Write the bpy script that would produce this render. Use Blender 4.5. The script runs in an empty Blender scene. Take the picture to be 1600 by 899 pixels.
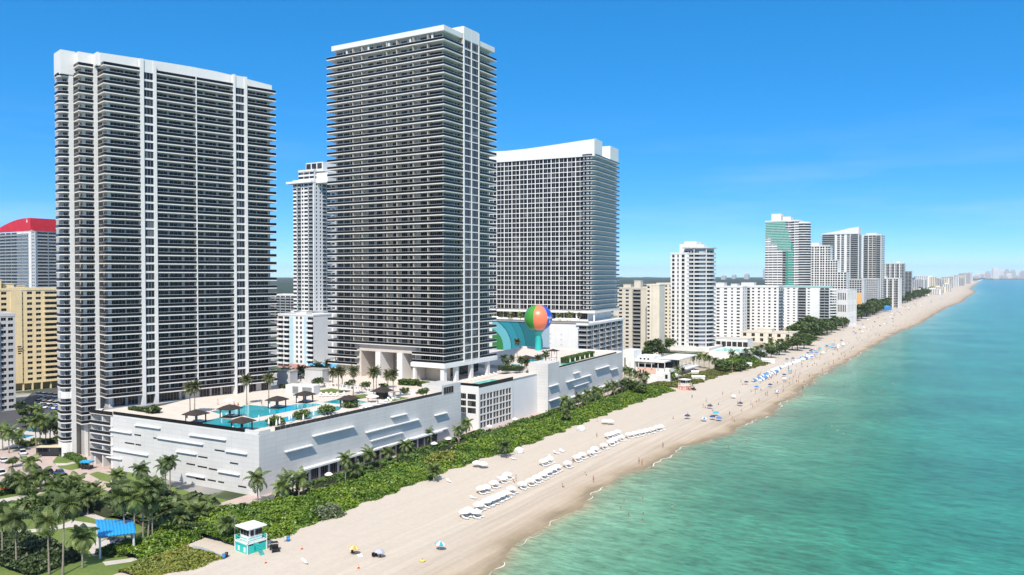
import bpy, math, random
import numpy as np
from mathutils import Vector, Matrix
R = math.radians
rnd = random.Random(7)
sc = bpy.context.scene
COL = sc.collection

# ------------------------------------------------------------------ camera model (x = east, y = north along the shore)
F = 1260.0; AZ = R(30.86); TH = R(0.978); H = 60.0
ca, sa, ct, st = math.cos(AZ), math.sin(AZ), math.cos(TH), math.sin(TH)
SEA = -0.35
def ray(px, py):
    cx = (px-800)/F; cy = (449.5-py)/F
    f = ct+cy*st
    return (cx*ca-f*sa, cx*sa+f*ca, cy*ct-st)
def G(px, py, z=0.0):
    r = ray(px, py); t = (z-H)/r[2]
    return (r[0]*t, r[1]*t, z)
def onplane(px, py, E=None, N=None):
    r = ray(px, py); t = E/r[0] if E is not None else N/r[1]
    return (r[0]*t, r[1]*t, H+r[2]*t)
def at(px, Y, z=0.0):
    X = (px-800)/F*(Y*ct-(z-H)*st)
    return (X*ca-Y*sa, X*sa+Y*ca, z)
def zat(py, Y):
    cy = (449.5-py)/F
    return H+(cy*Y*ct-Y*st)/(ct+cy*st)
def depth(E, N): return -E*sa+N*ca

# ------------------------------------------------------------------ materials
MATS = {}
def mat(name, col, rough=0.6, var=0.0, vscale=0.3, spec=0.5, metal=0.0, bump=0.0, bscale=2.0, streak=0.0, col2=None, rand=0.0, transl=0.0, fine=0.0):
    if name in MATS: return MATS[name]
    m = bpy.data.materials.new(name); m.use_nodes = True
    nt = m.node_tree; N = nt.nodes; L = nt.links
    b = N['Principled BSDF']
    b.inputs['Roughness'].default_value = rough
    b.inputs['Metallic'].default_value = metal
    b.inputs['Specular IOR Level'].default_value = spec
    b.inputs['Base Color'].default_value = (*col, 1)
    geo = N.new('ShaderNodeNewGeometry')
    out = None
    if var or col2 or streak or rand or fine:
        rgb = N.new('ShaderNodeRGB'); rgb.outputs[0].default_value = (*col, 1); out = rgb.outputs[0]
        if var or col2:
            n = N.new('ShaderNodeTexNoise'); n.inputs['Scale'].default_value = vscale; n.inputs['Detail'].default_value = 5
            L.new(geo.outputs['Position'], n.inputs['Vector'])
            mr = N.new('ShaderNodeMapRange'); mr.inputs[1].default_value = .33; mr.inputs[2].default_value = .67
            L.new(n.outputs['Fac'], mr.inputs[0])
            mx = N.new('ShaderNodeMix'); mx.data_type = 'RGBA'
            c2 = col2 if col2 else tuple(c*(1-var) for c in col)
            mx.inputs[6].default_value = (*col, 1); mx.inputs[7].default_value = (*c2, 1)
            L.new(mr.outputs[0], mx.inputs[0]); out = mx.outputs[2]
        if streak:
            mp = N.new('ShaderNodeMapping'); mp.inputs['Scale'].default_value = (1.4, 1.4, .06)
            L.new(geo.outputs['Position'], mp.inputs['Vector'])
            n = N.new('ShaderNodeTexNoise'); n.inputs['Scale'].default_value = 1.0; n.inputs['Detail'].default_value = 6
            L.new(mp.outputs[0], n.inputs['Vector'])
            mr = N.new('ShaderNodeMapRange'); mr.inputs[1].default_value = .4; mr.inputs[2].default_value = .75
            mr.inputs[3].default_value = 1; mr.inputs[4].default_value = 1-streak
            L.new(n.outputs['Fac'], mr.inputs[0])
            out = scale_col(nt, out, mr.outputs[0])
        if fine:
            n = N.new('ShaderNodeTexNoise'); n.inputs['Scale'].default_value = 1.3; n.inputs['Detail'].default_value = 8; n.inputs['Roughness'].default_value = .8
            L.new(geo.outputs['Position'], n.inputs['Vector'])
            mr = N.new('ShaderNodeMapRange'); mr.inputs[1].default_value = .3; mr.inputs[2].default_value = .7
            mr.inputs[3].default_value = 1-fine; mr.inputs[4].default_value = 1+fine
            L.new(n.outputs['Fac'], mr.inputs[0])
            out = scale_col(nt, out, mr.outputs[0])
        if rand:
            oi = N.new('ShaderNodeObjectInfo')
            mr = N.new('ShaderNodeMapRange'); mr.inputs[3].default_value = 1-rand; mr.inputs[4].default_value = 1+rand
            L.new(oi.outputs['Random'], mr.inputs[0])
            out = scale_col(nt, out, mr.outputs[0])
        L.new(out, b.inputs['Base Color'])
    if bump:
        n = N.new('ShaderNodeTexNoise'); n.inputs['Scale'].default_value = bscale; n.inputs['Detail'].default_value = 6
        L.new(geo.outputs['Position'], n.inputs['Vector'])
        bp = N.new('ShaderNodeBump'); bp.inputs['Strength'].default_value = bump; bp.inputs['Distance'].default_value = .3
        L.new(n.outputs['Fac'], bp.inputs['Height']); L.new(bp.outputs[0], b.inputs['Normal'])
    if transl:
        tr = N.new('ShaderNodeBsdfTranslucent'); tr.inputs[0].default_value = (col[0]*1.3, col[1]*1.5, col[2]*.8, 1)
        if out is not None: L.new(out, tr.inputs[0])
        ms = N.new('ShaderNodeMixShader'); ms.inputs[0].default_value = transl
        L.new(b.outputs[0], ms.inputs[1]); L.new(tr.outputs[0], ms.inputs[2])
        L.new(ms.outputs[0], N['Material Output'].inputs[0])
    MATS[name] = m
    return m
def scale_col(nt, c, f):
    v = nt.nodes.new('ShaderNodeVectorMath'); v.operation = 'SCALE'
    nt.links.new(c, v.inputs[0]); nt.links.new(f, v.inputs['Scale'])
    return v.outputs[0]
def glass(name, col, lum=.05, cell=2.6, rough=.06, spec=.5):
    """dark window glass; some panes have pale blinds drawn behind them"""
    m = bpy.data.materials.new(name); m.use_nodes = True; nt = m.node_tree; N = nt.nodes; L = nt.links
    b = N['Principled BSDF']; b.inputs['Roughness'].default_value = rough; b.inputs['Specular IOR Level'].default_value = spec
    geo = N.new('ShaderNodeNewGeometry')
    sn = N.new('ShaderNodeVectorMath'); sn.operation = 'SNAP'; sn.inputs[1].default_value = (cell, cell, 2.9)
    L.new(geo.outputs['Position'], sn.inputs[0])
    wn = N.new('ShaderNodeTexWhiteNoise'); wn.noise_dimensions = '3D'; L.new(sn.outputs[0], wn.inputs['Vector'])
    rp = N.new('ShaderNodeValToRGB'); rp.color_ramp.interpolation = 'CONSTANT'
    e = rp.color_ramp.elements; e[0].position = 0; e[0].color = (*col, 1); e[1].position = .55; e[1].color = (*[c*1.7+.004 for c in col], 1)
    x = e.new(.80); x.color = (*[c+lum for c in col], 1); x = e.new(.95); x.color = (*[c+lum*3.2 for c in col], 1)
    L.new(wn.outputs['Value'], rp.inputs[0]); L.new(rp.outputs[0], b.inputs['Base Color'])
    MATS[name] = m; return m

WHITE = mat('white_stucco', (.66, .65, .635), .75, var=.08, vscale=.12, streak=.04)
TOWERW = mat('tower_white_paint', (.70, .69, .67), .7, var=.06, vscale=.08, streak=.03)
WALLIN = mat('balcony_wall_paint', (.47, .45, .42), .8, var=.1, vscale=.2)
WHITE2 = mat('bright_white_paint', (.74, .735, .72), .7, var=.07, vscale=.15, streak=.04)
CREAM = mat('cream_paint', (.72, .66, .55), .75, var=.08, vscale=.15, streak=.08)
TAN = mat('tan_paint', (.62, .575, .49), .8, var=.1, vscale=.15, streak=.1)
YELLOW = mat('yellow_paint', (.78, .63, .37), .75, var=.1, vscale=.15, streak=.08)
GREYW = mat('grey_white_paint', (.52, .53, .54), .75, var=.1, vscale=.15, streak=.1)
CONC = mat('concrete', (.42, .40, .37), .85, var=.2, vscale=.4, bump=.1, fine=.06)
ROOFG = mat('roof_gravel', (.46, .44, .41), .9, var=.3, vscale=.25, fine=.1)
RAIL = mat('dark_glass_railing', (.008, .008, .009), .3, var=.3, vscale=.8, spec=.3)
RAILW = mat('pale_glass_railing', (.50, .53, .55), .35, var=.15, vscale=.8)
RAILG = mat('grey_railing', (.22, .24, .25), .35, var=.3, vscale=.8)
GLASS = glass('window_glass', (.005, .006, .008), .028, 2.6, .12, .3)
GLASSB = glass('blue_window_glass', (.010, .014, .020), .03, spec=.35)
GLASSG = glass('green_window_glass', (.03, .30, .21), .08, rough=.25)
FRAMEW = mat('white_frame', (.32, .31, .30), .6)
FRAMED = mat('dark_frame', (.05, .05, .05), .5)
DARK = mat('dark_opening', (.012, .012, .012), .9)
RED = mat('red_roof_paint', (.62, .015, .03), .5, var=.15, vscale=.2)
LBLUE = mat('light_blue_paint', (.45, .62, .68), .7, var=.08)
TEAL = mat('teal_paint', (.03, .52, .46), .55, var=.12, vscale=.6)
BLUE = mat('blue_fabric', (.03, .22, .55), .7, var=.15, vscale=.5)
TURQ = mat('turquoise_fabric', (.03, .36, .52), .7, var=.15, vscale=.5)
ORANGE = mat('orange_paint', (.8, .26, .07), .55, var=.1)
CORAL = mat('coral_paint', (.72, .30, .22), .6, var=.1)
WFAB = mat('white_fabric', (.80, .80, .79), .8, var=.05, vscale=1.5)
BLACK = mat('black_plastic', (.012, .012, .013), .4)
WOODD = mat('dark_thatch', (.045, .034, .028), .9, var=.35, vscale=1.6, bump=.3, bscale=6)
WOODP = mat('dark_stained_wood', (.03, .024, .02), .7, var=.2, vscale=2)
STEEL = mat('galvanised_steel', (.45, .46, .47), .35, metal=.7)
TRUNK = mat('palm_trunk_bark', (.30, .26, .21), .9, var=.3, vscale=2.5, bump=.3, bscale=5)
TRUNKD = mat('tree_bark', (.11, .085, .06), .95, var=.3, vscale=2)
PALML = mat('palm_frond_green', (.15, .20, .05), .5, col2=(.08, .125, .032), vscale=.35, rand=.3, transl=.22, fine=.3)
PALMO = mat('olive_palm_frond', (.13, .135, .055), .5, col2=(.07, .09, .03), vscale=.5, rand=.2, transl=.22, fine=.3)
LEAF = mat('broad_leaf_green', (.11, .165, .036), .5, col2=(.055, .095, .021), vscale=.3, rand=.25, transl=.2, fine=.35)
LEAFD = mat('dark_leaf_green', (.075, .12, .031), .5, col2=(.042, .072, .02), vscale=.3, rand=.2, transl=.18, fine=.35)
SCRUB = mat('sea_grape_green', (.20, .30, .025), .45, col2=(.08, .165, .018), vscale=.13, transl=.25, fine=.5)
SCRUBY = mat('yellow_scrub', (.27, .28, .045), .5, col2=(.17, .21, .035), vscale=.25, transl=.25, fine=.45)
SOIL = mat('dark_leaf_litter', (.03, .04, .014), .95, var=.4, vscale=.6)  # dark green filler beneath the leaf faces
HEDGE = mat('hedge_green', (.10, .18, .025), .55, col2=(.06, .12, .018), vscale=.5, transl=.2, fine=.4)
GRASS = mat('lawn_grass', (.15, .20, .042), .9, col2=(.10, .16, .03), vscale=.12, fine=.25, bump=.2, bscale=6)
SKIN = mat('skin', (.42, .24, .16), .6, rand=.35)
HAIR = mat('dark_hair', (.03, .02, .015), .6)
PAVER = mat('pink_paver', (.50, .40, .355), .85, var=.14, vscale=.35, fine=.1)
DECK = mat('pool_deck_paving', (.66, .585, .52), .8, var=.1, vscale=.3, fine=.08)
PATH = mat('path_concrete', (.56, .52, .47), .85, var=.15, vscale=.4, fine=.08)
ASPH = mat('asphalt', (.075, .075, .08), .9, var=.25, vscale=.2, fine=.15)
POOL = mat('pool_water', (.01, .40, .46), .06, col2=(.008, .33, .41), vscale=.12, spec=.4, bump=.06, bscale=1.2)
POOLL = mat('pale_pool_water', (.10, .60, .52), .06, col2=(.16, .66, .58), vscale=.25, spec=.4, bump=.06, bscale=1.2)
PURPLEGREY = mat('grey_lavender_fabric', (.42, .42, .50), .8)

def panelled(name, col, w, h, joint):
    m = bpy.data.materials.new(name); m.use_nodes = True; nt = m.node_tree; N = nt.nodes; L = nt.links
    b = N['Principled BSDF']; b.inputs['Roughness'].default_value = .75
    geo = N.new('ShaderNodeNewGeometry'); sx = N.new('ShaderNodeSeparateXYZ'); L.new(geo.outputs['Position'], sx.inputs[0])
    ad = N.new('ShaderNodeMath'); ad.operation = 'ADD'; L.new(sx.outputs[0], ad.inputs[0]); L.new(sx.outputs[1], ad.inputs[1])
    cb = N.new('ShaderNodeCombineXYZ'); L.new(ad.outputs[0], cb.inputs[0]); L.new(sx.outputs[2], cb.inputs[1])
    br = N.new('ShaderNodeTexBrick'); br.offset = 0; br.inputs['Scale'].default_value = 1; br.inputs['Brick Width'].default_value = w; br.inputs['Row Height'].default_value = h; br.inputs['Mortar Size'].default_value = .045; br.inputs['Bias'].default_value = 0
    br.inputs['Color1'].default_value = (*col, 1); br.inputs['Color2'].default_value = (*[c*.955 for c in col], 1); br.inputs['Mortar'].default_value = (*[c*joint for c in col], 1)
    L.new(cb.outputs[0], br.inputs['Vector'])
    n = N.new('ShaderNodeTexNoise'); n.inputs['Scale'].default_value = .09; n.inputs['Detail'].default_value = 8; n.inputs['Roughness'].default_value = .65; L.new(geo.outputs['Position'], n.inputs['Vector'])
    mr = N.new('ShaderNodeMapRange'); mr.inputs[1].default_value = .3; mr.inputs[2].default_value = .7; mr.inputs[3].default_value = .9; mr.inputs[4].default_value = 1.04; L.new(n.outputs['Fac'], mr.inputs[0])
    c = scale_col(nt, br.outputs['Color'], mr.outputs[0]); L.new(c, b.inputs['Base Color']); MATS[name] = m; return m
PANEL = panelled('panelled_podium_paint', (.60, .595, .58), 4.2, 1.25, .80)

# ------------------------------------------------------------------ mesh builder
class MB:
    def __init__(s): s.v = []; s.f = []; s.m = []; s.smooth = False
    def add(s, vs, fs, M=None, mi=0):
        o = len(s.v)
        if M is not None: vs = [tuple(M @ Vector(p)) for p in vs]
        s.v.extend(vs); s.f.extend([tuple(o+i for i in f) for f in fs]); s.m.extend([mi]*len(fs)); return s
    def box(s, x0, x1, y0, y1, z0, z1, M=None, mi=0):
        return s.add([(x0,y0,z0),(x1,y0,z0),(x1,y1,z0),(x0,y1,z0),(x0,y0,z1),(x1,y0,z1),(x1,y1,z1),(x0,y1,z1)],
                     [(0,3,2,1),(4,5,6,7),(0,1,5,4),(1,2,6,5),(2,3,7,6),(3,0,4,7)], M, mi)
    def prism(s, poly, z0, z1, M=None, mi=0):
        n = len(poly)
        a = sum(poly[i][0]*poly[(i+1)%n][1]-poly[(i+1)%n][0]*poly[i][1] for i in range(n))
        if a < 0: poly = poly[::-1]
        vs = [(p[0],p[1],z0) for p in poly]+[(p[0],p[1],z1) for p in poly]
        return s.add(vs, [tuple(range(n-1,-1,-1)), tuple(range(n,2*n))]+[(i,(i+1)%n,n+(i+1)%n,n+i) for i in range(n)], M, mi)
    def sheet(s, poly, z, M=None, mi=0):
        n = len(poly)
        a = sum(poly[i][0]*poly[(i+1)%n][1]-poly[(i+1)%n][0]*poly[i][1] for i in range(n))
        if a < 0: poly = poly[::-1]
        return s.add([(p[0],p[1],z) for p in poly], [tuple(range(n))], M, mi)
    def loft(s, rings, M=None, mi=0, cap=True):
        """rings: list of equal-length point loops"""
        n = len(rings[0]); vs = [p for r in rings for p in r]; fs = []
        for k in range(len(rings)-1):
            for i in range(n):
                j = (i+1) % n
                fs.append((k*n+i, k*n+j, (k+1)*n+j, (k+1)*n+i))
        if cap: fs += [tuple(range(n-1,-1,-1)), tuple((len(rings)-1)*n+i for i in range(n))]
        return s.add(vs, fs, M, mi)
    def tube(s, pts, rad, n=6, M=None, mi=0):
        rings = []
        for k, p in enumerate(pts):
            p = Vector(p); q = Vector(pts[min(k+1, len(pts)-1)]); o = Vector(pts[max(k-1, 0)])
            d = (q-o).normalized() if (q-o).length > 1e-6 else Vector((0,0,1))
            a = d.cross(Vector((0,1,0.01))).normalized(); b = d.cross(a)
            r = rad[k] if isinstance(rad, (list, tuple)) else rad
            rings.append([tuple(p+a*math.cos(2*math.pi*i/n)*r+b*math.sin(2*math.pi*i/n)*r) for i in range(n)])
        # a x b = -d.. keep faces outward
        rings = [r[::-1] for r in rings]
        return s.loft(rings, M, mi)
    def lathe(s, prof, n=12, M=None, mi=0, cap=True):
        return s.loft([[(r*math.cos(2*math.pi*i/n), r*math.sin(2*math.pi*i/n), z) for i in range(n)] for r, z in prof], M, mi, cap)
    def mesh(s, name, mats):
        me = bpy.data.meshes.new(name); me.from_pydata(s.v, [], s.f)
        for m in (mats if isinstance(mats, (list, tuple)) else [mats]): me.materials.append(m)
        if any(s.m): me.polygons.foreach_set('material_index', s.m)
        if s.smooth: me.polygons.foreach_set('use_smooth', [True]*len(s.f))
        me.update(); return me
def obj(name, mesh, parent=None, loc=None, rz=0.0, M=None):
    o = bpy.data.objects.new(name, mesh); COL.objects.link(o)
    if parent is not None: o.parent = parent
    if M is not None: o.matrix_local = M
    else:
        if loc is not None: o.location = loc
        if rz: o.rotation_euler = (0, 0, rz)
    return o
def tag(o, label=None, cat=None, group=None, kind=None):
    if label: o['label'] = label
    if cat: o['category'] = cat
    if group: o['group'] = group
    if kind: o['kind'] = kind
    return o
def thing(name, label, cat, loc, rz=0.0, group=None):
    return tag(obj(name, None, None, loc, rz), label, cat, group)
def part(T, name, mb, mats, label=None):
    o = obj(name, mb.mesh(name, mats), T)
    if label: o['label'] = label
    return o
def dup(root, loc, rz=0.0, label=None, group=None, scale=None):
    r = root.copy(); COL.objects.link(r); r.location = loc; r.rotation_euler = (0, 0, rz)
    if label: r['label'] = label
    if group: r['group'] = group
    if scale: r.scale = (scale,)*3
    for ch in root.children:
        c = ch.copy(); COL.objects.link(c); c.parent = r
        for g in ch.children:
            d = g.copy(); COL.objects.link(d); d.parent = c
    return r
def structure(name, mb, mats): return tag(obj(name, mb.mesh(name, mats)), kind='structure')
def fm(o, d, z=0.0):
    """matrix of a wall: x along d, -y outward, z up"""
    return Matrix.Translation((o[0], o[1], z)) @ Matrix.Rotation(math.atan2(d[1], d[0]), 4, 'Z')
ONES = ['zeroth','first','second','third','fourth','fifth','sixth','seventh','eighth','ninth','tenth','eleventh','twelfth','thirteenth','fourteenth','fifteenth','sixteenth','seventeenth','eighteenth','nineteenth']
TENS = {20:('twentieth','twenty'),30:('thirtieth','thirty'),40:('fortieth','forty'),50:('fiftieth','fifty'),60:('sixtieth','sixty'),70:('seventieth','seventy'),80:('eightieth','eighty'),90:('ninetieth','ninety')}
def ordw(n):
    if n < 20: return ONES[n]
    t = n//10*10
    return TENS[t][0] if n == t else TENS[t][1]+'-'+ONES[n-t]

# proto meshes (shared)
PROTO = {}
def proto(key, fn):
    if key not in PROTO: PROTO[key] = fn()
    return PROTO[key]
def win_mesh(w, h, n, gl='window_glass', fr='white_frame'):
    """a glazed unit of n panes seen from -y: glass and the bars between the panes"""
    def mk():
        b = MB(); b.box(0, w, -.02, .05, 0, h)
        t = .07
        for i in range(1, n): b.box(i*w/n-t/2, i*w/n+t/2, -.07, -.02, .05, h-.05, None, 1)
        b.box(0, w, -.07, -.021, 0, .05, None, 1); b.box(0, w, -.07, -.021, h-.05, h, None, 1)
        b.box(-.01, .06, -.071, -.02, .05, h-.05, None, 1); b.box(w-.06, w+.01, -.071, -.02, .05, h-.05, None, 1)
        return b.mesh('window', [MATS[gl], MATS[fr]])
    return proto(('win', round(w, 2), round(h, 2), n, gl, fr), mk)
def scatter(T, name, items, cap=100, sub=None):
    """items: (mesh, local matrix, sub mesh or None); the cap nearest become parts, the rest one part of kind stuff"""
    if not items: return
    W = T.matrix_basis
    cam = Vector((0, 0, H))
    items = sorted(items, key=lambda it: (W @ it[1].translation - cam).length)
    for it in items[:cap]:
        o = obj(name, it[0], T, M=it[1])
        if len(it) > 2 and it[2] is not None: obj(sub, it[2], o)
    rest = items[cap:]
    if not rest: return
    def bake(nm, pairs, parent):
        vs = []; fs = []; mi = []; mats = []; base = 0
        cache = {}
        for me, M in pairs:
            if me not in cache:
                co = np.empty(len(me.vertices)*3, 'f8'); me.vertices.foreach_get('co', co)
                cache[me] = (co.reshape(-1, 3), [tuple(p.vertices) for p in me.polygons], [p.material_index for p in me.polygons])
            co, pf, pm = cache[me]
            A = np.array(M)
            vs.append(co @ A[:3, :3].T + A[:3, 3])
            mm = []
            for m in me.materials:
                if m not in mats: mats.append(m)
                mm.append(mats.index(m))
            fs.extend([tuple(base+i for i in f) for f in pf]); mi.extend([mm[k] for k in pm]); base += len(co)
        b = MB(); b.v = [tuple(p) for p in np.concatenate(vs)]; b.f = fs; b.m = mi
        o = obj(nm, b.mesh(nm, mats), parent); o['kind'] = 'stuff'; return o
    o = bake(name, [(it[0], it[1]) for it in rest], T)
    s = [(it[2], it[1]) for it in rest if len(it) > 2 and it[2] is not None]
    if s: bake(sub, s, o)

# ------------------------------------------------------------------ generic wall of bays
def wall_bays(wall, wins, balcs, M, width, bays, z0, floors, fh, dep=.35, gl='window_glass', fr='white_frame', railm='grey_railing', slabm='white_stucco', bal=1.3, railh=1.0):
    """bays: list of (kind, width, opts); p pier, w window column, b balcony column, g glass wall"""
    tot = sum(b[1] for b in bays); k = width/tot; x = 0.0; z1 = z0+floors*fh
    for b in bays:
        w = b[1]*k; o = b[2] if len(b) > 2 else {}
        if b[0] == 'p':
            wall.box(x, x+w, 0 if not o.get('out') else -o['out'], dep, z0, z1, M)
        elif b[0] in 'wg':
            sill = o.get('sill', .95); head = o.get('head', fh-.45); n = o.get('n', 2)
            g = o.get('gl', gl)
            for i in range(floors):
                zb = z0+i*fh
                wall.box(x, x+w, 0.02, dep, zb-(fh-head if i else 0), zb+sill, M)
                wins.append((win_mesh(w, head-sill, n, g, fr), M @ Matrix.Translation((x, dep-.07, zb+sill))))
            wall.box(x, x+w, 0.02, dep, z1-(fh-head), z1, M)
        elif b[0] == 'b':
            n = o.get('n', 3); d = o.get('bal', bal)
            me = proto(('slab', round(w, 2), round(d, 2), slabm), lambda: MB().box(.03, w-.03, -d, -.004, -.22, .02).mesh('balcony', MATS[slabm]))
            rl = proto(('rail', round(w, 2), round(d, 2), railm, railh), lambda: MB().box(.04, w-.04, -d+.02, -d+.09, .02, railh).box(.04, .1, -d+.09, -.02, .02, railh).box(w-.1, w-.04, -d+.09, -.02, .02, railh).mesh('railing', MATS[railm]))
            for i in range(floors):
                zb = z0+i*fh
                wall.box(x, x+w, 0.02, dep, zb-.5 if i else zb, zb+.05, M)
                wins.append((win_mesh(w*.92, fh-.62, n, gl, fr), M @ Matrix.Translation((x+w*.04, dep-.07, zb+.06))))
                balcs.append((me, M @ Matrix.Translation((x, 0, zb)), rl))
            wall.box(x, x+w, 0.02, dep, z1-.5, z1, M)
            wall.box(x, x+w*.03, .1, dep, z0, z1, M); wall.box(x+w*.97, x+w, .1, dep, z0, z1, M)
        x += w
def building(name, label, loc, rz, W, D, floors, fh, south, east=None, z0=0.0, wallm='white_stucco', roofs=(), par=1.2, cap=100, gl='window_glass', fr='white_frame', railm='grey_railing', slabm=None, west=None, group=None, bal=1.3, railh=1.0, cat='building', T=None, lobby=None):
    """block whose south-east corner is the local origin; x<0 to the west, y>0 to the north"""
    if T is None: T = thing(name, label, cat, loc, rz, group)
    slabm = slabm or wallm
    wall = MB(); wins = []; balcs = []; dep = .4; z1 = z0+floors*fh
    wall.box(-W+dep, -dep, dep, D-dep, z0, z1)
    kw = dict(gl=gl, fr=fr, railm=railm, slabm=slabm, bal=bal, railh=railh, dep=dep)
    wall_bays(wall, wins, balcs, fm((-W, 0), (1, 0)), W, south, z0, floors, fh, **kw)
    if east: wall_bays(wall, wins, balcs, fm((0, dep), (0, 1)), D-dep, east, z0, floors, fh, **kw)
    else: wall.box(-dep, 0, dep, D, z0, z1)
    if west: wall_bays(wall, wins, balcs, fm((-W, D), (0, -1)), D-dep, west, z0, floors, fh, **kw)
    else: wall.box(-W, -W+dep, dep, D, z0, z1)
    wall.box(-W+dep, -dep, D-dep, D, z0, z1)
    part(T, 'wall', wall, MATS[wallm])
    scatter(T, 'window', wins, cap); scatter(T, 'balcony', balcs, cap, 'railing')
    rf = MB().box(-W-.1, .1, -.1, D+.1, z1, z1+.25)
    roof = part(T, 'roof', rf, ROOFG)
    pr = MB()
    for a in ((-W-.12, .12, -.12, .2), (-W-.12, .12, D-.2, D+.12), (-W-.12, -W+.2, .2, D-.2), (-.2, .12, .2, D-.2)): pr.box(*a, z1+.25, z1+.25+par)
    part(roof, 'parapet', pr, MATS[wallm])
    for (x0, x1, y0, y1, h) in roofs:
        b = MB().box(x0, x1, y0, y1, z1+.25, z1+.25+h); b.box(x0-.2, x1+.2, y0-.2, y1+.2, z1+.25+h, z1+.5+h)
        part(roof, 'plant_room', b, MATS[wallm])
    return T
# ------------------------------------------------------------------ camera, sky, sun
cam = bpy.data.cameras.new('camera'); co = bpy.data.objects.new('camera', cam); COL.objects.link(co)
cam.lens = F/1600*36; cam.sensor_width = 36; cam.clip_end = 60000; cam.clip_start = 1
co.location = (0, 0, H)
co.rotation_euler = (R(90)-TH, 0, AZ)
sc.camera = co
TOSUN = Vector((.405, -.912, 0)).normalized()*math.cos(R(49)); TOSUN.z = math.sin(R(49))
sun = bpy.data.lights.new('sun', 'SUN'); so = bpy.data.objects.new('sun', sun); COL.objects.link(so)
sun.energy = 4.6; sun.angle = R(.53); sun.color = (1, .915, .80)
so.rotation_euler = TOSUN.to_track_quat('Z', 'Y').to_euler(); so.location = (0, 0, 400)
wd = bpy.data.worlds.new('World'); sc.world = wd; wd.use_nodes = True
nt = wd.node_tree; bg = nt.nodes['Background']
sky = nt.nodes.new('ShaderNodeTexSky'); sky.sky_type = 'NISHITA'; sky.sun_disc = False
sky.sun_elevation = R(49); sky.sun_rotation = math.atan2(TOSUN.x, TOSUN.y)
sky.altitude = 3000; sky.air_density = .5; sky.dust_density = 0.0; sky.ozone_density = 6.0
# photographic blue: steeper saturation of the same physical sky
gm = nt.nodes.new('ShaderNodeGamma'); gm.inputs['Gamma'].default_value = .5
hs = nt.nodes.new('ShaderNodeHueSaturation'); hs.inputs['Saturation'].default_value = 1.76; hs.inputs['Value'].default_value = 3.2
nt.links.new(sky.outputs[0], gm.inputs['Color']); nt.links.new(gm.outputs[0], hs.inputs['Color']); 
# faint high wisps of cloud low over the horizon
tc = nt.nodes.new('ShaderNodeTexCoord'); mp = nt.nodes.new('ShaderNodeMapping'); mp.inputs['Scale'].default_value = (3.2, 3.2, 26); mp.inputs['Location'].default_value = (4.2, 1.7, .4)
nt.links.new(tc.outputs['Generated'], mp.inputs['Vector'])
cn = nt.nodes.new('ShaderNodeTexNoise'); cn.inputs['Scale'].default_value = 1.0; cn.inputs['Detail'].default_value = 7; cn.inputs['Roughness'].default_value = .55; nt.links.new(mp.outputs[0], cn.inputs['Vector'])
cr = nt.nodes.new('ShaderNodeMapRange'); cr.inputs[1].default_value = .50; cr.inputs[2].default_value = .74; cr.inputs[4].default_value = .20; nt.links.new(cn.outputs['Fac'], cr.inputs[0])
sz = nt.nodes.new('ShaderNodeSeparateXYZ'); nt.links.new(tc.outputs['Generated'], sz.inputs[0])
zr = nt.nodes.new('ShaderNodeMapRange'); zr.inputs[1].default_value = .20; zr.inputs[2].default_value = .03; nt.links.new(sz.outputs[2], zr.inputs[0])
cl = nt.nodes.new('ShaderNodeMath'); cl.operation = 'MULTIPLY'; nt.links.new(cr.outputs[0], cl.inputs[0]); nt.links.new(zr.outputs[0], cl.inputs[1])
# unseen cloud sheet overhead, added to raise and whiten the ambient light
n2 = nt.nodes.new('ShaderNodeTexNoise'); n2.inputs['Scale'].default_value = 3.0; n2.inputs['Detail'].default_value = 6; nt.links.new(tc.outputs['Generated'], n2.inputs['Vector'])
h1 = nt.nodes.new('ShaderNodeMapRange'); h1.inputs[1].default_value = .38; h1.inputs[2].default_value = .58; h1.inputs[4].default_value = .8; nt.links.new(n2.outputs['Fac'], h1.inputs[0])
h2 = nt.nodes.new('ShaderNodeMapRange'); h2.inputs[1].default_value = .42; h2.inputs[2].default_value = .62; nt.links.new(sz.outputs[2], h2.inputs[0])
h3 = nt.nodes.new('ShaderNodeMath'); h3.operation = 'MULTIPLY'; nt.links.new(h1.outputs[0], h3.inputs[0]); nt.links.new(h2.outputs[0], h3.inputs[1])
cm = nt.nodes.new('ShaderNodeMath'); cm.operation = 'ADD'; nt.links.new(cl.outputs[0], cm.inputs[0]); nt.links.new(h3.outputs[0], cm.inputs[1])
cx_ = nt.nodes.new('ShaderNodeMix'); cx_.data_type = 'RGBA'; cx_.inputs[7].default_value = (6.2, 6.6, 7.0, 1); nt.links.new(cm.outputs[0], cx_.inputs[0]); nt.links.new(hs.outputs[0], cx_.inputs[6])
nt.links.new(cx_.outputs[2], bg.inputs['Color'])
bg.inputs['Strength'].default_value = .12
vs = sc.view_settings; sc.display_settings.display_device = 'sRGB'
vs.view_transform = 'Standard'; vs.look = 'None'; vs.exposure = .38; vs.gamma = 1; vs.use_curve_mapping = False
cy = sc.cycles
cy.max_bounces = 6; cy.diffuse_bounces = 3; cy.glossy_bounces = 3; cy.transmission_bounces = 4; cy.transparent_max_bounces = 6; cy.volume_bounces = 0
cy.use_denoising = True; cy.caustics_reflective = False; cy.caustics_refractive = False
try: cy.denoiser = 'OPENIMAGEDENOISE'
except Exception: pass

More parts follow.
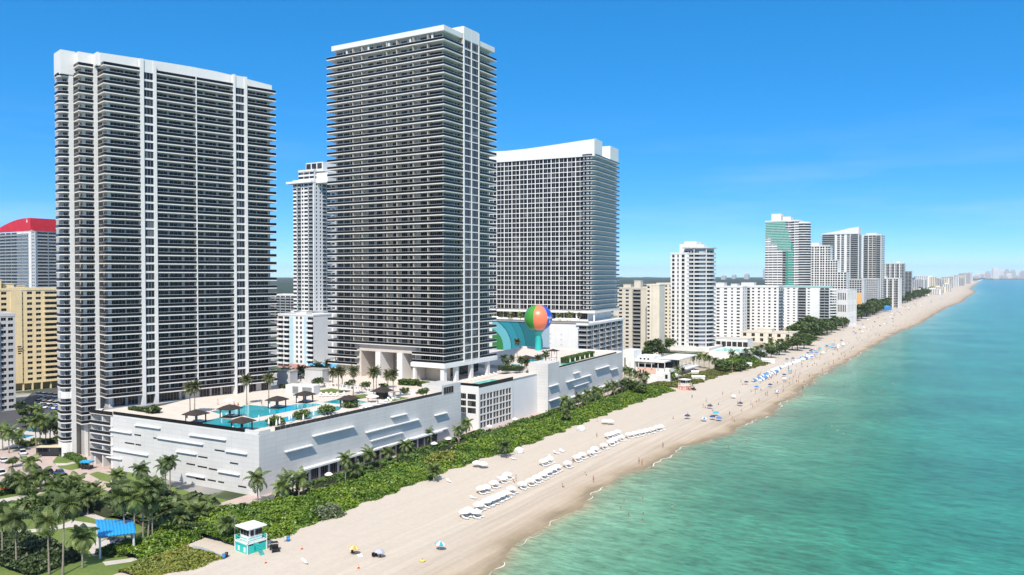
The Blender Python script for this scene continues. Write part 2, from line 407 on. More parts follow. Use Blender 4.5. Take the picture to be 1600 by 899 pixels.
# ------------------------------------------------------------------ shore lines
WPX = [(745,899),(800,862),(860,815),(930,768),(990,735),(1060,702),(1130,678),(1195,650),(1240,618),(1275,590),(1330,560),(1400,520),(1440,505),(1480,480)]
DPX = [(330,899),(430,850),(500,820),(560,795),(610,775),(680,748),(740,725),(800,708),(870,680),(920,660),(1000,630),(1055,612),(1120,590),(1200,570),(1260,538),(1300,521),(1400,480)]
WL = [G(*p)[:2] for p in WPX]; DL = [G(*p)[:2] for p in DPX]
WL = [(-84,-400),(-86,60)]+WL+[G(*p)[:2] for p in ((1502,472),(1512,465),(1525,456.5),(1517,451),(1522,446))]+[(-85,5600),(-95,7800)]
DL = [(-131,-400),(-132,60)]+DL+[(-155,3000),(-150,5600),(-140,7800)]
def interp(P, n):
    if n <= P[0][1]: return P[0][0]
    for a, b in zip(P, P[1:]):
        if n <= b[1]:
            t = (n-a[1])/(b[1]-a[1]); t2 = t*t*(3-2*t)
            return a[0]+(b[0]-a[0])*(.5*t+.5*t2)
    return P[-1][0]
def Wn(n): return interp(WL, n)+1.2*math.sin(n*.11)+.7*math.sin(n*.27+1)
def Dn(n): return interp(DL, n)+.8*math.sin(n*.31)+.6*math.sin(n*.77+2)
def beachz(e, n):
    t = (e-Dn(n))/(Wn(n)-Dn(n))
    if t <= 0: return .55
    return .55-.55*t*.6-(SEA*-1+.55*.4)*max(0, (t-.55)/.45)**1.2 if t > .55 else .55-.33*t
def GB(px, py):
    z = .3
    for _ in range(3):
        e, n, _z = G(px, py, z); z = max(beachz(e, n), SEA)
    return (e, n, z)
NS = list(range(-400, 100, 50))+list(range(100, 520, 4))+list(range(520, 1000, 15))+list(range(1000, 3000, 60))+list(range(3000, 7900, 200))
rows = [-.35, -.1, 0, .1, .2, .3, .4, .5, .6, .7, .8, .86, .92, .96, 1.0, 1.04, 1.1, 1.25]
mb = MB()
for n in NS:
    d = Dn(n); w = Wn(n)
    for t in rows:
        e = d+(w-d)*t
        mb.v.append((e, n, .25 if t < -.2 else (beachz(e, n)+.05*math.sin(e*.7+n*.23)*(.1 < t < .9)) if t <= 1 else SEA-(t-1)*6))
k = len(rows)
for i in range(len(NS)-1):
    for j in range(k-1): mb.f.append((i*k+j, i*k+j+1, (i+1)*k+j+1, (i+1)*k+j)); mb.m.append(0)
mb.smooth = True
# sand: pale dry sand, tyre tracks along the shore, a damp band by the water
def sand_mat():
    m = bpy.data.materials.new('sand'); m.use_nodes = True; nt = m.node_tree; N = nt.nodes; L = nt.links
    b = N['Principled BSDF']; b.inputs['Roughness'].default_value = .9; b.inputs['Specular IOR Level'].default_value = .2
    at_ = N.new('ShaderNodeAttribute'); at_.attribute_name = 'shore'
    geo = N.new('ShaderNodeNewGeometry')
    n1 = N.new('ShaderNodeTexNoise'); n1.inputs['Scale'].default_value = .08; n1.inputs['Detail'].default_value = 6; L.new(geo.outputs['Position'], n1.inputs['Vector'])
    # wobble the damp edge
    ad = N.new('ShaderNodeMath'); ad.operation = 'MULTIPLY_ADD'; ad.inputs[1].default_value = .16; L.new(n1.outputs['Fac'], ad.inputs[0]); L.new(at_.outputs['Fac'], ad.inputs[2])
    rp = N.new('ShaderNodeValToRGB'); e = rp.color_ramp.elements
    e[0].position = 0; e[0].color = (.53, .465, .395, 1); e[1].position = .70; e[1].color = (.535, .465, .385, 1)
    for p, c in ((.90, (.50, .42, .335)), (.975, (.46, .375, .28)), (1.02, (.40, .32, .225)), (1.055, (.29, .23, .155)), (1.10, (.25, .205, .13))):
        x = e.new(min(p/1.2+.0, 1)); x.color = (*c, 1)
    e[1].position = .70/1.2
    dv = N.new('ShaderNodeMath'); dv.operation = 'DIVIDE'; dv.inputs[1].default_value = 1.2; L.new(ad.outputs[0], dv.inputs[0]); L.new(dv.outputs[0], rp.inputs[0])
    # long streaks parallel to the shore
    mp = N.new('ShaderNodeMapping'); mp.inputs['Scale'].default_value = (.6, .02, 1); L.new(geo.outputs['Position'], mp.inputs['Vector'])
    n2 = N.new('ShaderNodeTexNoise'); n2.inputs['Scale'].default_value = 1; n2.inputs['Detail'].default_value = 5; L.new(mp.outputs[0], n2.inputs['Vector'])
    mr = N.new('ShaderNodeMapRange'); mr.inputs[1].default_value = .35; mr.inputs[2].default_value = .68; mr.inputs[3].default_value = .84; mr.inputs[4].default_value = 1.04; L.new(n2.outputs['Fac'], mr.inputs[0])
    ts = N.new('ShaderNodeMapRange'); ts.inputs[1].default_value = .35; ts.inputs[2].default_value = .75; ts.inputs[3].default_value = .25; L.new(at_.outputs['Fac'], ts.inputs[0])
    tm_ = N.new('ShaderNodeMix'); tm_.inputs[2].default_value = 1.0; L.new(ts.outputs[0], tm_.inputs[0]); L.new(mr.outputs[0], tm_.inputs[3])
    c = scale_col(nt, rp.outputs[0], tm_.outputs[0])
    n3 = N.new('ShaderNodeTexNoise'); n3.inputs['Scale'].default_value = .9; n3.inputs['Detail'].default_value = 8; n3.inputs['Roughness'].default_value = .75; L.new(geo.outputs['Position'], n3.inputs['Vector'])
    mr3 = N.new('ShaderNodeMapRange'); mr3.inputs[1].default_value = .3; mr3.inputs[2].default_value = .7; mr3.inputs[3].default_value = .92; mr3.inputs[4].default_value = 1.06; L.new(n3.outputs['Fac'], mr3.inputs[0])
    c = scale_col(nt, c, mr3.outputs[0]); L.new(c, b.inputs['Base Color'])
    bp = N.new('ShaderNodeBump'); bp.inputs['Strength'].default_value = .35; bp.inputs['Distance'].default_value = .12; L.new(n3.outputs['Fac'], bp.inputs['Height']); L.new(bp.outputs[0], b.inputs['Normal'])
    return m
me = mb.mesh('beach', sand_mat())
a = me.attributes.new('shore', 'FLOAT', 'POINT'); a.data.foreach_set('value', [t for n in NS for t in rows])
tag(obj('beach', me), kind='structure')

# ------------------------------------------------------------------ sea
offs = [-4, 0, 1, 2, 4, 6, 9, 13, 18, 25, 35, 50, 70, 100, 140, 200, 300, 450, 700, 1100, 1800, 3000, 6000, 12000]
NS2 = list(range(-500, 100, 100))+NS[10:]+[8600, 9500, 10500, 11500]
mb = MB()
for n in NS2:
    w = Wn(n)+max(0, n-7800)*.0
    for o in offs: mb.v.append((w+o, n, SEA))
k = len(offs)
for i in range(len(NS2)-1):
    for j in range(k-1): mb.f.append((i*k+j, i*k+j+1, (i+1)*k+j+1, (i+1)*k+j)); mb.m.append(0)
def sea_mat():
    m = bpy.data.materials.new('sea_water'); m.use_nodes = True; nt = m.node_tree; N = nt.nodes; L = nt.links
    b = N['Principled BSDF']; b.inputs['Roughness'].default_value = .16; b.inputs['IOR'].default_value = 1.33; b.inputs['Specular IOR Level'].default_value = .25
    at_ = N.new('ShaderNodeAttribute'); at_.attribute_name = 'offshore'
    geo = N.new('ShaderNodeNewGeometry')
    mp = N.new('ShaderNodeMapping'); mp.inputs['Scale'].default_value = (.022, .011, 1); L.new(geo.outputs['Position'], mp.inputs['Vector'])
    n1 = N.new('ShaderNodeTexNoise'); n1.inputs['Scale'].default_value = 1; n1.inputs['Detail'].default_value = 6; n1.inputs['Roughness'].default_value = .6; L.new(mp.outputs[0], n1.inputs['Vector'])
    lg = N.new('ShaderNodeMath'); lg.operation = 'LOGARITHM'; lg.inputs[1].default_value = 10
    a1 = N.new('ShaderNodeMath'); a1.operation = 'ADD'; a1.inputs[1].default_value = 1; L.new(at_.outputs['Fac'], a1.inputs[0]); L.new(a1.outputs[0], lg.inputs[0])
    ma = N.new('ShaderNodeMath'); ma.operation = 'MULTIPLY_ADD'; ma.inputs[1].default_value = .5; L.new(n1.outputs['Fac'], ma.inputs[0]); L.new(lg.outputs[0], ma.inputs[2])
    sb = N.new('ShaderNodeMath'); sb.operation = 'SUBTRACT'; sb.inputs[1].default_value = .25; L.new(ma.outputs[0], sb.inputs[0])
    mr = N.new('ShaderNodeMapRange'); mr.inputs[1].default_value = 0; mr.inputs[2].default_value = 4; L.new(sb.outputs[0], mr.inputs[0])
    rp = N.new('ShaderNodeValToRGB'); e = rp.color_ramp.elements
    e[0].position = 0; e[0].color = (.34, .28, .17, 1); e[1].position = 1; e[1].color = (.09, .24, .27, 1)
    for lgv, c in ((.3, (.30, .30, .19)), (.7, (.21, .33, .21)), (1.1, (.15, .32, .21)), (1.5, (.075, .26, .165)), (1.8, (.034, .215, .14)), (2.1, (.022, .20, .14)), (2.5, (.035, .235, .175)), (3.2, (.085, .28, .23))):
        x = e.new(lgv/4); x.color = (*c, 1)
    L.new(mr.outputs[0], rp.inputs[0])
    # darker sea-floor patches
    n4 = N.new('ShaderNodeTexNoise'); n4.inputs['Scale'].default_value = .02; n4.inputs['Detail'].default_value = 4; L.new(geo.outputs['Position'], n4.inputs['Vector'])
    m4 = N.new('ShaderNodeMapRange'); m4.inputs[1].default_value = .35; m4.inputs[2].default_value = .65; m4.inputs[3].default_value = .78; m4.inputs[4].default_value = 1.12; L.new(n4.outputs['Fac'], m4.inputs[0])
    c = scale_col(nt, rp.outputs[0], m4.outputs[0])
    # small wind waves, crests running roughly east-west
    def waves(sx, sy, rot, det):
        mp = N.new('ShaderNodeMapping'); mp.inputs['Scale'].default_value = (sx, sy, 1); mp.inputs['Rotation'].default_value = (0, 0, R(rot)); L.new(geo.outputs['Position'], mp.inputs['Vector'])
        n = N.new('ShaderNodeTexNoise'); n.inputs['Scale'].default_value = 1; n.inputs['Detail'].default_value = det; n.inputs['Roughness'].default_value = .68; L.new(mp.outputs[0], n.inputs['Vector']); return n.outputs['Fac']
    w1 = waves(.20, .46, 0, 6); w2 = waves(.55, 1.2, 0, 3)
    s1 = N.new('ShaderNodeMath'); s1.operation = 'MULTIPLY_ADD'; s1.inputs[1].default_value = .3; L.new(w2, s1.inputs[0]); L.new(w1, s1.inputs[2])
    bp = N.new('ShaderNodeBump'); bp.inputs['Strength'].default_value = .8; bp.inputs['Distance'].default_value = 1.1; L.new(s1.outputs[0], bp.inputs['Height']); L.new(bp.outputs[0], b.inputs['Normal'])
    # wave contrast put into the water colour: darker troughs, brighter crests
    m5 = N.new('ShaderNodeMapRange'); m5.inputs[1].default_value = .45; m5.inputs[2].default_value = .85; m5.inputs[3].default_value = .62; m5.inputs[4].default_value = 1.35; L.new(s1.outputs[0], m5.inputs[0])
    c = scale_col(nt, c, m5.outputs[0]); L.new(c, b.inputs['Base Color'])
    return m
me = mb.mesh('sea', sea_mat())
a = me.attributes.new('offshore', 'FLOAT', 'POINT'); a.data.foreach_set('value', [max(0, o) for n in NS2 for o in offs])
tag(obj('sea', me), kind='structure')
# thin broken lines of foam where the water meets the sand
FOAM = mat('foam', (.80, .78, .72), .6)
mb = MB(); n = 120.0
while n < 700:
    ln = rnd.uniform(4, 16)
    if rnd.random() < .5:
        o0 = rnd.uniform(.1, 1.2); w = rnd.uniform(.08, .22)*(1+n/500)
        ks = 8; pts = []
        for i in range(ks+1):
            q = n+ln*i/ks; e = Wn(q)+o0+.5*math.sin(q*.9)
            hw = w*math.sin(math.pi*(i+.02)/(ks+.04))**.5
            pts.append(((e-hw/2, q), (e+hw/2, q)))
        for i in range(ks):
            a_, b_ = pts[i]; c_, d_ = pts[i+1]
            mb.add([(*a_, SEA+.02), (*b_, SEA+.02), (*d_, SEA+.02), (*c_, SEA+.02)], [(0, 1, 2, 3)])
    n += ln*rnd.uniform(.7, 1.6)
tag(obj('sea_foam', mb.mesh('sea_foam', FOAM)), 'thin broken lines of white foam along the water edge', None, None, 'stuff')

# ------------------------------------------------------------------ ground sheets
def ground_mat():
    m = bpy.data.materials.new('city_ground'); m.use_nodes = True; nt = m.node_tree; N = nt.nodes; L = nt.links
    b = N['Principled BSDF']; b.inputs['Roughness'].default_value = .95
    geo = N.new('ShaderNodeNewGeometry')
    v = N.new('ShaderNodeTexNoise'); v.inputs['Scale'].default_value = .035; v.inputs['Detail'].default_value = 7; L.new(geo.outputs['Position'], v.inputs['Vector'])
    rp = N.new('ShaderNodeValToRGB'); e = rp.color_ramp.elements
    e[0].position = .38; e[0].color = (.035, .055, .02, 1); e[1].position = .62; e[1].color = (.36, .34, .31, 1)
    x = e.new(.46); x.color = (.06, .085, .03, 1); x = e.new(.50); x.color = (.22, .22, .21, 1)
    L.new(v.outputs['Fac'], rp.inputs[0]); L.new(rp.outputs[0], b.inputs['Base Color'])
    return m
mb = MB(); W_ = [(Dn(n)+12, n) for n in (-400, -100, 60, 140, 250, 400, 600, 900, 1500, 2500, 4000, 5600, 7800)]
mb.sheet([(-9000, -3000)]+[(W_[0][0], -3000)]+W_+[(-80, 12500), (-9000, 13000)], 0.0)
structure('ground', mb, ground_mat())
def pxpoly(name, pts, z, m):
    return structure(name, MB().sheet([G(*p, z)[:2] for p in pts], z), m)
# park lawn, paths, drive and car park by the tower
pxpoly('park_lawn', [(-90,735),(30,752),(110,762),(190,752),(205,745),(300,770),(392,792),(392,830),(345,872),(318,899),(280,960),(-160,960)], .10, GRASS)
pxpoly('forecourt', [(-60,705),(5,704),(70,698),(103,690),(172,716),(176,768),(150,766),(112,742),(70,748),(-60,760)], .104, PAVER)
pxpoly('car_park', [(-60,655),(22,640),(52,612),(98,605),(110,630),(100,668),(60,676),(-60,700)], .108, ASPH)
pxpoly('hotel_pool_terrace', [(-40,708),(-40,690),(0,668),(60,676),(100,655),(100,684),(60,694)], .112, PATH)
pxpoly('swimming_pool', [(18,683),(38,679),(55,680),(40,685),(19,687)], .116, mat('blue_pool_water', (.05, .36, .62), .08, var=.2, vscale=.3))
pxpoly('swimming_pool', [(42,671),(60,665),(64,668),(46,675)], .116, MATS['blue_pool_water'])
pxpoly('verge_lawn', [(82,722),(90,712),(104,707),(128,715),(130,731),(110,735),(92,731)], .12, GRASS)
pxpoly('verge_lawn', [(139,741),(152,737),(172,742),(173,754),(158,751)], .12, GRASS)
pxpoly('path', [(86,724),(104,724),(122,720),(122,723),(104,727),(88,728)], .124, PATH)
pxpoly('path', [(-20,838),(3,832),(60,826),(95,820),(112,813),(108,824),(80,829),(40,833),(3,837),(-20,845)], .124, PATH)
pxpoly('path', [(112,813),(150,819),(152,823),(108,824)], .128, PATH)
pxpoly('path', [(108,786),(124,783),(137,799),(165,810),(158,814),(138,808),(118,800)], .128, PATH)
pxpoly('path', [(-40,782),(0,780),(34,774),(60,762),(90,758),(78,768),(36,779),(0,787),(-40,792)], .128, PATH)
pxpoly('path', [(16,781),(20,780),(38,788),(35,789)], .132, PATH)
pxpoly('path', [(0,790),(15,797),(12,800),(-10,795)], .132, PATH)
pxpoly('pavilion_floor', [(139,860),(146,850),(158,842),(205,838),(228,842),(226,852),(182,856),(160,868),(145,869)], .136, PATH)
pxpoly('path', [(226,852),(252,838),(262,828),(276,829),(272,840),(246,852),(228,858)], .128, mat('blue_grey_paving', (.33, .38, .42), .85, var=.15))
pxpoly('path', [(300,852),(318,856),(344,866),(360,868),(350,873),(330,868),(305,860)], .60, MATS['blue_grey_paving'])
pxpoly('path', [(160,878),(200,873),(240,862),(240,866),(205,878),(165,884)], .132, PATH)
# garden strips and walk between the podiums and the dune
pxpoly('podium_lawn', [(200,736),(300,770),(398,790),(398,800),(380,803),(290,783),(196,746)], .14, GRASS)
mb = MB(); mb.sheet([(-173, 140), (-156, 140), (-156, 400), (-172, 400)], .15); structure('garden_terrace', mb, PAVER)
mb = MB(); mb.sheet([(-157.5, 236), (-155.8, 236), (-155.8, 410), (-157.5, 410)], .162); structure('boardwalk', mb, PATH)
mb = MB(); mb.sheet([(-330, 150), (-300, 150), (-300, 900), (-330, 900)], .02); structure('avenue', mb, ASPH)
pxpoly('street', [(425,592),(545,554),(575,560),(445,606)], .06, PATH)
mb = MB(); mb.sheet([(-190, 405), (-143, 405), (-143, 720), (-190, 720)], .06); structure('sandy_ground', mb, mat('sandy_soil', (.46, .40, .31), .95, var=.3, vscale=.15, fine=.1))
mb = MB(); mb.sheet([(-260, 720), (-146, 720), (-146, 1900), (-260, 1900)], .06); structure('sandy_ground', mb, MATS['sandy_soil'])
# ------------------------------------------------------------------ tall tower with the open-sided balconies all round
def slab_proto(key, boxes, mname='tower_white_paint', name='balcony'):
    def mk():
        b = MB()
        for q in boxes: b.box(*q)
        return b.mesh(name, MATS[mname])
    return proto(key, mk)
def rail_proto(key, runs, h=1.0):
    """runs of dark glass with a pale hand rail: (x0,x1,y0,y1)"""
    def mk():
        b = MB()
        for x0, x1, y0, y1 in runs:
            b.box(x0, x1, y0, y1, .02, h-.1)
            b.box(x0-.01, x1+.01, y0-.01, y1+.01, h-.07, h+.02, None, 1)
        return b.mesh('railing', [RAIL, GREYW])
    return proto(key, mk)
loc = at(694.5, 317)
T2 = thing('apartment_tower', 'tallest tower with dark bands round every floor above a portal of white columns', 'tower', (loc[0], loc[1], 0))
FH = 3.095; Z0 = 24.6; NF = 41
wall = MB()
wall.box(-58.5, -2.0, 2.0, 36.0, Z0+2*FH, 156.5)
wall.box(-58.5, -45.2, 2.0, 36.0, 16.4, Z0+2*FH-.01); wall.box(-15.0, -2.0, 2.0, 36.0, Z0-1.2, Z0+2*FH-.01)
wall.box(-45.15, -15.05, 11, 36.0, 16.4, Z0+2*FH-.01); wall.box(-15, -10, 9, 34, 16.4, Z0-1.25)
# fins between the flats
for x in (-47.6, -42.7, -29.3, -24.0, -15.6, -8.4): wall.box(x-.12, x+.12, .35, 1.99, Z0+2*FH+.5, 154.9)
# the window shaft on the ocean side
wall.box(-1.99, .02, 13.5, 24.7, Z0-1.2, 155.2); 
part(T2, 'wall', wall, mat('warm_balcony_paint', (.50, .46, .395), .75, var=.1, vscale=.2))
sh = MB().box(-7, .02, 13.5, 24.7, 157.6, 160.4); sh.box(.02, .3, 14.0, 24.2, 155.2, 160.3)
part(T2, 'shaft_head', sh, TOWERW)
for y in (13.3, 18.7, 24.2): part(T2, 'pier', MB().box(.02, .34, y, y+.7, Z0-1.2, 160.0), WHITE2)
sb_ = MB()
for k in range(NF+1): sb_.box(.021, .26, 14.001, 24.199, Z0+k*FH-.3, Z0+k*FH+.1)
part(T2, 'spandrel', sb_, WHITE2)['kind'] = 'stuff'
items = []
S = slab_proto('t2s', [(-62, 0, 0, 39, -.36, 0)])
RL = rail_proto('t2r', [(-61.95, -.05, .05, .13), (-.13, -.05, .14, 13.3), (-.13, -.05, 24.9, 38.9), (-61.95, -61.87, .14, 38.9), (-61.86, -.14, 38.82, 38.9)])
for k in range(2, NF): items.append((S, Matrix.Translation((0, 0, Z0+k*FH)), RL))
items.append((S, Matrix.Translation((0, 0, Z0+(NF-1)*FH+3.6)), RL))
SL = slab_proto('t2l', [(-62, -45.3, 0, 39, -.36, 0)]); RLL = rail_proto('t2rl', [(-61.95, -45.4, .05, .13)])
SR = slab_proto('t2q', [(-16.2, 0, 0, 39, -.36, 0)]); RLR = rail_proto('t2rr', [(-16.15, -.05, .05, .13), (-.13, -.05, .12, 13.3), (-16.15, -16.07, .12, 1.9)]); RLN = rail_proto('t2rn', [(-.13, -.05, 24.9, 38.9)])
for k in (0, 1): obj('railing', RLN, T2, M=Matrix.Translation((0, 0, Z0+k*FH)))
for k in (-1, 0, 1): items.append((SL, Matrix.Translation((0, 0, Z0+k*FH)), RLL))
for k in (0, 1): items.append((SR, Matrix.Translation((0, 0, Z0+k*FH)), RLR))
scatter(T2, 'balcony', items, 100, 'railing')
items = []
GS = [(-57.6,2.9,3),(-53.8,2.9,3),(-50.2,1.9,2),(-44.9,1.7,2),(-40.3,2.9,3),(-35.8,2.9,3),(-31.5,1.8,2),(-27.2,1.8,2),(-22.7,2.9,3),(-18.5,2.2,2),(-12.9,4.3,4),(-8.2,5.9,6)]
for k in range(-1, NF+1):
    z = Z0+k*FH+.08 if k < NF else Z0+(NF-1)*FH+3.68
    for x, w, n in GS:
        if (k < 2 and -45.5 < x < -15.2) or (k < 0 and x > -16): continue
        items.append((win_mesh(w, 2.35, n), Matrix.Translation((x, 1.98, z+.1))))
    if k >= 0:
        for y, w, n in ((2.5, 7.0, 7), (10.0, 1.4, 1), (11.9, 1.4, 1), (25.1, 5.4, 5), (31.0, 1.3, 1), (32.8, 1.3, 1)):
            items.append((win_mesh(w, 2.15, n), fm((-1.98, y), (0, 1), z+.1)))
        for y in (14.05, 19.45):
            items.append((win_mesh(4.65, 2.6, 4, 'blue_window_glass'), fm((.08, y), (0, 1), z+.12)))
scatter(T2, 'window', items, 100)
rf = MB().box(-59.6, -.4, .5, 38.0, 155.5, 157.6); part(T2, 'roof', rf, TOWERW)
ph = MB()
for x in (-52, -40, -29, -18, -7): ph.box(x, x+.8, 1.2, 1.95, 152.4, 155.45)
part(T2, 'roof_terrace_pier', ph, TOWERW)['kind'] = 'stuff'
fs = MB().box(-16.6, .25, -.25, 39.2, Z0-2.0, Z0-.37); fs2 = part(T2, 'fascia', fs, WHITE2)
for (x0, x1, y0, y1) in ((-15.9, -14.7, .3, 1.6), (-2.2, -.4, .3, 2.2), (-1.9, -.4, 8.6, 10.4), (-1.9, -.4, 19.4, 21.2), (-1.9, -.4, 32.2, 34), (-15.6, -14.2, 36, 37.6)):
    part(T2, 'column', MB().box(x0, x1, y0, y1, 16.4, Z0-2.0), TOWERW)
for x0, x1 in ((-36.0, -33.4), (-24.6, -21.8)):
    part(T2, 'column', MB().box(x0, x1, .9, 9.5, 16.4, Z0+2*FH-3.3), TOWERW)
hd = MB().box(-45.2, -15.0, 1.4, 11, Z0+2*FH-3.25, Z0+2*FH-.4); hd.box(-45.15, -44.2, 1.5, 11, 16.4, Z0+2*FH-3.3); hd.box(-16.2, -15.05, 1.5, 11, 16.4, Z0-2.05); hd.box(-16.2,-15.2,2.1,11,Z0-2,Z0+2*FH-3.3)
part(T2, 'portal', hd, mat('portal_beige', (.56, .51, .46), .8, var=.08))
gl = part(T2, 'lobby_window', MB().box(-33.3, -24.7, 10.9, 10.99, 16.6, Z0+2*FH-3.6), GREYW)
for i in range(2):
    for j in range(3): obj('window', win_mesh(3.4, 2.5, 4), T2, M=Matrix.Translation((-33+i*4.1, 10.85, 17.2+j*3.1)))
for y0 in (3.5, 11, 19, 27): obj('lobby_window', win_mesh(6.5, 4.3, 5), T2, M=fm((-9.97, y0+6), (0, 1), 16.9))
part(T2, 'door', MB().box(-7.6, -6.4, 8.9, 8.95, 16.5, 18.9), TRUNKD)
bw = MB().box(-14.9, -3.4, 8.0, 8.8, 16.4, Z0-2.02); part(T2, 'terrace_wall', bw, mat('terrace_cream', (.66, .60, .48), .8, var=.06))

# ------------------------------------------------------------------ tower with stepped corner and white roof screen
loc = at(167, 260)
T1 = thing('apartment_tower', 'broad tower with stepped corner, white window shafts and sloping white roof screen', 'tower', (loc[0], loc[1], 0), R(74.86))
fh = 2.9; z0 = 20.0; N1 = 37; zt = z0+N1*fh
wall = MB()
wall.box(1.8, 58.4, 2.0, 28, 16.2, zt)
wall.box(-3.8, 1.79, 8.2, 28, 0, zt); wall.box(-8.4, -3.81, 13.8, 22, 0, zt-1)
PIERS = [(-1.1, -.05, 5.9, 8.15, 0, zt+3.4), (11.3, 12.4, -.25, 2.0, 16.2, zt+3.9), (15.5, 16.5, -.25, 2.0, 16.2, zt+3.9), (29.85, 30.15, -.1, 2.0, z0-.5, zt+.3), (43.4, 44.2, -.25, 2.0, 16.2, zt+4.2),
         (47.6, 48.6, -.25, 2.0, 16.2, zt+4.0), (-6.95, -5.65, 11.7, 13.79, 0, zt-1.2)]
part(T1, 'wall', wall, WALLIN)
for i, (x0, x1, y0, y1, a, b) in enumerate(PIERS): part(T1, 'pier', MB().box(x0, x1, y0, y1, a, b), TOWERW)
# corner posts of the balconies
for (x0, x1, y0, y1, a) in ((1.5, 2.4, 1.7, 2.4, 16.2), (-4.1, -3.2, 7.9, 8.6, 0)): part(T1, 'corner_post', MB().box(x0, x1, y0, y1, a, zt-.4), TOWERW)
sp = MB()
for k in range(0, N1+1):
    z = z0+k*fh
    sp.box(12.4, 15.5, .1, 1.99, z-.35, z+.25); sp.box(44.2, 47.6, .1, 1.99, z-.35, z+.25)
sp.box(12.4, 15.5, .1, 1.99, zt+.26, zt+3.85); sp.box(44.2, 47.6, .1, 1.99, zt+.26, zt+3.95)
sp.box(12.4,12.5,.3,1.98,16.4,zt-2); 
part(T1, 'spandrel', sp, TOWERW)['kind'] = 'stuff'
B_ = slab_proto('t1b', [(0, 11.25, 0, 6.35, -.34, 0)], ); rB = rail_proto('t1rb', [(.04, 11.2, .05, .13), (.04, .12, .14, 6.3)])
A_ = slab_proto('t1a', [(-5.6, -1.12, 6.4, 11.65, -.34, 0)]); rA = rail_proto('t1ra', [(-5.56, -1.15, 6.45, 6.53), (-5.56, -5.48, 6.54, 11.6)])
C_ = slab_proto('t1c', [(16.55, 29.83, 0, 2.6, -.34, 0)]); rC = rail_proto('t1rc', [(16.58, 29.8, .05, .13)])
D_ = slab_proto('t1d', [(30.17, 43.36, 0, 2.6, -.34, 0)]); rD = rail_proto('t1rd', [(30.2, 43.3, .05, .13)])
E_ = slab_proto('t1e', [(48.62, 60, 0, 5, -.34, 0)]); rE = rail_proto('t1re', [(48.65, 59.95, .05, .13), (59.87, 59.95, .14, 4.95)])
def wslab():
    b = MB(); pl = [(-6.97, 12.0), (-6.97, 18), (-9.6, 18)]+[(-7.2-2.6*math.sin(a), 14.6-2.5*math.cos(a)) for a in [R(75-15*i) for i in range(6)]]
    b.prism(pl, -.34, 0); return b.mesh('balcony', TOWERW)
def wrail():
    b = MB(); P = [(-9.55, 18)]+[(-7.2-2.55*math.sin(a), 14.6-2.45*math.cos(a)) for a in [R(80-10*i) for i in range(9)]]+[(-7.0, 12.1)]
    for p, q in zip(P, P[1:]):
        d = Vector((q[0]-p[0], q[1]-p[1])); n = Vector((d.y, -d.x)).normalized()*.08
        for z_0, z_1, mi in ((.02, .9, 0), (.93, 1.02, 1)):
            b.add([(p[0],p[1],z_0),(q[0],q[1],z_0),(q[0]-n.x,q[1]-n.y,z_0),(p[0]-n.x,p[1]-n.y,z_0),(p[0],p[1],z_1),(q[0],q[1],z_1),(q[0]-n.x,q[1]-n.y,z_1),(p[0]-n.x,p[1]-n.y,z_1)],
                  [(0,3,2,1),(4,5,6,7),(0,1,5,4),(1,2,6,5),(2,3,7,6),(3,0,4,7)], None, mi)
    return b.mesh('railing', [RAIL, GREYW])
W_S = proto('t1w', wslab); rW = proto('t1rw', wrail)
items = []
for k in range(-5, N1+1):
    M = Matrix.Translation((0, 0, z0+k*fh))
    if k >= 0:
        for s_, r_ in ((B_, rB), (C_, rC), (D_, rD), (E_, rE)): items.append((s_, M, r_))
    if k > -4: items.append((A_, M, rA))
    if k != 0 and k < N1: items.append((W_S, M, rW))
scatter(T1, 'balcony', items, 100, 'railing')
items = []
for k in range(-5, N1):
    z = z0+k*fh+.1
    if k >= 0:
        for x, w, n in ((2.5, 3.9, 4), (7.1, 3.6, 3), (16.8, 3.6, 3), (21.3, 3.8, 3), (26.3, 3.0, 2), (30.4, 2.4, 2), (33.8, 3.7, 3), (38.6, 4.0, 3), (48.9, 3.6, 3), (53.1, 4.0, 3)):
            items.append((win_mesh(w+.3, 2.2, n), Matrix.Translation((x, 1.98, z))))
        items.append((win_mesh(3.4, 2.05, 3), fm((1.82, 6.1), (0, -1), z)))
        for x, w in ((12.5, 3.0), (44.3, 3.2)): items.append((win_mesh(w, 2.2, 3, 'blue_window_glass'), Matrix.Translation((x, .35, z+.2))))
    if k > -4:
        items.append((win_mesh(2.3, 2.05, 3), Matrix.Translation((-3.2, 8.18, z)))); items.append((win_mesh(2.8, 2.05, 3), fm((-3.78, 11.4), (0, -1), z)))
    items.append((win_mesh(1.2, 2.0, 2), Matrix.Translation((-8.3, 13.78, z))))
for x, w, n in ((2.9, 3.6, 4), (7.3, 3.2, 3), (12.6, 2.8, 3), (17, 7.2, 7), (25, 1.2, 1), (31.3, 3.6, 3), (35.6, 3.2, 3), (39.6, 3.4, 4), (44.3, 3.1, 3), (49, 3.4, 3), (54.5, 3.2, 3)):
    items.append((win_mesh(w, 2.7, n), Matrix.Translation((x, 1.95, 16.6))))
scatter(T1, 'window', items, 100)
cp = MB()
cp.add([(-.3, 2.6, zt+.1), (59.3, 2.6, zt+.1), (59.3, 3.2, zt+.1), (-.3, 3.2, zt+.1)]+[], [])
def capwall(xs, y0, y1):
    b = cp
    n = len(xs)
    v = [(x, y0, a) for x, a, t in xs]+[(x, y0, t) for x, a, t in xs]+[(x, y1, a) for x, a, t in xs]+[(x, y1, t) for x, a, t in xs]
    f = []
    for i in range(n-1): f += [(i, i+1, n+i+1, n+i), (2*n+i+1, 2*n+i, 3*n+i, 3*n+i+1), (n+i, n+i+1, 3*n+i+1, 3*n+i)]
    f += [(0, n, 3*n, 2*n), (n-1, 3*n-1, 4*n-1, 2*n-1)]
    b.add(v, f)
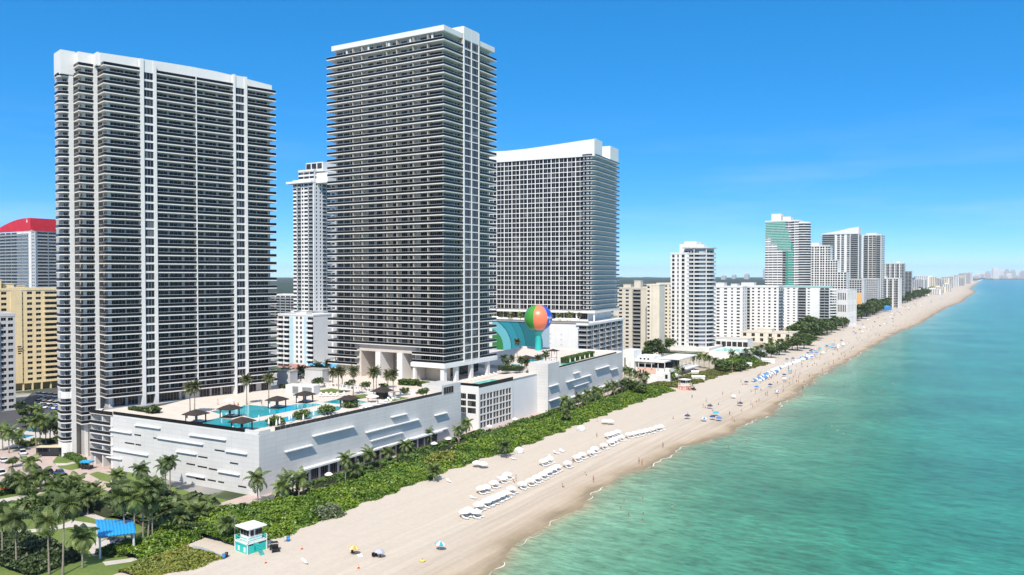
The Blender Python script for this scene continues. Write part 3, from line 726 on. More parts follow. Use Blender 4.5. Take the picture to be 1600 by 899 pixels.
capwall([(-.3, zt+.05, zt+4.1), (10, zt+.05, zt+4.4), (22, zt+.05, zt+4.7), (30, zt+.05, zt+4.8), (38, zt+.05, zt+4.7), (44, zt+.05, zt+4.4), (52, zt+.05, zt+3.8), (59.6, zt+.05, zt+3.2)], 2.4, 3.2)
cp.v = cp.v[4:]; cp.f = [tuple(i-4 for i in f) for f in cp.f]
rs = part(T1, 'roof_screen', cp, TOWERW)
b2 = MB(); b2.box(-9.4, -5.0, 11.5, 19, zt-2.5, zt+5.2); b2.box(-4.99, -.31, 8.6, 19, zt+.02, zt+4.8); b2.box(-.9, -.32, 3.2, 8.59, zt+.02, zt+4.4)
part(rs, 'screen_block', b2, TOWERW)
part(T1, 'roof', MB().box(-.9, 59, 3.3, 27.5, zt+.02, zt+.5), ROOFG)
# rounded foot of the west balconies
ft = MB(); pl = [(-6.98, 12.0), (-6.98, 18), (-9.4, 18)]+[(-7.2-2.4*math.sin(a), 14.6-2.3*math.cos(a)) for a in [R(75-15*i) for i in range(6)]]
ft.prism(pl, 0, 4.6); ft.prism(pl, z0-.9, z0+1.2)
part(T1, 'rounded_wall', ft, TOWERW)['kind'] = 'stuff'

# ------------------------------------------------------------------ white podium with the pool deck
P1 = thing('podium_building', 'long white windowless podium carrying the big pool deck, corner towards the lifeguard hut', 'building', (-169, 150.4, 0))
ox, oy = 169, -150.4
poly = [(-231,148.6),(-169,150.4),(-169,246),(-178.3,246),(-178.3,300),(-182,300),(-182,335),(-250,335),(-250,258),(-241,250),(-241,214),(-247,200),(-236,170)]
DK = 16.4
pw = MB().prism([(e+ox, n+oy) for e, n in poly], 0, DK)
part(P1, 'wall', pw, PANEL)
deck = part(P1, 'deck', MB().prism([(e+ox, n+oy) for e, n in [(-230.5,149.2),(-169.5,150.9),(-169.5,245.8),(-178.5,245.8),(-178.5,299.5),(-182.5,299.5),(-182.5,334),(-249.5,334),(-249.5,258.3),(-240.5,250.3),(-240.5,214.2),(-246,200),(-235.8,171)]], DK+.002, DK+.12), DECK)
deck_z = DK+.12
# parapet and dark railings along the two street sides, plain at the corner
def wallbar(mb, a, b, th, z_0, z_1, mi=0):
    d = Vector((b[0]-a[0], b[1]-a[1])); L_ = d.length
    mb.box(0, L_, 0, th, z_0, z_1, fm((a[0]+ox, a[1]+oy), d), mi)
sw = lambda t: (-231+62*t, 148.6+1.8*t)
pp = MB(); wallbar(pp, (-231, 148.6), (-169.3, 150.39), .35, DK+.003, DK+.5); wallbar(pp, (-169, 150.75), (-169, 245.9), .35, DK+.003, DK+.5)
pp.box(-5.5, -.36, .05, .4, DK+.5, DK+1.3); pp.box(-.36, -.01, .06, 4, DK+.5, DK+1.3)
part(P1, 'parapet', pp, WHITE)
rl = MB()
def railrun(a, b, n):
    for i in range(n):
        p = [a[j]+(b[j]-a[j])*(i+.03)/n for j in (0, 1)]; q = [a[j]+(b[j]-a[j])*(i+.97)/n for j in (0, 1)]
        wallbar(rl, p, q, .1, DK+.55, DK+1.5)
railrun(sw(0), sw(.905), 34); part(P1, 'railing', rl, RAIL)['kind'] = 'stuff'
rl = MB(); railrun((-169, 156), (-169, 234), 40); part(P1, 'railing', rl, mat('grey_tinted_railing', (.035, .035, .036), .3, var=.5, vscale=1.5))['kind'] = 'stuff'
# tall end block of the podium
eb = MB().box(-9, -.02, 83.6, 95.4, DK, DK+3.6); part(P1, 'end_block', eb, PANEL)
obj('window', win_mesh(6, 2.4, 4), P1, M=fm((.06, 84.6), (0, 1), DK+.4))
# projecting ledges and vent slots read off the two walls
def e_ledge(x0, y0, x1, sc_, o, dep=1.05, h=.28):
    px0, py0 = o[0]+x0/sc_, o[1]+y0/sc_
    a = onplane(px0, py0, E=-169); 
    r1 = ray(o[0]+x1/sc_, 430); n1 = -169/r1[0]*r1[1]
    part(P1, 'ledge', MB().box(0, dep, a[1]+oy, n1+oy, a[2]-h, a[2]), WHITE2)
ZO = (350, 560)
for x0, y0, x1 in ((365,320,532),(585,305,802),(690,242,752),(250,385,358),(605,340,735),(870,235,920),(358,450,470),(785,326,922)): e_ledge(x0, y0, x1, 2.6525, ZO)
part(P1, 'canopy', MB().box(0, 1.6, 14, 82, 4.0, 4.5), WHITE2)
gi = []
for i in range(17): gi.append((win_mesh(2.9, 3.3, 4), fm((.06, 15.2+i*3.9), (0, 1), .4)))
scatter(P1, 'shop_window', gi)
def s_mark(x0, y0, x1, y1, sc_, o, kind):
    a = onplane(o[0]+x0/sc_, o[1]+y0/sc_, N=149.5); b = onplane(o[0]+x1/sc_, o[1]+y1/sc_, N=149.5)
    M = fm((-62, -1.8), (62, 1.8)); xa, xb = a[0]+231, b[0]+231
    if kind == 'l': part(P1, 'ledge', MB().box(xa, xb, -.65, -.002, a[2]-.24, a[2], M), WHITE2)
    else: part(P1, 'vent_slot', MB().box(xa, xb, -.03, -.002, a[2]-.42, a[2], M), DARK)
ZA = (0, 580)
for q in ((605,233,712,255),(500,255,590,272),(700,290,893,333),(835,278,990,310),(510,340,660,375),(780,350,865,375),(990,350,1080,372),(958,440,1048,462),(822,452,900,472),(486,372,550,390)): s_mark(*q, 2.8175, ZA, 'l')
for q in ((600,275,628,282),(560,310,600,318),(605,318,628,326),(870,373,910,382),(820,404,857,413),(868,416,908,425),(915,427,950,437),(910,476,945,486),(1005,402,1040,410),(830,500,860,508),(870,508,900,518),(905,518,945,528),(955,485,980,492),(680,290,702,296),(860,470,900,478),(940,345,985,355),(955,532,1000,543),(1040,505,1075,514)): s_mark(*q, 2.8175, ZA, 'v')
part(P1, 'garage_door', MB().box(3, 9.5, -.05, -.002, .1, 4.6, fm((-62, -1.8), (62, 1.8))), mat('off_white_door', (.62, .61, .59), .6))

# balcony wing between the tower foot and the podium wall
A1 = thing('annex_building', 'low wing of stacked balconies over a loading bay between tower foot and podium wall', 'building', (-231.2, 148.5, 0), R(1.66))
wl = MB(); wl.box(-11, -.02, 3.2, 14, 4.4, DK); wl.box(-1.2, -.02, .2, 3.2, 0, DK); wl.box(-11, -10.3, 1.2, 14, 0, 4.4); wl.box(-10.3, -1.2, 7, 14, 0, 4.4); wl.box(-5.9, -5.4, .5, 3.2, 0, DK-.3)
part(A1, 'wall', wl, WHITE)
ai = []
am = slab_proto('an', [(-11.4, -.05, 0, 3.19, -.36, 0)], 'white_stucco'); ar = rail_proto('anr', [(-11.35, -1.3, .05, .13)])
for i in range(4): ai.append((am, Matrix.Translation((0, 0, 4.6+i*2.95)), ar))
scatter(A1, 'balcony', ai, 100, 'railing')
for i in range(4):
    obj('window', win_mesh(3.2, 2.1, 3), A1, M=Matrix.Translation((-9.8, 3.15, 4.75+i*2.95))); obj('window', win_mesh(2.6, 2.1, 2), A1, M=Matrix.Translation((-4.6, 3.15, 4.75+i*2.95)))
part(A1, 'roof', MB().box(-11.4, -.03, 0, 14, DK-.05, DK+.15), DECK); part(A1, 'railing', MB().box(-11.4, -.03, .02, .12, DK+.2, DK+1.3), RAIL)
sd = MB(); sd.add([(-11, 3.2, 0), (-11.4, .5, 0), (-16.6, 5.6, 0), (-16, 8, 0), (-11, 3.2, DK), (-11.4, .5, DK), (-16.6, 5.6, DK), (-16, 8, DK)], [(0,3,2,1),(4,5,6,7),(1,0,4,5),(2,1,5,6),(3,2,6,7),(0,3,7,4)])
part(A1, 'side_wall', sd, WHITE)
for i in range(4):
    d = Vector((5.2, -5.1, 0)); obj('window', win_mesh(3.0, 2.0, 3), A1, M=fm((-15.7, 4.66), (5.2, -5.1), 4.9+i*2.95))

# ------------------------------------------------------------------ glazed white building with roof pool
P2 = thing('podium_building', 'white building with dark window grid and turquoise roof pool under the tallest tower', 'building', (-168, 256.5, 0))
wl = MB(); ws = []; Dp = 24.6; Wp = 10.4
wl.box(-Wp, -.4, .4, Dp+22, 0, 17.0)
eb_ = [('p',.7)]
for i in range(5): eb_ += [('w',2.1,dict(n=4,sill=.25,head=2.45)),('p',.16),('w',2.1,dict(n=4,sill=.25,head=2.45)),('p',.62)]
mat('grey_mullion', (.22, .22, .22), .5)
wall_bays(wl, ws, [], fm((0, .4), (0, 1)), Dp-.4, eb_, .6, 5, 2.68, fr='grey_mullion')
wall_bays(wl, ws, [], fm((-Wp, 0), (1, 0)), Wp, [('p',.5),('w',2.8,dict(n=4,sill=.25,head=2.4)),('p',.5),('w',2.8,dict(n=4,sill=.25,head=2.4)),('p',1.0)], 6.2, 3, 2.68, fr='grey_mullion')
wl.box(-Wp, 0, .001, .4, 0, 6.2); wl.box(-.4, 0, .4, Dp, 0, .6); wl.box(-Wp, 0, 0, .4, 6.2+3*2.68, 17); wl.box(-.4, 0, .4, Dp, .6+5*2.68, 17); wl.box(-.4, 0, Dp, Dp+1, 0, 17)
part(P2, 'wall', wl, WHITE2); scatter(P2, 'window', ws)
part(P2, 'deck', MB().box(-Wp+.1, -.1, .1, Dp+21, 17.002, 17.12), DECK)
part(P2, 'railing', MB().box(-Wp, -.13, .02, .14, 16.5, 18.0), RAIL); part(P2, 'railing', MB().box(-.12, .03, .02, Dp+.9, 16.5, 18.0), RAIL)
pc = MB().box(-6.8, -.8, 1.6, Dp-5, 17.121, 17.3); pl = part(P2, 'pool_rim', pc, PATH)
part(pl, 'pool', MB().box(-6.3, -1.3, 2.1, Dp-5.5, 17.301, 17.34), POOLL)

# ------------------------------------------------------------------ second white podium
P3 = thing('podium_building', 'white podium with square stair block and hedge cubes along its roof terrace', 'building', (-163.4, 303.4, 0), R(3.5))
wl = MB().box(-9.3, 0, 0, 12, 0, 21.4); wl.box(-62, -.15, 12, 95, 0, 18.0); part(P3, 'wall', wl, PANEL)
part(P3, 'deck', MB().box(-61.8, -.6, 12.05, 94.5, 18.002, 18.12), DECK)
pp = MB(); pp.box(-.5, -.1, 12.05, 94.9, 18.003, 18.45); pp.box(-61.9, -.51, 94.5, 94.9, 18.003, 19.0); part(P3, 'parapet', pp, WHITE)
rl = MB().box(-.45, -.33, 12.2, 86, 18.5, 19.25); part(P3, 'railing', rl, RAIL)
ZB = (730, 560); S3 = 5.6185
def e3(x0, y0, x1, dep=1.1, h=.26):
    # intersect the photo ray with the podium's east wall
    e0 = Vector((-163.4, 303.4)); d = Vector((-math.sin(R(3.5)), math.cos(R(3.5))))
    def hit(px, py):
        r = ray(px, py); n = Vector((d.y, -d.x)); t = n.dot(e0)/(n.x*r[0]+n.y*r[1]); p = Vector((r[0]*t, r[1]*t)); return (p-e0).dot(d), H+r[2]*t
    a, z = hit(ZB[0]+x0/S3, ZB[1]+y0/S3); b, _ = hit(ZB[0]+x1/S3, 430)
    part(P3, 'ledge', MB().box(-.15, dep, a, b, z-h, z), WHITE2)
for q in ((715,245,795),(868,205,1080),(933,245,1060),(930,130,985),(1125,95,1245),(1255,100,1318),(715,370,815)): e3(*q)
part(P3, 'canopy', MB().box(-.15, 1.3, 12.5, 90, 3.6, 4.0), WHITE2)
gi = [(win_mesh(2.6, 2.9, 3), fm((-.09, 14+i*4.2), (0, 1), .4)) for i in range(18)]
scatter(P3, 'shop_window', gi)
def W_(w, n=2, **k): return ('w', w, dict(n=n, **k))
def P_(w, **k): return ('p', w, k)
def B_y(w, n=3, **k): return ('b', w, dict(n=n, **k))
def rep(pat, n): return [q for _ in range(n) for q in pat]
# ------------------------------------------------------------------ west side, left of the stepped tower
p = G(25, 641)
building('apartment_block', 'grey balconied apartment block cut by the picture edge beside the yellow block', (p[0], p[1], 0), R(74.86), 40, 18, 15, 2.75, rep([B_y(6, 4), P_(.5), W_(1.6, 2), P_(.6), W_(1.6, 2), P_(.6)], 3), [P_(3), W_(1.6), P_(3), W_(1.6), P_(3)], wallm='grey_white_paint', railm='grey_railing', roofs=[(-20, -14, 6, 11, 3)])
p = at(108, 428)
Y1 = building('apartment_block', 'pale yellow apartment block with blank central stair panel and long dark balconies', (p[0], p[1], 0), R(74.86), 43, 18, 17, 2.78,
    [B_y(6.4, 4, bal=.9), P_(1.2), W_(2.2, 2), P_(1.5), W_(2.2, 2), P_(1.6), P_(4.6, out=.5), W_(.6, 1, sill=1.3, head=2.0), P_(1.6), W_(2.2, 2), P_(1.5), W_(2.2, 2), P_(1.4), B_y(10.5, 5, bal=.9)],
    [P_(2), W_(2), P_(2)], z0=4.0, wallm='yellow_paint', railm='yellow_paint', roofs=[(-42, -30, 3, 15, 5.5), (-29, -24, 5, 13, 3.2), (-22, -19, 5, 9, 2.2)])
ar = MB()
for i in range(11): ar.box(-42.6+i*4.2, -41.9+i*4.2, 0, 1.0, 0, 3.6)
ar.box(-43, 0, .001, 17.9, 3.6, 3.998); ar.box(-42.8, -.2, 5, 17.8, 0, 3.6); part(Y1, 'arcade', ar, YELLOW)
lt = MB()
for i, w in enumerate((1.8, 2.4, 1.9, 1.2)): lt.box(-23.9+.1*i, -23.9+.1*i+w, -.56, -.505, 22.4-i*1.15, 23.0-i*1.15)
part(Y1, 'lettering', lt, BLACK)
p = at(57, 730)
RD = building('apartment_tower', 'tower under curved bright red roof seen past the stepped white tower', (p[0], p[1], 0), R(87), 4.0, 26, 33, 2.98, [P_(1), W_(.9, 1, sill=1.2, head=2.2), P_(.5), W_(.9, 1, sill=1.2, head=2.2), P_(1)], wallm='bright_white_paint', par=.8, cat='tower')
p2 = at(57, 730)
def add_wing(T, x0, W, D, y0, floors, fh, bays, z0=0.0, wallm='bright_white_paint', railm='grey_railing', gl='window_glass', name='wing'):
    wl = MB(); ws = []; bs = []
    wl.box(x0+.4, x0+W, y0+.4, y0+D, z0, z0+floors*fh)
    wall_bays(wl, ws, bs, fm((x0, y0), (1, 0)), W, bays, z0, floors, fh, dep=.4, gl=gl, railm=railm, slabm=wallm)
    w = part(T, name, wl, MATS[wallm]); scatter(T, 'window', ws); scatter(T, 'balcony', bs, 100, 'railing')
    part(T, 'wing_roof', MB().box(x0-.1, x0+W+.1, y0-.1, y0+D+.1, z0+floors*fh, z0+floors*fh+.6), MATS[wallm])
add_wing(RD, .02, 42, 26, 1.5, 33, 2.98, [P_(2.2)]+rep([B_y(9.4, 6), P_(.4)], 4))
# the wing that runs back to the south-west is the other street front
wl = MB(); ws = []; bs = []; wl.box(-3.6, 0, 26.01, 70, 0, 98)
wall_bays(wl, ws, bs, fm((-4.0, 70), (0, -1)), 66, rep([P_(.4), B_y(10.6, 6)], 6), 0, 33, 2.98, dep=.4, slabm='bright_white_paint')
part(RD, 'wall', wl, WHITE2); scatter(RD, 'window', ws); scatter(RD, 'balcony', bs, 100, 'railing')
rr = MB(); N_ = 14; zz = 98.8
pr = [(68*(1-i/N_), zz+2+9.5*math.sin(min(1, i/N_*1.15)*math.pi/2)) for i in range(N_+1)]
v = []; 
for x in (-4.2, -2.6):
    v += [(x, y, zz) for y, z in pr]+[(x, y, z) for y, z in pr]
n = N_+1; f = []
for i in range(N_): f += [(i, n+i, n+i+1, i+1), (2*n+i, 2*n+i+1, 3*n+i+1, 3*n+i), (n+i, 3*n+i, 3*n+i+1, n+i+1)]
f += [(0, 2*n, 3*n, n), (n-1, 2*n-1, 4*n-1, 3*n-1)]
rr.add(v, f); rr.box(-2.59, 43, -.2, .6, zz+.1, zz+11.4); rr.box(-2.59, 42.9, .61, 24, zz+10.9, zz+11.3)
part(RD, 'red_roof', rr, RED)
rk = MB(); rk.box(-4.26, -4.2, 5.4, 7.4, zz+7.6, zz+9.2); rk.box(-4.26, -4.2, 5.9, 6.9, zz+9.25, zz+10.6); part(RD, 'white_emblem', rk, WHITE2)
# ------------------------------------------------------------------ between the two towers
p = at(491, 620)
TB = building('apartment_tower', 'slim white tower with a stepped crown standing between the two dark banded towers', (p[0], p[1], 0), 0, 22, 30, 33, 3.0,
    [W_(2.6, 3), P_(.5), B_y(2.6, 2, bal=.8), P_(.5), W_(1.2, 1), P_(.6), W_(2.6, 2), P_(.5), B_y(3, 2, bal=.8), P_(.6)], [P_(1.2), W_(.9, 1), P_(1.6), W_(.9, 1), P_(.9), B_y(2.4, 2, bal=.9), P_(.3), B_y(2.4, 2, bal=.9), P_(1), W_(2, 2), P_(1), W_(2, 2), P_(1)],
    z0=31.0, wallm='bright_white_paint', par=2.4, cat='tower')
bs_ = MB(); bs_.box(-30, 18, 2, 40, 25, 29.2); bs_.box(-26, -.5, 1, 30, 29.2, 31); bs_.box(-30, 18, 1.9, 40, 0, 24.9); part(TB, 'podium', bs_, WHITE2)
cb = MB(); cb.box(-27, -.2, -2.5, 26, 130.01, 131.6); part(TB, 'crown_slab', cb, WHITE2)
building('crown', None, None, 0, 16, 20, 2, 3.2, [W_(5, 4), P_(.3), W_(5, 4), P_(.4), W_(4, 3)], [P_(1), W_(5, 4), P_(1), W_(5, 4)], z0=132.4, wallm='bright_white_paint', T=TB)
cr = MB().box(-12, 6, 4, 20, 138.9, 146); cr.box(.02, 12, 3, 28, 129.8, 137.5); part(TB, 'crown_tier', cr, WHITE2)
for i in range(3): obj('window', win_mesh(4.6, 4.2, 4), TB, M=Matrix.Translation((-11.4+i*5.8, 3.93, 141)))
lw = MB().box(6, 14.5, -1, 8, 2, 24); part(TB, 'ramp_wall', lw, mat('pale_pink_wall', (.68, .55, .47), .8))
part(TB, 'sign_panel', MB().box(8.6, 12.2, -1.06, -1.002, 14, 22), mat('brick_red_panel', (.45, .12, .07), .6))
p = at(490, 500)
WB = building('apartment_block', 'short white apartment block with two pale blue wall stripes between the big towers', (p[0], p[1], 0), 0, 31, 16, 10, 3.05,
    [B_y(4, 3), P_(.7), B_y(4, 3), P_(3.2, out=.02), P_(1.6), W_(1.5, 2), P_(1.5), W_(1.5, 2), P_(.8), P_(3.2, out=.02), B_y(4.4, 3)], None, z0=3.0, wallm='bright_white_paint', railm='bright_white_paint', par=.9, roofs=[(-16, -10, 4, 9, 2.5)])
lb = MB(); lb.box(-20.6, -17.4, -.09, -.021, 3.2, 33); lb.box(-7.9, -4.7, -.09, -.021, 3.2, 33); part(WB, 'blue_stripe', lb, LBLUE)['kind'] = 'stuff'
bb = MB(); bb.box(-31, 0, .001, 16, 0, 2.999); part(WB, 'base', bb, mat('pink_base', (.55, .3, .26), .8)); part(WB, 'door', MB().box(-14, -12, -.06, -.002, 0, 2.9), RED)
p = at(462, 880)
building('apartment_block', 'plain low white block far behind between the banded towers', (p[0], p[1], 0), 0, 40, 20, 12, 3.0, rep([P_(.6), B_y(7, 5)], 5), None, wallm='bright_white_paint')
p = at(455, 760)
building('house', 'small terracotta house with planted roof edge behind the short white block', (p[0], p[1], 0), 0, 18, 14, 5, 3.6, rep([P_(1), W_(2.4)], 4), None, wallm='coral_paint')
# ------------------------------------------------------------------ third tower and its podium
p = at(917, 465)
HT = thing('hotel_tower', 'white gridded tower with a wavy roof screen rising behind the beach ball tank', 'tower', (p[0], p[1], 0), R(4.9))
building('t', None, None, 0, 86, 47, 31, 3.0, [P_(.7)]+rep([W_(2.3, 2, sill=.08, head=2.68), P_(.14), W_(2.0, 1, sill=.08, head=2.68), P_(.42)], 15)+[W_(1.2, 1), P_(1.6), W_(.9, 1), P_(.5)], None, z0=38.0, wallm='bright_white_paint', T=HT, par=.5)
# move that tower block back from the podium edge by giving its parts the offset
for ch in HT.children: ch.location.x += -5; ch.location.y += 20.5
wl = MB(); ws = []; bs = []
wall_bays(wl, ws, bs, fm((-4.99, 20.9), (0, 1)), 46, [B_y(8, 6, bal=.8), P_(1.2), B_y(6, 4, bal=.8), P_(.6), B_y(5, 4, bal=.8), P_(1.2), B_y(7, 5, bal=.8), P_(.8), B_y(7, 5, bal=.8)], 38.0, 31, 3.0, dep=.4, slabm='bright_white_paint')
part(HT, 'wall', wl, WHITE2); scatter(HT, 'window', ws); 
sl = MB()
def corner_slab():
    b = MB(); pl = [(-11, 20.0), (-7.6, 19.3), (-4.6, 19.6), (-2.9, 21.5), (-2.4, 25), (-2.4, 66), (-5.0, 67), (-5.0, 21), (-11, 20.5)]
    b.prism(pl, -.2, .02); return b.mesh('balcony', WHITE2)
def corner_rail():
    b = MB(); P = [(-11, 20.0), (-7.6, 19.3), (-4.6, 19.6), (-2.9, 21.5), (-2.4, 25), (-2.4, 66)]
    for q, r_ in zip(P, P[1:]): b.box(0, (Vector(r_)-Vector(q)).length, .05, .12, .03, .95, fm(q, Vector(r_)-Vector(q)))
    return b.mesh('railing', mat('charcoal_glass_railing', (.05, .055, .06), .3, var=.3, vscale=.8))
c1, c2 = corner_slab(), corner_rail()
scatter(HT, 'balcony', [(c1, Matrix.Translation((0, 0, 38+i*3.0)), c2) for i in range(32)], 100, 'railing')
sc_ = MB(); pts = [(-95, 7.4), (-75, 7.0), (-62, 6.6), (-48, 7.0), (-34, 7.8), (-20, 8.8), (-10, 9.5), (-3, 9.9)]
n = len(pts); v = []
for y in (20.0, 22.2): v += [(x, y, 130.6) for x, h in pts]+[(x, y, 130.9+h) for x, h in pts]
f = []
for i in range(n-1): f += [(i, i+1, n+i+1, n+i), (2*n+i+1, 2*n+i, 3*n+i, 3*n+i+1), (n+i, n+i+1, 3*n+i+1, 3*n+i)]
f += [(0, n, 3*n, 2*n), (n-1, 3*n-1, 4*n-1, 2*n-1)]
sc_.add(v, f); sc_.box(-4.4, -3, 22.21, 34, 130.6, 141.2); part(HT, 'roof_screen', sc_, WHITE2)
part(HT, 'stair_head', MB().box(-14, -2.6, 48, 64, 130.6, 140.5), WHITE2)
lv = MB(); lv.box(-96, -2.4, 19.6, 67, 36.2, 37.6); lv.box(-92, -8, 23, 66, 30, 36.2); part(HT, 'transfer_floor', lv, WHITE2)
scatter(HT, 'lobby_window', [(win_mesh(4.6, 3.6, 4), Matrix.Translation((-91+i*5.2, 22.9, 32.4))) for i in range(16)])
lt = MB()
for i in range(9): lt.box(-94+i*11.3, -93.2+i*11.3, 20.4, 21.2, 30, 36.2)
part(HT, 'column', lt, WHITE2)['kind'] = 'stuff'
pb = MB(); pb.box(-96, -6.4, 0, 70, 0, 31.2); part(HT, 'podium', pb, WHITE2)
wl = MB(); ws = []; bs = []; wl.box(-6.39, -.4, .4, 66, 0, 31.2)
wall_bays(wl, ws, bs, fm((-6.39, 0), (1, 0)), 6.39, [P_(1.2), B_y(5, 3, bal=1.2)], 13.0, 6, 2.85, dep=.4, slabm='bright_white_paint')
wall_bays(wl, ws, bs, fm((0, .4), (0, 1)), 65.6, rep([B_y(7, 5, bal=1.2), P_(.5), W_(2.2, 2), P_(1.1)], 6), 13.0, 6, 2.85, dep=.4, slabm='bright_white_paint')
wl.box(-6.4, 0, 0, 66, 0, 13.0); wl.box(-6.4, 1.2, -1, 66, 30.15, 31.25)
part(HT, 'podium_wall', wl, WHITE2); scatter(HT, 'window', ws); scatter(HT, 'balcony', bs, 100, 'railing')
part(HT, 'terrace', MB().box(-95, .9, -.6, 20, 31.26, 31.4), DECK); part(HT, 'railing', MB().box(-95, 1.1, -.2, -.1, 31.2, 32.5), RAILG)
pv = MB()
for (x, z) in ((-29, 27), (-23, 24), (-23, 21.5), (-23, 18.5), (-29, 21), (-29, 18), (-16, 24), (-16, 21), (-16, 18)): pv.box(x-.4, x+.4, -.06, -.002, z, z+.8)
part(HT, 'vent', pv, GREYW)['kind'] = 'stuff'
ab = MB(); ab.prism([(7*math.cos(R(a))-33.5, 14.2+11*math.sin(R(a))) for a in range(0, 181, 15)], .0, .05, Matrix.Rotation(R(90), 4, 'X')); part(HT, 'grey_arch', ab, mat('arch_grey', (.42, .42, .44), .8))  # grey half-round panel flat against the wall
# mural of turquoise wave rings on the podium wall
def mural_mat():
    m = bpy.data.materials.new('wave_mural'); m.use_nodes = True; nt = m.node_tree; N = nt.nodes; L = nt.links
    b = N['Principled BSDF']; b.inputs['Roughness'].default_value = .6
    tc = N.new('ShaderNodeTexCoord'); mp = N.new('ShaderNodeMapping'); mp.inputs['Scale'].default_value = (1, 0, 1.0); mp.inputs['Location'].default_value = (5, 0, -1)
    L.new(tc.outputs['Object'], mp.inputs['Vector'])
    ln = N.new('ShaderNodeVectorMath'); ln.operation = 'LENGTH'; L.new(mp.outputs[0], ln.inputs[0])
    nz = N.new('ShaderNodeTexNoise'); nz.inputs['Scale'].default_value = 1.6; nz.inputs['Detail'].default_value = 4; L.new(tc.outputs['Object'], nz.inputs['Vector'])
    ma = N.new('ShaderNodeMath'); ma.operation = 'MULTIPLY_ADD'; ma.inputs[1].default_value = 1.3; L.new(nz.outputs['Fac'], ma.inputs[0]); L.new(ln.outputs['Value'], ma.inputs[2])
    dv = N.new('ShaderNodeMath'); dv.operation = 'DIVIDE'; dv.inputs[1].default_value = 40; L.new(ma.outputs[0], dv.inputs[0])
    rp = N.new('ShaderNodeValToRGB'); rp.color_ramp.interpolation = 'CONSTANT'; e = rp.color_ramp.elements
    e[0].position = 0; e[0].color = (.03, .20, .05, 1); e[1].position = .33; e[1].color = (.13, .42, .48, 1)
    for q, c in ((.46, (.02, .20, .28)), (.465, (.01, .12, .18)), (.48, (.02, .24, .31)), (.59, (.01, .10, .15)), (.60, (.015, .20, .25)), (.70, (.005, .04, .05)), (.71, (.01, .13, .16)), (.985, (.30, .42, .50))):
        x = e.new(q); x.color = (*c, 1)
    L.new(dv.outputs[0], rp.inputs[0]); L.new(rp.outputs[0], b.inputs['Base Color']); return m
M_ = obj('mural', MB().box(0, 38, -.12, -.01, 0, 17.2).mesh('mural', mural_mat()), None, None)
W3 = Matrix.Translation(HT.location) @ Matrix.Rotation(R(4.9), 4, 'Z')
M_.location = W3 @ Vector((-61.5, 0, 14.0)); M_.rotation_euler = (0, 0, R(4.9))
tag(M_, 'turquoise wave ring mural on the white wall behind the beach ball tank', 'mural')
# ------------------------------------------------------------------ beach ball water tank
p = at(841, 440)
BT = thing('water_tank', 'water tank painted as striped beach ball on teal stem', 'water tank', (p[0], p[1], 14))
zc = zat(497, 440)-14; Rb = 7.3
COLS = [(.02, .10, .55), (.75, .22, .12), (.04, .26, .03), (.75, .55, .05), (.7, .7, .7), (.02, .10, .55), (.75, .22, .12), (.04, .26, .03)]
pm = [mat('ball_blue', (.015, .09, .55), .35), mat('ball_coral', (.78, .20, .10), .35), mat('ball_green', (.05, .28, .03), .35), mat('ball_yellow', (.75, .50, .05), .35)]
order = [3, 0, 1, 2, 3, 0, 1, 2]
a0 = math.atan2(-p[1], -p[0])   # towards the camera
for i in range(6):
    b = MB(); b.smooth = True; n = 8; ss = 14
    mid = a0+R(10)+R(60)*(i)
    v = []; f = []
    for j in range(ss+1):
        ph = math.pi*(j/ss)
        for k in range(n+1):
            a = mid-R(30)+R(60)*k/n; v.append((Rb*1.06*math.sin(ph)*math.cos(a), Rb*1.06*math.sin(ph)*math.sin(a), zc+Rb*math.cos(ph)))
    for j in range(ss):
        for k in range(n): f.append((j*(n+1)+k, (j+1)*(n+1)+k, (j+1)*(n+1)+k+1, j*(n+1)+k+1))
    b.add(v, f); part(BT, 'ball_panel', b, pm[[1, 0, 3, 1, 0, 2][i]])
b = MB().lathe([(.3, zc-Rb-.1), (1.3, zc+Rb*1.002), (.05, zc+Rb+.12)][1:], 20); part(BT, 'cap', b, WFAB)
b = MB(); b.smooth = True; b.lathe([(2.3, 0), (1.75, 3), (1.6, zc-Rb-2.5), (2.4, zc-Rb-.6), (3.6, zc-Rb*.86)], 20); part(BT, 'stem', b, mat('teal_tank_paint', (.02, .45, .42), .45))
cu = bpy.data.curves.new('lettering', 'FONT'); cu.body = 'Hallandale\nBeach'; cu.size = 2.6; cu.align_x = 'CENTER'; cu.space_line = .85; cu.resolution_u = 2
to = bpy.data.objects.new('tmp_text', cu); COL.objects.link(to)
bpy.context.view_layer.update()
tm = bpy.data.meshes.new_from_object(to.evaluated_get(bpy.context.evaluated_depsgraph_get())); bpy.data.objects.remove(to)
ma = a0+R(66)
for v_ in tm.vertices:
    x, y = v_.co.x, v_.co.y-.4; a = ma+x*.62/(Rb*1.0); el = y/Rb
    v_.co = Vector((Rb*1.07*math.cos(el)*math.cos(a), Rb*1.07*math.cos(el)*math.sin(a), zc+Rb*1.01*math.sin(el)))
tm.materials.clear(); tm.materials.append(WFAB); obj('lettering', tm, BT)
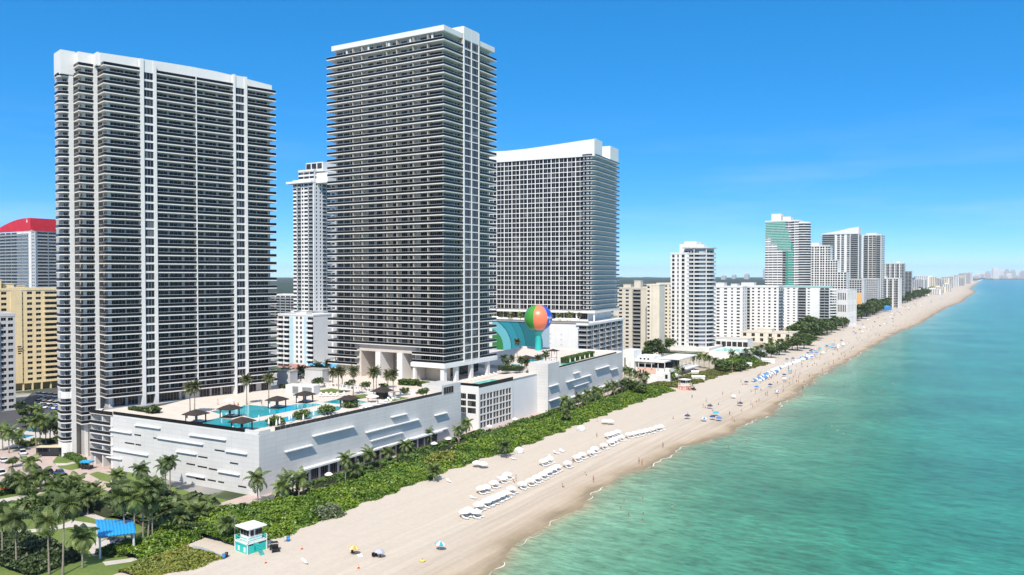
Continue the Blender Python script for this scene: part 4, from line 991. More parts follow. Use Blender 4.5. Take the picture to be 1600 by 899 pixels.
# ------------------------------------------------------------------ condos further up the shore
p = at(1012, 605)
building('apartment_block', 'beige apartment block with brown striped pier right of the gridded tower', (p[0], p[1], 0), R(4), 24, 40, 17, 2.85,
    [P_(.8), W_(1.6, 2), P_(1.8), W_(1.6, 2), P_(1.6), P_(.5, out=1.0), B_y(4, 2, bal=.9), P_(3.5)], [P_(.5), W_(.7, 1), P_(.8), W_(.7, 1), P_(1.2), W_(1.5), P_(2), W_(1.5), P_(2), B_y(5), P_(3)], wallm='tan_paint', par=1, roofs=[(-12, -7, 4, 10, 6), (-22, -16, 8, 14, 3)])
p = at(1030, 585)
Bq = building('apartment_block', 'tall cream stair pier with vertical brown bands fronting the beige block', (p[0], p[1], 0), R(4), 9.5, 14, 18, 2.85, [P_(.4), W_(1.5, 2), P_(1.4, out=.4), P_(.6), P_(1.4, out=.4), P_(.6), P_(1.4, out=.4), P_(.5)], None, wallm='cream_paint', par=1)
bs = MB()
for x in (-5.9, -3.75, -1.5): bs.box(x, x+.5, -.03, -.005, 1, 51)
part(Bq, 'brown_band', bs, mat('brown_band', (.22, .17, .13), .7))['kind'] = 'stuff'
p = at(1052, 640)
building('apartment_block', 'cream apartment block half hidden behind the round white tower', (p[0], p[1], 0), R(2), 14, 50, 18, 2.85, [B_y(5), P_(1.2), W_(1.4), P_(1.6), W_(1.4), P_(1.5)], None, wallm='cream_paint')
# round tower
p = at(1076, 632)
RT = thing('apartment_tower', 'rounded white tower with curved balcony bands above the low beach club', 'tower', (p[0], p[1], 0))
nf = 23; fr_ = 3.15; cx, cyy, rad = 1.5, 14.5, 15.0
building('t', None, None, 0, 15, 26, nf, fr_, [P_(1), W_(1.7, 2, sill=.5), P_(1.9), W_(1.0, 1, sill=.5), P_(2.0), W_(2.0, 2, sill=.4), P_(3)], None, z0=3, wallm='bright_white_paint', T=RT, par=1)
arc = lambda r, n=15: [(cx+r*math.cos(R(-118+i*(200/n))), cyy+r*math.sin(R(-118+i*(200/n)))) for i in range(n+1)]
wl = MB(); wl.prism(arc(rad-1.6)+[(-1, 24), (-1, 4)], 3, 3+nf*fr_+5); part(RT, 'curved_wall', wl, mat('blue_grey_wall', (.42, .44, .46), .7))
def rs_():
    b = MB(); b.prism(arc(rad)+[(0, 24), (0, 2.2)], -.42, .02); return b.mesh('balcony', WHITE2)
def rr_():
    b = MB(); P = arc(rad-.08, 24)
    for q, r_ in zip(P, P[1:]): b.box(0, (Vector(r_)-Vector(q)).length, 0, .06, .05, .9, fm(q, Vector(r_)-Vector(q)))
    return b.mesh('railing', RAILW)
m1, m2 = rs_(), rr_()
scatter(RT, 'balcony', [(m1, Matrix.Translation((0, 0, 3+i*fr_)), m2) for i in range(1, nf+1)], 100, 'railing')
it = []
P = arc(rad-1.5, 11)
for i in range(nf+1):
    for j, (q, r_) in enumerate(zip(P, P[1:])):
        d = Vector(r_)-Vector(q)
        if j % 4 != 3: it.append((win_mesh(d.length*.86, 2.35, 3), fm((Vector(q)+d*.07)[:], d, 3.1+i*fr_)))
scatter(RT, 'window', it)
fin = MB()
for a in (-80, -42): 
    q = (cx+(rad-.9)*math.cos(R(a)), cyy+(rad-.9)*math.sin(R(a))); fin.box(-.25, .25, -.7, .7, 3, 3+nf*fr_+4, Matrix.Translation((q[0], q[1], 0)) @ Matrix.Rotation(R(a+90), 4, 'Z'))
part(RT, 'fin', fin, WHITE2)['kind'] = 'stuff'
tp = MB(); tp.prism([(x, y) for x, y in arc(rad+.4)]+[(-1, 24), (-1, 2)], 3+nf*fr_+4.4, 3+nf*fr_+5.3); part(RT, 'canopy_roof', tp, GREYW)
pr = MB(); pr.box(-6, 4, 6, 20, 3+nf*fr_+5.3, 3+nf*fr_+10); pr.box(-9, -2, 4, 12, 3+nf*fr_, 3+nf*fr_+8); pr.box(1, 9, 9, 17, 3+nf*fr_+5.3, 3+nf*fr_+7.5); part(RT, 'plant_room', pr, WHITE2)
bs = MB(); bs.box(-20, 18, -6, 30, 0, 2.9); bs.box(-20, -19.6, -6, 30, 2.9, 4); bs.box(-19.6, 8, -6, -5.6, 2.9, 4.2); part(RT, 'podium', bs, WHITE2)
# white window slabs
p = at(1160, 742)
building('apartment_block', 'white apartment slab with four window columns right of the round tower', (p[0], p[1], 0), 0, 27, 16, 16, 2.95, [P_(1.6), W_(1.7, 2, sill=1.05), P_(2.4), W_(1.7, 2, sill=1.05), P_(2.2), W_(1, 1, sill=1.1), P_(2), W_(1.7, 2, sill=1.05), P_(1.5)], [P_(1), W_(1.5), P_(2), W_(1.5), P_(2)], wallm='bright_white_paint', roofs=[(-26, -18, 3, 12, 4), (-12, -6, 4, 12, 3)])
p = at(1216, 752)
building('apartment_block', 'white apartment slab with recessed grey balconies and five window columns', (p[0], p[1], 0), 0, 40, 20, 16, 2.95, [B_y(5, 3), P_(.5), B_y(4, 3), P_(1.3), W_(1.4, 2, sill=1.05), P_(2.3), W_(1.4, 2, sill=1.05), P_(2.2), W_(1, 1, sill=1.05), P_(2.2), W_(1.4, 2, sill=1.05), P_(2.2), W_(1.4, 2, sill=1.05), P_(1.4)], [P_(1), B_y(4), P_(1), B_y(4), P_(1)], wallm='bright_white_paint', par=1.4, roofs=[(-36, -24, 5, 14, 4)])
p = at(1296, 868)
LB = building('apartment_block', 'very long white block with turquoise roof edge and dark balcony recesses', (p[0], p[1], 0), 0, 78, 18, 15, 3.0,
    [P_(4), B_y(5), P_(.4), B_y(5), P_(1)]+rep([P_(1.1), W_(1.8, 2, sill=1.1, head=2.3), P_(1.7)], 4)+[P_(.5), B_y(6.5, 4), P_(1.2), W_(1.8, 2, sill=1.1, head=2.3), P_(8), B_y(3.4), P_(.3), B_y(3.4), P_(.4)], None, wallm='bright_white_paint', par=.6)
part(LB, 'roof_edge', MB().box(-78.6, .6, -.7, 18.4, 45.9, 46.9), mat('pale_turquoise_paint', (.45, .68, .66), .6))
cs = MB()
for i in range(15):
    cs.prism([(.2+7*math.sin(R(a))*1.0, 9-8.9*math.cos(R(a))) for a in range(0, 181, 20)], i*3.0+.2, i*3.0+1.2)
part(LB, 'curved_balcony', cs, WHITE2)['kind'] = 'stuff'
p = at(1324, 905)
FB = building('apartment_block', 'white block with tall slit windows in two tiers facing the palms', (p[0], p[1], 0), R(-12), 12.5, 28, 3, 13.5, [P_(1.4)]+rep([W_(1.0, 1, sill=3.5, head=11.5), P_(.7)], 5)+[P_(1)], [P_(1)]+rep([W_(1.0, 1, sill=3.5, head=11.5), P_(2.5)], 6), wallm='bright_white_paint')
# towers beyond
p = at(1247, 1010)
GT = building('apartment_tower', 'tall tower with green glass stripe zigzagging down its white bands', (p[0], p[1], 0), 0, 41, 26, 40, 3.15, [W_(3, 2, head=2.6)]+rep([P_(.3), W_(4.6, 3, sill=1.1, head=2.6)], 3)+[P_(.2), W_(6, 4, sill=.25, head=2.9, g='green_window_glass'), P_(.2), W_(6, 4, sill=.6, head=2.7), P_(.3), W_(4, 3, sill=1.1, head=2.6)], [W_(3, 3), P_(.4)]*4, wallm='bright_white_paint', cat='tower', roofs=[(-34, -22, 3, 16, 10), (-20, -10, 3, 16, 6)])
gp = MB()
for (x0, x1, z0, z1) in ((-40.5, -16, 116, 126), (-40.5, -12, 107, 116), (-34, -9, 98, 107), (-26, -7, 89, 98)): gp.box(x0, x1, -.12, -.03, z0, z1)
for i in range(28): gp.box(-15.5, -6.5, -.12, -.03, i*3.15+.9, i*3.15+3.2)
part(GT, 'green_glass', gp, mat('sea_green_glass', (.045, .30, .23), .22, var=.25, vscale=.25))['kind'] = 'stuff'
gb = MB()
for i in range(18): gb.box(-40.5, -9, -.2, -.121, 89.4+i*2.1, 89.85+i*2.1)
part(GT, 'white_band', gb, WHITE2)['kind'] = 'stuff'
gc = MB()
arcg = [(0+13*math.sin(R(a)), 13-13*math.cos(R(a))) for a in range(0, 181, 20)]
for i in range(39): gc.prism(arcg, i*3.15, i*3.15+1.0)
gc.prism([(q[0]*.94, 13+(q[1]-13)*.94) for q in arcg], 122.9, 125); part(GT, 'curved_band', gc, WHITE2)['kind'] = 'stuff'
gi = MB(); gi.prism([(q[0]*.93, 13+(q[1]-13)*.93) for q in arcg], 0, 122.8); part(GT, 'curved_glass', gi, GLASSB)
p = at(1296, 1060)
SB = building('apartment_tower', 'white stepped tower of square dark windows right of the green striped tower', (p[0], p[1], 0), 0, 34, 24, 31, 3.1, rep([P_(1.4), W_(2.2, 2, sill=.5), P_(.6), W_(2.2, 2, sill=.5)], 5), [P_(1), W_(2), P_(1), W_(2)], wallm='bright_white_paint', cat='tower', roofs=[(-30, -14, 4, 16, 5)])
for (x0, x1, zz_, ff) in ((.05, 9, 0, 25), (9.05, 20, 0, 20)): add_wing(SB, x0, x1-x0, 22, .5, ff, 3.1, rep([P_(.9), W_(2.4, 2, sill=.5)], 3))
p = at(1341, 1300)
TA = building('apartment_tower', 'taller twin tower with a swooping white roof far up the beach', (p[0], p[1], 0), 0, 56, 28, 40, 3.1, [B_y(14, 8), P_(2.4), W_(3, 3, sill=.4), P_(1.5), W_(3, 3, sill=.4), P_(3), W_(3, 3, sill=.4), P_(1), B_y(8, 5), P_(.6)], [P_(1), B_y(6), P_(1), B_y(6), P_(3)], wallm='bright_white_paint', cat='tower')
rs = MB(); pts = [(-57, 1), (-44, 3.2), (-30, 5.5), (-16, 9), (0, 11.2)]
n = len(pts); v = []
for y in (-.6, 26): v += [(x, y, 124.4) for x, h in pts]+[(x, y, 124.4+h) for x, h in pts]
f = []
for i in range(n-1): f += [(i, i+1, n+i+1, n+i), (2*n+i+1, 2*n+i, 3*n+i, 3*n+i+1), (n+i, n+i+1, 3*n+i+1, 3*n+i)]
f += [(0, n, 3*n, 2*n), (n-1, 3*n-1, 4*n-1, 2*n-1)]
rs.add(v, f); part(TA, 'swoop_roof', rs, WHITE2)
p = at(1376, 1340)
building('apartment_tower', 'shorter twin tower of blue grey glass beside the swooping roof', (p[0], p[1], 0), R(-6), 30, 26, 40, 3.1, [P_(2.2), B_y(5, 4), P_(.8), W_(4, 4, sill=.3, g='blue_window_glass'), P_(.4), W_(4, 4, sill=.3, g='blue_window_glass'), P_(.4), B_y(5, 4), P_(.6)], [P_(1), W_(4, 4, sill=.3), P_(1), W_(4, 4, sill=.3)], wallm='bright_white_paint', cat='tower', roofs=[(-24, -8, 3, 16, 4)])
p = at(1350, 1130)
OB = building('apartment_block', 'grey windowed block carrying an orange wall panel above the palm belt', (p[0], p[1], 0), 0, 32, 20, 17, 3.0, rep([W_(2.6, 2, sill=.5), P_(.9)], 9)+[P_(3)], [P_(2), W_(2), P_(2)], wallm='grey_white_paint')
part(OB, 'orange_panel', MB().box(-14, -3.5, -.12, -.03, 10, 33), mat('orange_panel', (.75, .42, .16), .7))
p = at(1372, 1290)
building('apartment_block', 'pale grey block of narrow window rows beyond the orange panel block', (p[0], p[1], 0), 0, 26, 20, 17, 3.0, rep([W_(1.6, 2, sill=.6), P_(1)], 9), None, wallm='grey_white_paint')
p = at(1404, 1420)
building('apartment_block', 'long pale block with a warm beige end wall beside the far beach', (p[0], p[1], 0), R(-8), 48, 22, 17, 3.0, rep([P_(1.2), W_(2.2, 2, sill=.4), P_(.5), B_y(4), P_(1)], 5), [P_(4), W_(1), P_(4)], wallm='bright_white_paint', roofs=[(-40, -22, 4, 14, 4)])
p = at(1412, 1620)
building('apartment_tower', 'square white tower with dark roof tank behind the long pale block', (p[0], p[1], 0), 0, 44, 26, 26, 3.1, rep([P_(1.4), W_(2, 2, sill=.4), P_(.6), B_y(4)], 5), [P_(2), B_y(5), P_(2)], wallm='bright_white_paint', cat='tower', roofs=[(-14, -8, 6, 12, 4)])
p = at(1424, 1800)
building('apartment_block', 'narrow grey white block standing alone past the square white tower', (p[0], p[1], 0), 0, 14, 18, 21, 3.1, [P_(.5), B_y(5, 3), P_(.6), B_y(5, 3)], [P_(2), W_(2), P_(2)], wallm='grey_white_paint')
p = at(1400, 1560)
building('hotel', 'low white hotel among trees below the narrow grey block', (p[0], p[1], 0), 0, 60, 30, 4, 3.4, rep([P_(1), W_(2.2)], 14), None, wallm='bright_white_paint', roofs=[(-30, -20, 6, 14, 3)])
# low buildings behind the condos and far along the shore
FARM = ['bright_white_paint', 'cream_paint', 'grey_white_paint', 'white_stucco', 'tan_paint', 'coral_paint']
far = [(1150,1500,30,9),(1172,1700,44,10),(1195,1600,36,11),(1140,1900,50,7),(1432,2150,60,7),(1445,2350,34,14),(1452,2500,40,17),(1463,2650,30,16),(1472,2900,50,13),(1452,2200,50,5),(1483,3100,40,14),(1490,3300,44,15),(1498,3600,50,16),(1478,2500,40,6),(1505,4000,60,12),(1470,2300,46,5),(1509,4300,50,17),(1516,4800,60,20),(1520,5200,50,22),(1440,2700,30,12),(1512,5600,70,14),(1487,2700,30,8)]
words_ = {'bright_white_paint': 'white', 'cream_paint': 'cream', 'grey_white_paint': 'grey', 'white_stucco': 'off-white', 'tan_paint': 'tan', 'coral_paint': 'coral'}
for i, (px, Y, w, fl) in enumerate(far):
    p = at(px, Y); m = FARM[i % 3 if i % 7 else (i//7) % 6]
    tall = 'tall' if fl > 13 else ('low' if fl < 8 else 'mid-height')
    where = 'on the green horizon behind the white slabs' if px < 1300 else 'along the far shore'
    T = thing('far_building', '%s %s block, %s counted outward %s' % (tall, words_[m], ordw(i-3) if i > 3 else ordw(i+1), where), 'building', (p[0], p[1], 0), R(rnd.uniform(-12, 12)), 'blocks on the far shore')
    wl = MB().box(-w, 0, 0, 22, 0, fl*3.1)
    if i % 2: wl.box(-w*.7, -w*.4, 4, 14, fl*3.1, fl*3.1+4)
    part(T, 'wall', wl, MATS[m])
    bd = MB()
    for k in range(fl):
        for j in range(int(w/6)): bd.box(-w+1+j*6, -w+5+j*6, -.15, -.002, k*3.1+1, k*3.1+2.4)
        for j in range(3): bd.box(.002, .15, 1.5+j*7, 5.5+j*7, k*3.1+1, k*3.1+2.4)
    part(T, 'window', bd, GLASS)['kind'] = 'stuff'
for i in range(26):
    px = 1525+i*3.2+rnd.uniform(-1, 1); Y = rnd.uniform(9300, 11800); p = at(px, Y)
    h = rnd.choice([30, 40, 60, 85, 110, 130]); h *= .55+.6*math.exp(-((px-1568)/28)**2)
    T = tag(obj('skyline_tower', MB().box(-30, 30, -30, 30, 0, h*.8).box(-22, 22, -22, 22, h*.8, h).mesh('skyline_tower', MATS[['grey_white_paint', 'bright_white_paint', 'blue_grey_wall'][i % 3]]), None, (p[0], p[1], 0)), '%s pale high-rise from the left in the skyline on the sea horizon' % ordw(i+1), 'tower', 'far skyline on the horizon')
for i in range(6):
    px = (1112, 1131, 1167, 1196, 1203, 1147)[i]; p = at(px, 6800+i*300); h = (60, 45, 60, 110, 125, 50)[i]
    T = tag(obj('skyline_tower', MB().box(-20, 20, -20, 20, 0, h*.85).box(-14, 14, -14, 14, h*.85, h).mesh('skyline_tower', MATS['blue_grey_wall'])), '%s bluish far high-rise beyond the woods left of the green striped tower' % ordw(i+1), 'tower', 'far towers inland'); T.location = (p[0], p[1], 0)
spit = MB(); spit.sheet([at(1478, 8600)[:2], at(1610, 8900)[:2], at(1680, 9000)[:2], at(1680, 13500)[:2], at(1478, 13500)[:2]], .3)
structure('far_shore', spit, mat('far_woods_green', (.035, .055, .03), .95, var=.3, vscale=.004))
# low inland houses dotted through the trees
for i in range(44):
    px = rnd.uniform(430, 560) if i < 8 else rnd.uniform(968, 1210); Y = rnd.uniform(1100, 4200); p = at(px, Y); w = rnd.uniform(14, 45); h = rnd.uniform(5, 13); m = FARM[rnd.randrange(5)]
    T = thing('far_house', '%s small pale roof from the near side among the inland trees' % ordw(i+1), 'house', (p[0], p[1], 0), R(rnd.uniform(-20, 20)), 'houses among the inland trees')
    part(T, 'wall', MB().box(-w/2, w/2, -8, 8, 0, h), MATS[m]); part(T, 'roof', MB().box(-w/2-.6, w/2+.6, -8.6, 8.6, h, h+.9), WHITE2 if i % 3 else TAN)
# ------------------------------------------------------------------ beach club in front of the condos
BC = thing('beach_club', 'low white beach club with flat roofs and shaded terrace behind the dune grass', 'building', (-185.4, 447, 0), 0); BC.scale = (.58, 1, 1)
def px_block(mb, x0, x1, ybase, depth_, z0, z1):
    a = G(x0, ybase); b = G(x1, ybase); 
p0 = Vector(G(979, 592)[:2])
wl = MB(); wl.box(-8, 4.5, 0, 12, 0, 14.5); wl.box(4.55, 22, 6, 18, 6.2, 11); wl.box(4.55, 40, 3, 22, 0, 4.4); wl.box(41, 44, 12, 40, 0, 4.4); part(BC, 'wall', wl, WHITE2)
gl = MB(); gl.box(4.6, 40, 8, 21, 4.41, 8.0); part(BC, 'terrace_glass', gl, GLASS)
rf = MB(); rf.box(4.5, 36, 1, 24, 8.01, 8.7); part(BC, 'roof', rf, WHITE2)
r2 = MB(); r2.box(22, 46, 12, 44, 9.0, 9.5); part(BC, 'terrace_roof', r2, WHITE2)
pk = MB(); pk.box(6, 26, 2.5, 2.98, .0, 4.4); part(BC, 'pink_wall', pk, mat('pink_wall', (.62, .42, .35), .8))
for i in range(5): part(BC, 'column', MB().box(8+i*7, 8.5+i*7, 1.6, 2.1, 4.41, 8.0), WHITE2)
for i in range(5): part(BC, 'column', MB().box(45.2, 45.6, 13+i*7.2, 13.5+i*7.2, 3, 9.0), WHITE2)
dk2 = MB().box(44.01, 49, 12, 44, 2.6, 3.2); part(BC, 'balcony', dk2, WHITE2)
for i in range(3): obj('window', win_mesh(2.2, 2.6, 2), BC, M=Matrix.Translation((6.5+i*4.2, 5.9, 7.2)))
for i in range(2): obj('window', win_mesh(1.6, 2.4, 2), BC, M=Matrix.Translation((9+i*3.2, 2.42, .8)))
obj('window', win_mesh(1.2, 6, 1), BC, M=Matrix.Translation((-6, -.05, 4)))
em = MB(); em.box(-1, 1, -.06, -.005, -1, 1, Matrix.Translation((0, 0, 6.3)) @ Matrix.Rotation(R(45), 4, 'Y')); em2 = part(BC, 'emblem', em, GREYW)
em = MB(); em.box(-.55, .55, -.09, -.062, -.55, .55, Matrix.Translation((0, 0, 6.3)) @ Matrix.Rotation(R(45), 4, 'Y')); obj('emblem_centre', em.mesh('emblem_centre', WHITE2), em2)
p = G(1030, 600)
wl = thing('garden_wall', 'small white rendered wall hut in front of the beach club terrace', 'wall', (p[0], p[1], 0), 0)
b = MB().box(-9, 2, 0, 4, 0, 4.4); b.box(2, 6, .5, 3.5, 0, 6.4); part(wl, 'wall', b, WHITE2); part(wl, 'window', MB().box(3.2, 4.6, .4, .498, 3, 5.2), DARK)
# pool terrace and low pavilions up the beach
p = at(1112, 560)
PT = thing('pool_terrace', 'white walled pool terrace with pale water at the foot of the round tower', 'terrace', (p[0], p[1], 0), 0)
b = MB().box(-2, 26, 0, 42, 0, 6.2); part(PT, 'wall', b, WHITE2); part(PT, 'pool', MB().box(1, 20, 3, 26, 6.202, 6.35), POOLL); part(PT, 'sloping_wall', MB().box(26, 27.5, 0, 42, 0, 4.2), mat('blue_white_wall', (.55, .60, .64), .8))
p = at(1168, 640)
building('pavilion', 'flat roofed white pavilion between round tower and palm clump', (p[0], p[1], 0), 0, 26, 16, 1, 7.5, rep([P_(.6), W_(3, 3, sill=.3, head=5.5)], 6), None, wallm='bright_white_paint', par=.5)
p = at(1238, 690)
building('pavilion', 'cream beach house with terrace in the palms below the long white block', (p[0], p[1], 0), 0, 44, 22, 2, 4.2, rep([P_(1.6), W_(2.4), P_(2)], 6), [P_(2), W_(2.4), P_(2)], wallm='cream_paint', par=.8, roofs=[(-30, -18, 4, 14, 3)])
for (px, Y, w, d, nm) in ((1303, 850, 16, 12, 'teal canvas pavilion roof beside the long white block'), (1276, 856, 12, 9, 'smaller teal pavilion roof at the foot of the long block')):
    p = at(px, Y); T = thing('pavilion', nm, 'pavilion', (p[0], p[1], 0))
    part(T, 'wall', MB().box(-w, 0, 0, d, 0, 3.6), WHITE2); part(T, 'roof', MB().prism([(-w-1, -1), (1, -1), (1, d+1), (-w-1, d+1)], 3.6, 4.0).add([(-w-1, -1, 4.0), (1, -1, 4.0), (1, d+1, 4.0), (-w-1, d+1, 4.0), (-w/2, d/2, 6.0)], [(0,1,4),(1,2,4),(2,3,4),(3,0,4)]), TEAL)
p = at(1392, 1250); T = thing('tent', 'blue marquee tent among the trees behind the far beach', 'tent', (p[0], p[1], 0))
part(T, 'canopy', MB().box(-13, 0, 0, 10, 3, 8).add([(-13, 0, 8), (0, 0, 8), (0, 10, 8), (-13, 10, 8), (-6.5, 5, 11)], [(0,1,4),(1,2,4),(2,3,4),(3,0,4)]), BLUE)
for x in (-12.6, -.4): part(T, 'post', MB().box(x-.2, x+.2, .2, .6, 0, 3), STEEL)
# ------------------------------------------------------------------ leaves as many small faces
def quads_mesh(name, C, U, V, m, mi=None):
    """C centres, U, V half-axes (n,3)"""
    n = len(C); co = np.stack([C-U-V, C+U-V, C+U+V, C-U+V], 1).reshape(-1, 3)
    me = bpy.data.meshes.new(name); me.vertices.add(4*n); me.vertices.foreach_set('co', co.astype('f4').ravel())
    me.loops.add(4*n); me.loops.foreach_set('vertex_index', np.arange(4*n, dtype='i4'))
    me.polygons.add(n); me.polygons.foreach_set('loop_start', np.arange(0, 4*n, 4, dtype='i4'))
    try: me.polygons.foreach_set('loop_total', np.full(n, 4, dtype='i4'))
    except Exception: pass
    for x in (m if isinstance(m, list) else [m]): me.materials.append(x)
    if mi is not None: me.polygons.foreach_set('material_index', np.asarray(mi, dtype='i4'))
    me.update(calc_edges=True); return me
def leaf_axes(rs, n, size, up=.45):
    nrm = rs.normal(size=(n, 3)); nrm /= np.linalg.norm(nrm, axis=1)[:, None]; nrm[:, 2] = np.abs(nrm[:, 2])+up; nrm /= np.linalg.norm(nrm, axis=1)[:, None]
    a = np.cross(nrm, rs.normal(size=(n, 3))); a /= np.linalg.norm(a, axis=1)[:, None]; b = np.cross(nrm, a)
    s = size*(.6+.8*rs.random(n))[:, None]
    return a*s, b*s*.62
def crown_mesh(name, seed, lumps, per, size, m):
    """lumps: (x,y,z,rx,rz); leaves in a thick uneven shell of every lump"""
    rs = np.random.RandomState(seed); Cs = []
    for (x, y, z, rx, rz) in lumps:
        n = int(per*rx*rx); d = rs.normal(size=(n, 3)); d /= np.linalg.norm(d, axis=1)[:, None]
        r = (.55+.5*rs.random(n)**.6)*(1+.18*np.sin(d[:, 0]*5+seed)*np.cos(d[:, 1]*4))
        keep = ~((d[:, 2] < -.55) & (rs.random(n) < .7)); d = d[keep]; r = r[keep]
        Cs.append(np.stack([x+d[:, 0]*r*rx, y+d[:, 1]*r*rx, z+d[:, 2]*r*rz], 1))
    C = np.concatenate(Cs); U, V = leaf_axes(rs, len(C), size)
    return quads_mesh(name, C, U, V, m)
# ---- palms
def frond(rs, az, el, L, droop, ll, n=9, C=None):
    """one feather: leaflets left and right of a bending midrib"""
    p = np.array([0., 0., 0.]); d = np.array([math.cos(az)*math.cos(el), math.sin(az)*math.cos(el), math.sin(el)])
    side = np.array([-math.sin(az), math.cos(az), 0.]); st_ = L/n; q = []
    e = el
    for i in range(n):
        t = (i+.5)/n
        d = np.array([math.cos(az)*math.cos(e), math.sin(az)*math.cos(e), math.sin(e)])
        up = np.cross(side, d)*-1
        w = ll*(math.sin(math.pi*min(1, .18+.82*t))**.7)*(1-.25*t)
        for s in (-1, 1):
            o = side*s*.86+d*.42-np.array([0, 0, .38+.25*t]); o /= np.linalg.norm(o)
            q.append((p+d*st_*.5+o*w*.5, o*w*.5, d*st_*rs.uniform(.30, .46)))
        q.append((p+d*st_*.5, d*st_*.5, side*.045))
        p = p+d*st_; e -= droop/n*(.5+t)
    return q
def palm_crown(seed, nf, L, ll, m, droop=1.7, elmin=-35, elmax=80):
    rs = np.random.RandomState(seed); Q = []
    for i in range(nf):
        az = i*2.399+rs.uniform(-.3, .3); el = R(elmin+(elmax-elmin)*((i+.5)/nf)**.9+rs.uniform(-8, 8))
        Q += frond(rs, az, el, L*rs.uniform(.82, 1.1), droop*rs.uniform(.8, 1.2)*(1.15 if el < .8 else .8), ll)
    return quads_mesh('crown', np.array([q[0] for q in Q]), np.array([q[1] for q in Q]), np.array([q[2] for q in Q]), m)
COCO = [palm_crown(11+i, 19, 3.5+.3*(i % 2), 1.15, PALML, 1.9, -50, 78) for i in range(4)]
DATE = [palm_crown(31+i, 40, 2.7, .62, PALMO, 1.2, -45, 80) for i in range(3)]
BUSHP = [palm_crown(41+i, 26, 2.8, .9, PALML, 1.5, -10, 80) for i in range(3)]
DARKP = [palm_crown(51+i, 22, 3.0, 1.0, LEAFD, 1.8, -45, 75) for i in range(2)]
def trunk_mesh(seed, r0, r1, bend, m):
    """unit-height trunk with a slight curve, scaled per palm"""
    b = MB(); b.smooth = True
    pts = [(bend*t*t, .4*bend*math.sin(t*3)*(1-t), t) for t in [i/7 for i in range(8)]]
    n = 7; rings = []
    for k, p in enumerate(pts):
        t = k/7; r = r0*(1.5-.5*min(1, t*6)) if t < .17 else r0+(r1-r0)*t
        rings.append([(p[0]+r*math.cos(2*math.pi*i/n), p[1]+r*math.sin(2*math.pi*i/n), p[2]) for i in range(n)])
    b.loft(rings); return b.mesh('trunk', m)
TRK = [trunk_mesh(i, .20, .13, .0, TRUNK) for i in range(2)]
_pn = [0]
def palm(loc, h, kind='coco', label=None, group=None, lean=(0, 0), s=1.0, cat='palm tree'):
    i = _pn[0]; _pn[0] += 1
    nm = {'coco': 'coconut_palm', 'date': 'date_palm', 'bush': 'young_palm', 'dark': 'coconut_palm'}[kind]
    T = thing(nm, label, cat, loc, rnd.uniform(0, 6.28), group)
    me = {'coco': COCO, 'date': DATE, 'bush': BUSHP, 'dark': DARKP}[kind]
    lx, ly = lean
    c_, s_ = math.cos(-T.rotation_euler.z), math.sin(-T.rotation_euler.z); lx, ly = lx*c_-ly*s_, lx*s_+ly*c_
    t = obj('trunk', TRK[i % 2], T)
    t.matrix_local = Matrix(((s, 0, lx, 0), (0, s, ly, 0), (0, 0, h, 0), (0, 0, 0, 1)))
    c = obj('crown', me[i % len(me)], T); c.matrix_local = Matrix.Translation((lx, ly, h*.995)) @ Matrix.Diagonal((s*1.12, s*1.12, s*1.12, 1))
    return T
def palm_px(bx, by, tx, ty, kind, label, group=None, z=0.2, s=1.0):
    """base pixel, crown pixel -> height and lean of a palm that stands on the ground there"""
    e, n, _ = GB(bx, by) if z is None else G(bx, by, z); z = _
    Y = depth(e, n); h = max(1.6, zat(ty, Y)-z); t = at(tx, Y, z+h)
    return palm((e, n, z), h, kind, label, group, (t[0]-e, t[1]-n), s)
gpk = 'palms in the small park'
for q in [(4,881,3,800,'first slim palm from the picture edge at the park lawn'),(26,887,22,812,'second slim palm from the picture edge on the park lawn'),(77,897,72,812,'leaning pale trunked palm standing in the dark park hedge'),
          (98,898,104,786,'tallest palm of the park hedge, straight pale trunk'),(129,887,128,838,'short palm at the lawn edge left of the blue canopy'),(197,859,186,774,'palm leaning left across the blue canopy'),
          (211,857,208,778,'palm standing straight at the right end of the blue canopy'),(224,853,222,764,'tall palm first right of the blue canopy'),(239,848,234,782,'second tall palm right of the blue canopy'),(231,850,240,760,'palm leaning right between the tall canopy palms'),
          (124,806,121,783,'palm between the two park paths'),(63,768,63,742,'palm by the parking bay behind the lawn')]:
    palm_px(*q[:4], 'coco', q[4], gpk)
for q in [(266,772,265,720,'right one of two dark palms against the white podium wall'),(259,765,257,727,'left one of two dark palms against the white podium wall'),(222,790,220,733,'single dark palm against the podium wall above the pavilion palms'),(243,788,246,757,'dark palm leaning over the pavilion palms')]:
    palm_px(*q[:4], 'dark', q[4], 'palms by the podium wall')
k = 0
for q in [(355,848,355,819),(282,834,281,806),(312,822,310,800),(300,812,298,795),(268,812,266,796),(330,815,328,803),(246,806,244,790),(288,800,286,786),(137,804,137,776),(37,773,37,752),(50,748,48,722),(184,757,183,743),(104,792,104,774),(86,780,88,760),(150,790,150,773),(118,770,118,752),(20,766,18,748),(140,782,144,764),(228,812,228,798),(320,800,320,788)]:
    k += 1; palm_px(*q, 'bush' if k in (1, 2, 12) else ('coco' if k % 3 else 'bush'), '%s bushy low palm from the lifeguard hut across the park planting' % ordw(k), 'bushy palms of the park planting')
k = 0
for q in [(57,700,52,660),(62,698,66,656),(72,694,70,665),(89,693,89,668),(97,692,97,664),(4,703,4,672),(14,708,14,674),(78,690,80,660),(60,660,60,640),(95,672,96,650),(30,700,28,680)]:
    k += 1; palm_px(*q, 'coco' if k % 4 else 'dark', '%s palm around the small blue pool left of the stepped tower' % ordw(k), 'palms by the hotel pool')
k = 0
